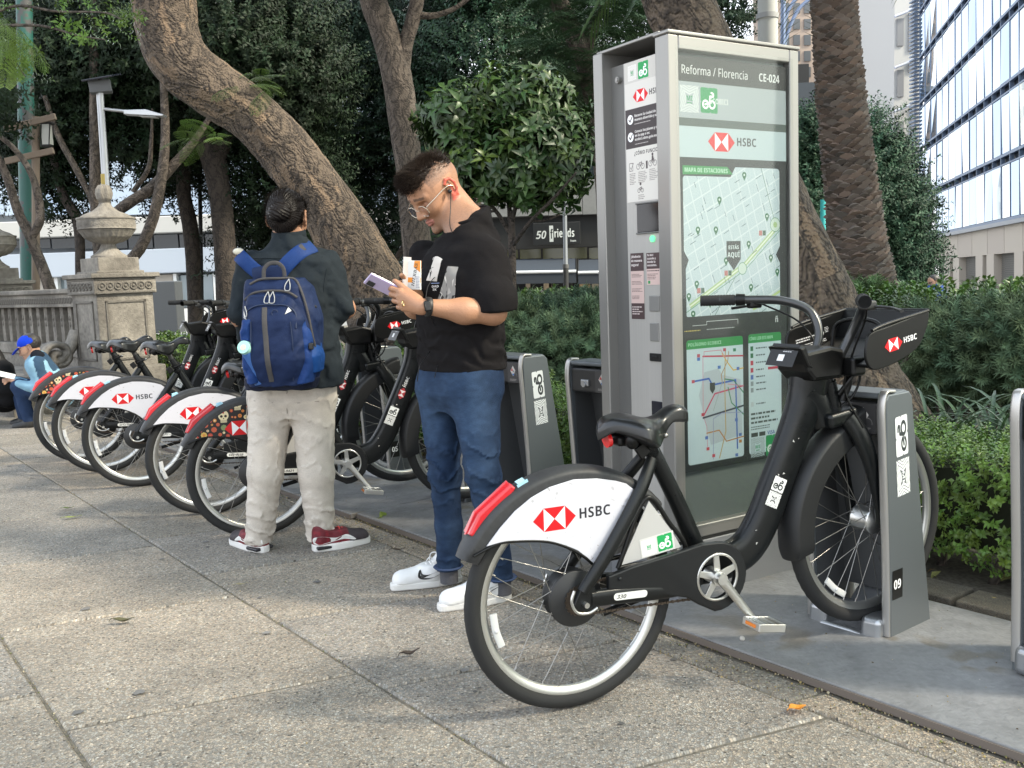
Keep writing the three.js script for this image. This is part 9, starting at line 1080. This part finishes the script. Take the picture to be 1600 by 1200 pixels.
{ // man in the blue cap on the bench
const m = figure('seated man in a bright blue cap and light blue jacket reading on the stone bench', 9.1, { head: [47, 543], neck: [60, 562], shL: [58, 572, -0.16], shR: [64, 570, 0.2], elL: [68, 610, -0.22], elR: [60, 606, 0.22], wrL: [30, 600, -0.16], wrR: [26, 595, 0.1], haL: [16, 593, -0.12], haR: [14, 590, 0.06], hipL: [88, 618, -0.1], hipR: [92, 616, 0.14], kneeL: [30, 604, -0.12], kneeR: [26, 600, 0.18], ankL: [46, 656, -0.1], ankR: [38, 652, 0.2], toeL: [26, 667, -0.1], toeR: [22, 662, 0.2] }, { topCol: (x, y, z, nx) => (noise(x * 3, y * 2, 5) > 0.42 || (Math.abs(x + 4.37 + (y - 0.6) * 0.25) < 0.035)) ? [0.035, 0.07, 0.12] : [0.23, 0.40, 0.52], leg: [0.025, 0.045, 0.10], shoe: 0.012, hair: [0.03, 0.026, 0.024] }, { face: [-1, 0, 0.25], pitch: 22, cell: 0.012 });
const cap = part(m.t, 'cap', local(mesh3((x, y, z) => { const q = [x - m.h.C.x, y - m.h.C.y, z - m.h.C.z], u = q[0] * m.h.u.x + q[1] * m.h.u.y + q[2] * m.h.u.z; return smax(m.e(-0.008, 0.045, 0, [0.104, 0.085, 0.086])(x, y, z), 0.028 - u, 0.004); }, ...boundsOf([m.h.C], 0.17), 0.008), m.base), cloth([0.006, 0.045, 0.52], 0.7)); part(cap, 'visor', local(sweep([m.P(0.085, 0.036, 0), m.P(0.13, 0.022, 0), m.P(0.165, 0.002, 0)], [[0.006, 0.07], [0.005, 0.065], [0.004, 0.04]], { ns: 10, nr: 14, ref: m.h.l, p: 3 }), m.base), cloth([0.006, 0.045, 0.52], 0.7)); part(m.tp, 'scarf', local(mesh3(uni([capD(at(58, 556, 9.05), at(70, 566, 9.15), 0.06, 0.06)], 0.02), ...boundsOf([at(64, 560, 9.1)], 0.16), 0.012), m.base), cloth([0.012, 0.014, 0.02]));
const pp = thing('paper_sheet', 'white sheet of paper in the hands of the seated man with the blue cap', 'paper', at(10, 586, 8.98)); part(pp, 'sheet', place(rbox(0.15, 0.003, 0.11, 0.001), 0, 0, 0, 0.35, 0.3, -0.45), mat([0.75, 0.75, 0.74], 0.7));
figure('seated person in black with long dark hair cut by the left edge of the picture', 9.4, { head: [-22, 552], neck: [-12, 572], shL: [6, 578, -0.12], shR: [-14, 576, 0.2], elL: [22, 606, -0.15], elR: [-20, 612, 0.2], wrL: [-8, 612, -0.2], wrR: [-40, 614, 0.1], haL: [-20, 610, -0.2], haR: [-50, 612, 0.1], hipL: [14, 622, -0.1], hipR: [0, 620, 0.15], kneeL: [-40, 622, -0.15], kneeR: [-46, 620, 0.12], ankL: [-30, 660, -0.15], ankR: [-40, 656, 0.12], toeL: [-50, 668, -0.15], toeR: [-60, 662, 0.12] }, { top: [0.010, 0.010, 0.011], leg: [0.012, 0.012, 0.014], hair: [0.012, 0.010, 0.009] }, { face: [-1, 0, 0.2], pitch: 25, long: true, cell: 0.016 });
const stand = (label, u, v, d, K, face, o = {}) => { const f = d / 22, q = (a, b) => [u + a / f, v + b / f]; return figure(label, d, { head: q(0, 0), neck: q(0, 14), shL: q(12, 22), shR: q(-12, 22), elL: q(16, 44), elR: q(-16, 44), wrL: q(13, 62), wrR: q(-13, 62), haL: q(12, 68), haR: q(-12, 68), hipL: q(7, 66), hipR: q(-7, 66), kneeL: q(7, 94), kneeR: q(-7, 94), ankL: q(8, 120), ankR: q(-8, 120), toeL: [...q(9, 126), -0.12], toeR: [...q(-9, 126), -0.12] }, K, { face, cell: 0.03, ...o }); };
stand('person in a pale lilac shirt seen from behind beyond the hedge, by the awnings', 846, 462, 23, { top: [0.52, 0.47, 0.62], leg: [0.04, 0.04, 0.05], hair: [0.03, 0.022, 0.018], topName: 'shirt' }, [0, 0, -1]);
stand('person in a dark suit beyond the hedge, right beside the left edge of the kiosk', 938, 461, 24, { top: [0.014, 0.015, 0.020], leg: [0.02, 0.02, 0.025], hair: [0.02, 0.015, 0.012] }, [-0.3, 0, 1]);
stand('person in grey beyond the hedge, behind the thin lamp post', 890, 466, 24, { top: [0.30, 0.29, 0.31], leg: [0.05, 0.05, 0.06], hair: [0.02, 0.015, 0.012] }, [-0.6, 0, 1]);
figure('person in a dark blue jacket sitting on the far wall, under the glass building', 17, { head: [1459, 441], neck: [1461, 449], shL: [1453, 454, -0.1], shR: [1470, 454, 0.1], elL: [1447, 466, -0.2], elR: [1473, 468, 0.1], wrL: [1440, 471, -0.25], wrR: [1462, 474, -0.2], haL: [1437, 473, -0.28], haR: [1457, 476, -0.25], hipL: [1458, 476, -0.05], hipR: [1469, 476, 0.08], kneeL: [1438, 472, -0.2], kneeR: [1442, 476, -0.1], ankL: [1436, 502, -0.15], ankR: [1440, 504, -0.1], toeL: [1428, 508, -0.2], toeR: [1432, 510, -0.15] }, { top: [0.020, 0.045, 0.20], leg: [0.015, 0.016, 0.03], hair: [0.02, 0.016, 0.014] }, { face: [-1, 0, 0.1], pitch: 20, cell: 0.022 });
}
// ------------------------------------------------------------ fallen leaves, grit and dust
{
const leafThing = (label, u, v, L, w, c, rz, curl = 0.25, stand = 0) => { const p = gr(u, v), t = thing('fallen_leaf', label, 'leaf', p.setY(p.y + 0.008), rz); const n = 10, P = [], I = []; for (let i = 0; i <= n; i++) { const f = i / n, hw = w / 2 * Math.sin(Math.PI * Math.pow(f, 0.8)) + 0.0004; for (const s of [-1, -0.5, 0, 0.5, 1]) P.push((f - .5) * L, 0.003 + curl * L * (Math.pow(f - .5, 2) * 1.2) + Math.abs(s) * hw * curl * 1.4 + 0.002 * Math.sin(f * 9 + s), s * hw); } for (let i = 0; i < n; i++) for (let j = 0; j < 4; j++) { const a = i * 5 + j; I.push(a, a + 1, a + 5, a + 1, a + 6, a + 5); } const g = new THREE.BufferGeometry(); g.setAttribute('position', new THREE.Float32BufferAttribute(P, 3)); g.setIndex(I); g.computeVertexNormals(); if (stand) g.rotateX(stand).translate(0, Math.abs(Math.sin(stand)) * w / 2, 0); const m = part(t, 'blade', g, leafM(c, 0.6, 0.25)); part(t, 'midrib', sweep([[-L * 0.62, 0.004, 0], [-L / 2, 0.004 + curl * L * 0.3, 0], [0, 0.0045, 0], [L / 2, 0.004 + curl * L * 0.3, 0]], 0.0012, { ns: 12, nr: 5 }).rotateX(stand).translate(0, stand ? Math.abs(Math.sin(stand)) * w / 2 : 0, 0), mat(c.map(k => k * 0.8), 0.7)); };
leafThing('fresh yellow green leaf standing on the platform edge behind the two men', 597, 815, 0.085, 0.05, [0.22, 0.30, 0.04], 1.3, 0.3, 0.9); leafThing('curled dark olive leaf on the big slab at lower left', 193, 975, 0.085, 0.026, [0.09, 0.085, 0.035], 0.1, 0.5); leafThing('dark brown crumpled leaf on the slab below the white trainers', 641, 1027, 0.07, 0.022, [0.045, 0.028, 0.02], 0.5, 0.6); leafThing('pale dry leaf on the long joint left of centre', 377, 917, 0.055, 0.02, [0.42, 0.36, 0.22], 0.3, 0.25); leafThing('yellow green leaf flat on the slab beside the bikes', 113, 811, 0.10, 0.03, [0.30, 0.34, 0.10], 0.4, 0.15); leafThing('small green leaf next to the far long joint', 106, 797, 0.07, 0.022, [0.12, 0.16, 0.05], 0.2, 0.3); leafThing('bright orange torn leaf by the joint at lower right', 1246, 1113, 0.055, 0.034, [0.75, 0.30, 0.03], 0.3, 0.3); leafThing('large yellow leaf lying on the kerb behind the nearest docking post', 1452, 931, 0.13, 0.055, [0.45, 0.34, 0.07], 0.2, 0.3); leafThing('brown dry leaf by the far foot of the man in black', 622, 863, 0.07, 0.02, [0.08, 0.055, 0.035], 0.2, 0.4); leafThing('yellow leaf caught under the wheel of the second docked bike', 340, 728, 0.08, 0.04, [0.45, 0.36, 0.08], 0.6, 0.3);
const st = thing('pebble', 'small pale pebble on the dock platform below the nearest pedal', 'pebble', gr(1160, 1013).setY(0.034)); part(st, 'stone', ball(0.009, 0, 0, 0, V(1, 0.9, 1.2), 10), mat([0.5, 0.47, 0.42], 0.9));
// crumbs of dry leaf, moss and sand gathered along the platform edge and over the paving
const R = rng(951), bit = (() => { const g = new THREE.IcosahedronGeometry(1, 0); return g; })(), it = [], tint = [], cs = [[0.34, 0.25, 0.10], [0.26, 0.20, 0.11], [0.42, 0.36, 0.24], [0.10, 0.075, 0.05], [0.16, 0.17, 0.06], [0.5, 0.48, 0.44]];
const put = (s, n, y, k, c) => { const p = onRow(s, n, y); it.push([p, new THREE.Quaternion().setFromEuler(new THREE.Euler(R() * 6, R() * 6, R() * 6)), k]); tint.push(c); };
for (let i = 0; i < 5200; i++) { const s = -1.5 + R() * 11, f = R(); if (fbm(s * 1.7, 3, 0) < -0.12 && f < 0.7) continue; put(s, 2.352 - Math.pow(f, 2.4) * 0.16, 0.002, 0.0015 + 0.0035 * R() * R(), cs[R() * 5 | 0]); } for (let i = 0; i < 700; i++) put(-1.5 + R() * 12, 2.36 + R() * 0.86, PT + 0.001, 0.0012 + 0.003 * R() * R(), cs[R() * 6 | 0]); for (let i = 0; i < 1500; i++) put(-1 + R() * 11, -2.5 + R() * 4.8, 0.001, 0.001 + 0.003 * R() * R(), cs[R() * 6 | 0]); for (const n of [0.55, 1.385, 2.22]) for (let i = 0; i < 900; i++) put(-1 + R() * 10, n + (R() - .5) * 0.014, -0.004, 0.001 + 0.003 * R() * R(), cs[1 + (R() * 4 | 0)]);
const g = tag(new THREE.Group(), 'dry crumbs, moss and grit scattered along the platform edge', 'litter', null, 'stuff'); g.name = 'ground_litter'; scene.add(g); scatter(g, 'crumbs', bit.scale(1, 0.5, 1), mat(1, 0.9), it, i => tint[i]);
const lit = [], lt = []; for (let i = 0; i < 1500; i++) { const s = -2 + R() * 12, n = platN1 + 0.1 + Math.pow(R(), 1.4) * 3.2; lit.push([onRow(s, n, 0.02 + R() * 0.02), new THREE.Quaternion().setFromEuler(new THREE.Euler((R() - .5) * 1.2, R() * 6, (R() - .5) * 1.2)), 0.6 + R()]); lt.push([[0.28, 0.20, 0.10], [0.16, 0.11, 0.06], [0.36, 0.28, 0.12], [0.20, 0.20, 0.07]][R() * 4 | 0]); }
const lg = tag(new THREE.Group(), 'dry fallen leaves covering the soil of the planting bed', 'leaf litter', null, 'stuff'); lg.name = 'leaf_litter'; scene.add(lg); scatter(lg, 'dry_leaves', leafTris([{ p: V(-0.025, 0, 0), d: V(1, 0, 0), n: V(0, 1, 0), L: 0.05, w: 0.022, bend: 0.1 }]), leafD([1, 1, 1], 0.8), lit, i => lt[i]);
}
{ // old chewing gum trodden into the slabs and darker drip stains, flat on the surface
const R = rng(971), spot = (r, seed) => { const n = 14, q = rng(seed), P = [0, 0, 0], I = []; for (let k = 0; k < n; k++) { const a = k / n * 2 * Math.PI, w = r * (0.7 + 0.5 * q()); P.push(Math.cos(a) * w, 0, Math.sin(a) * w); I.push(0, 1 + (k + 1) % n, 1 + k); } const g = new THREE.BufferGeometry(); g.setAttribute('position', new THREE.Float32BufferAttribute(P, 3)); g.setIndex(I); g.computeVertexNormals(); return g; }, it = [], tint = [];
for (let i = 0; i < 120; i++) { const p = onRow(0.5 + R() * 9, -2.4 + R() * 4.6, 0.0035); it.push([p, new THREE.Quaternion().setFromEuler(new THREE.Euler(0, R() * 6, 0)), 0.5 + 1.1 * R()]); const v = 0.09 + 0.13 * R(); tint.push([v, v * 0.96, v * 0.9]); }
const g = tag(new THREE.Group(), 'dark trodden gum spots on the paving slabs', 'gum', null, 'stuff'); g.name = 'gum_spots'; scene.add(g); scatter(g, 'spots', spot(0.012, 5), mat(1, 0.85), it, i => tint[i]);
}
renderer.render(scene, camera);
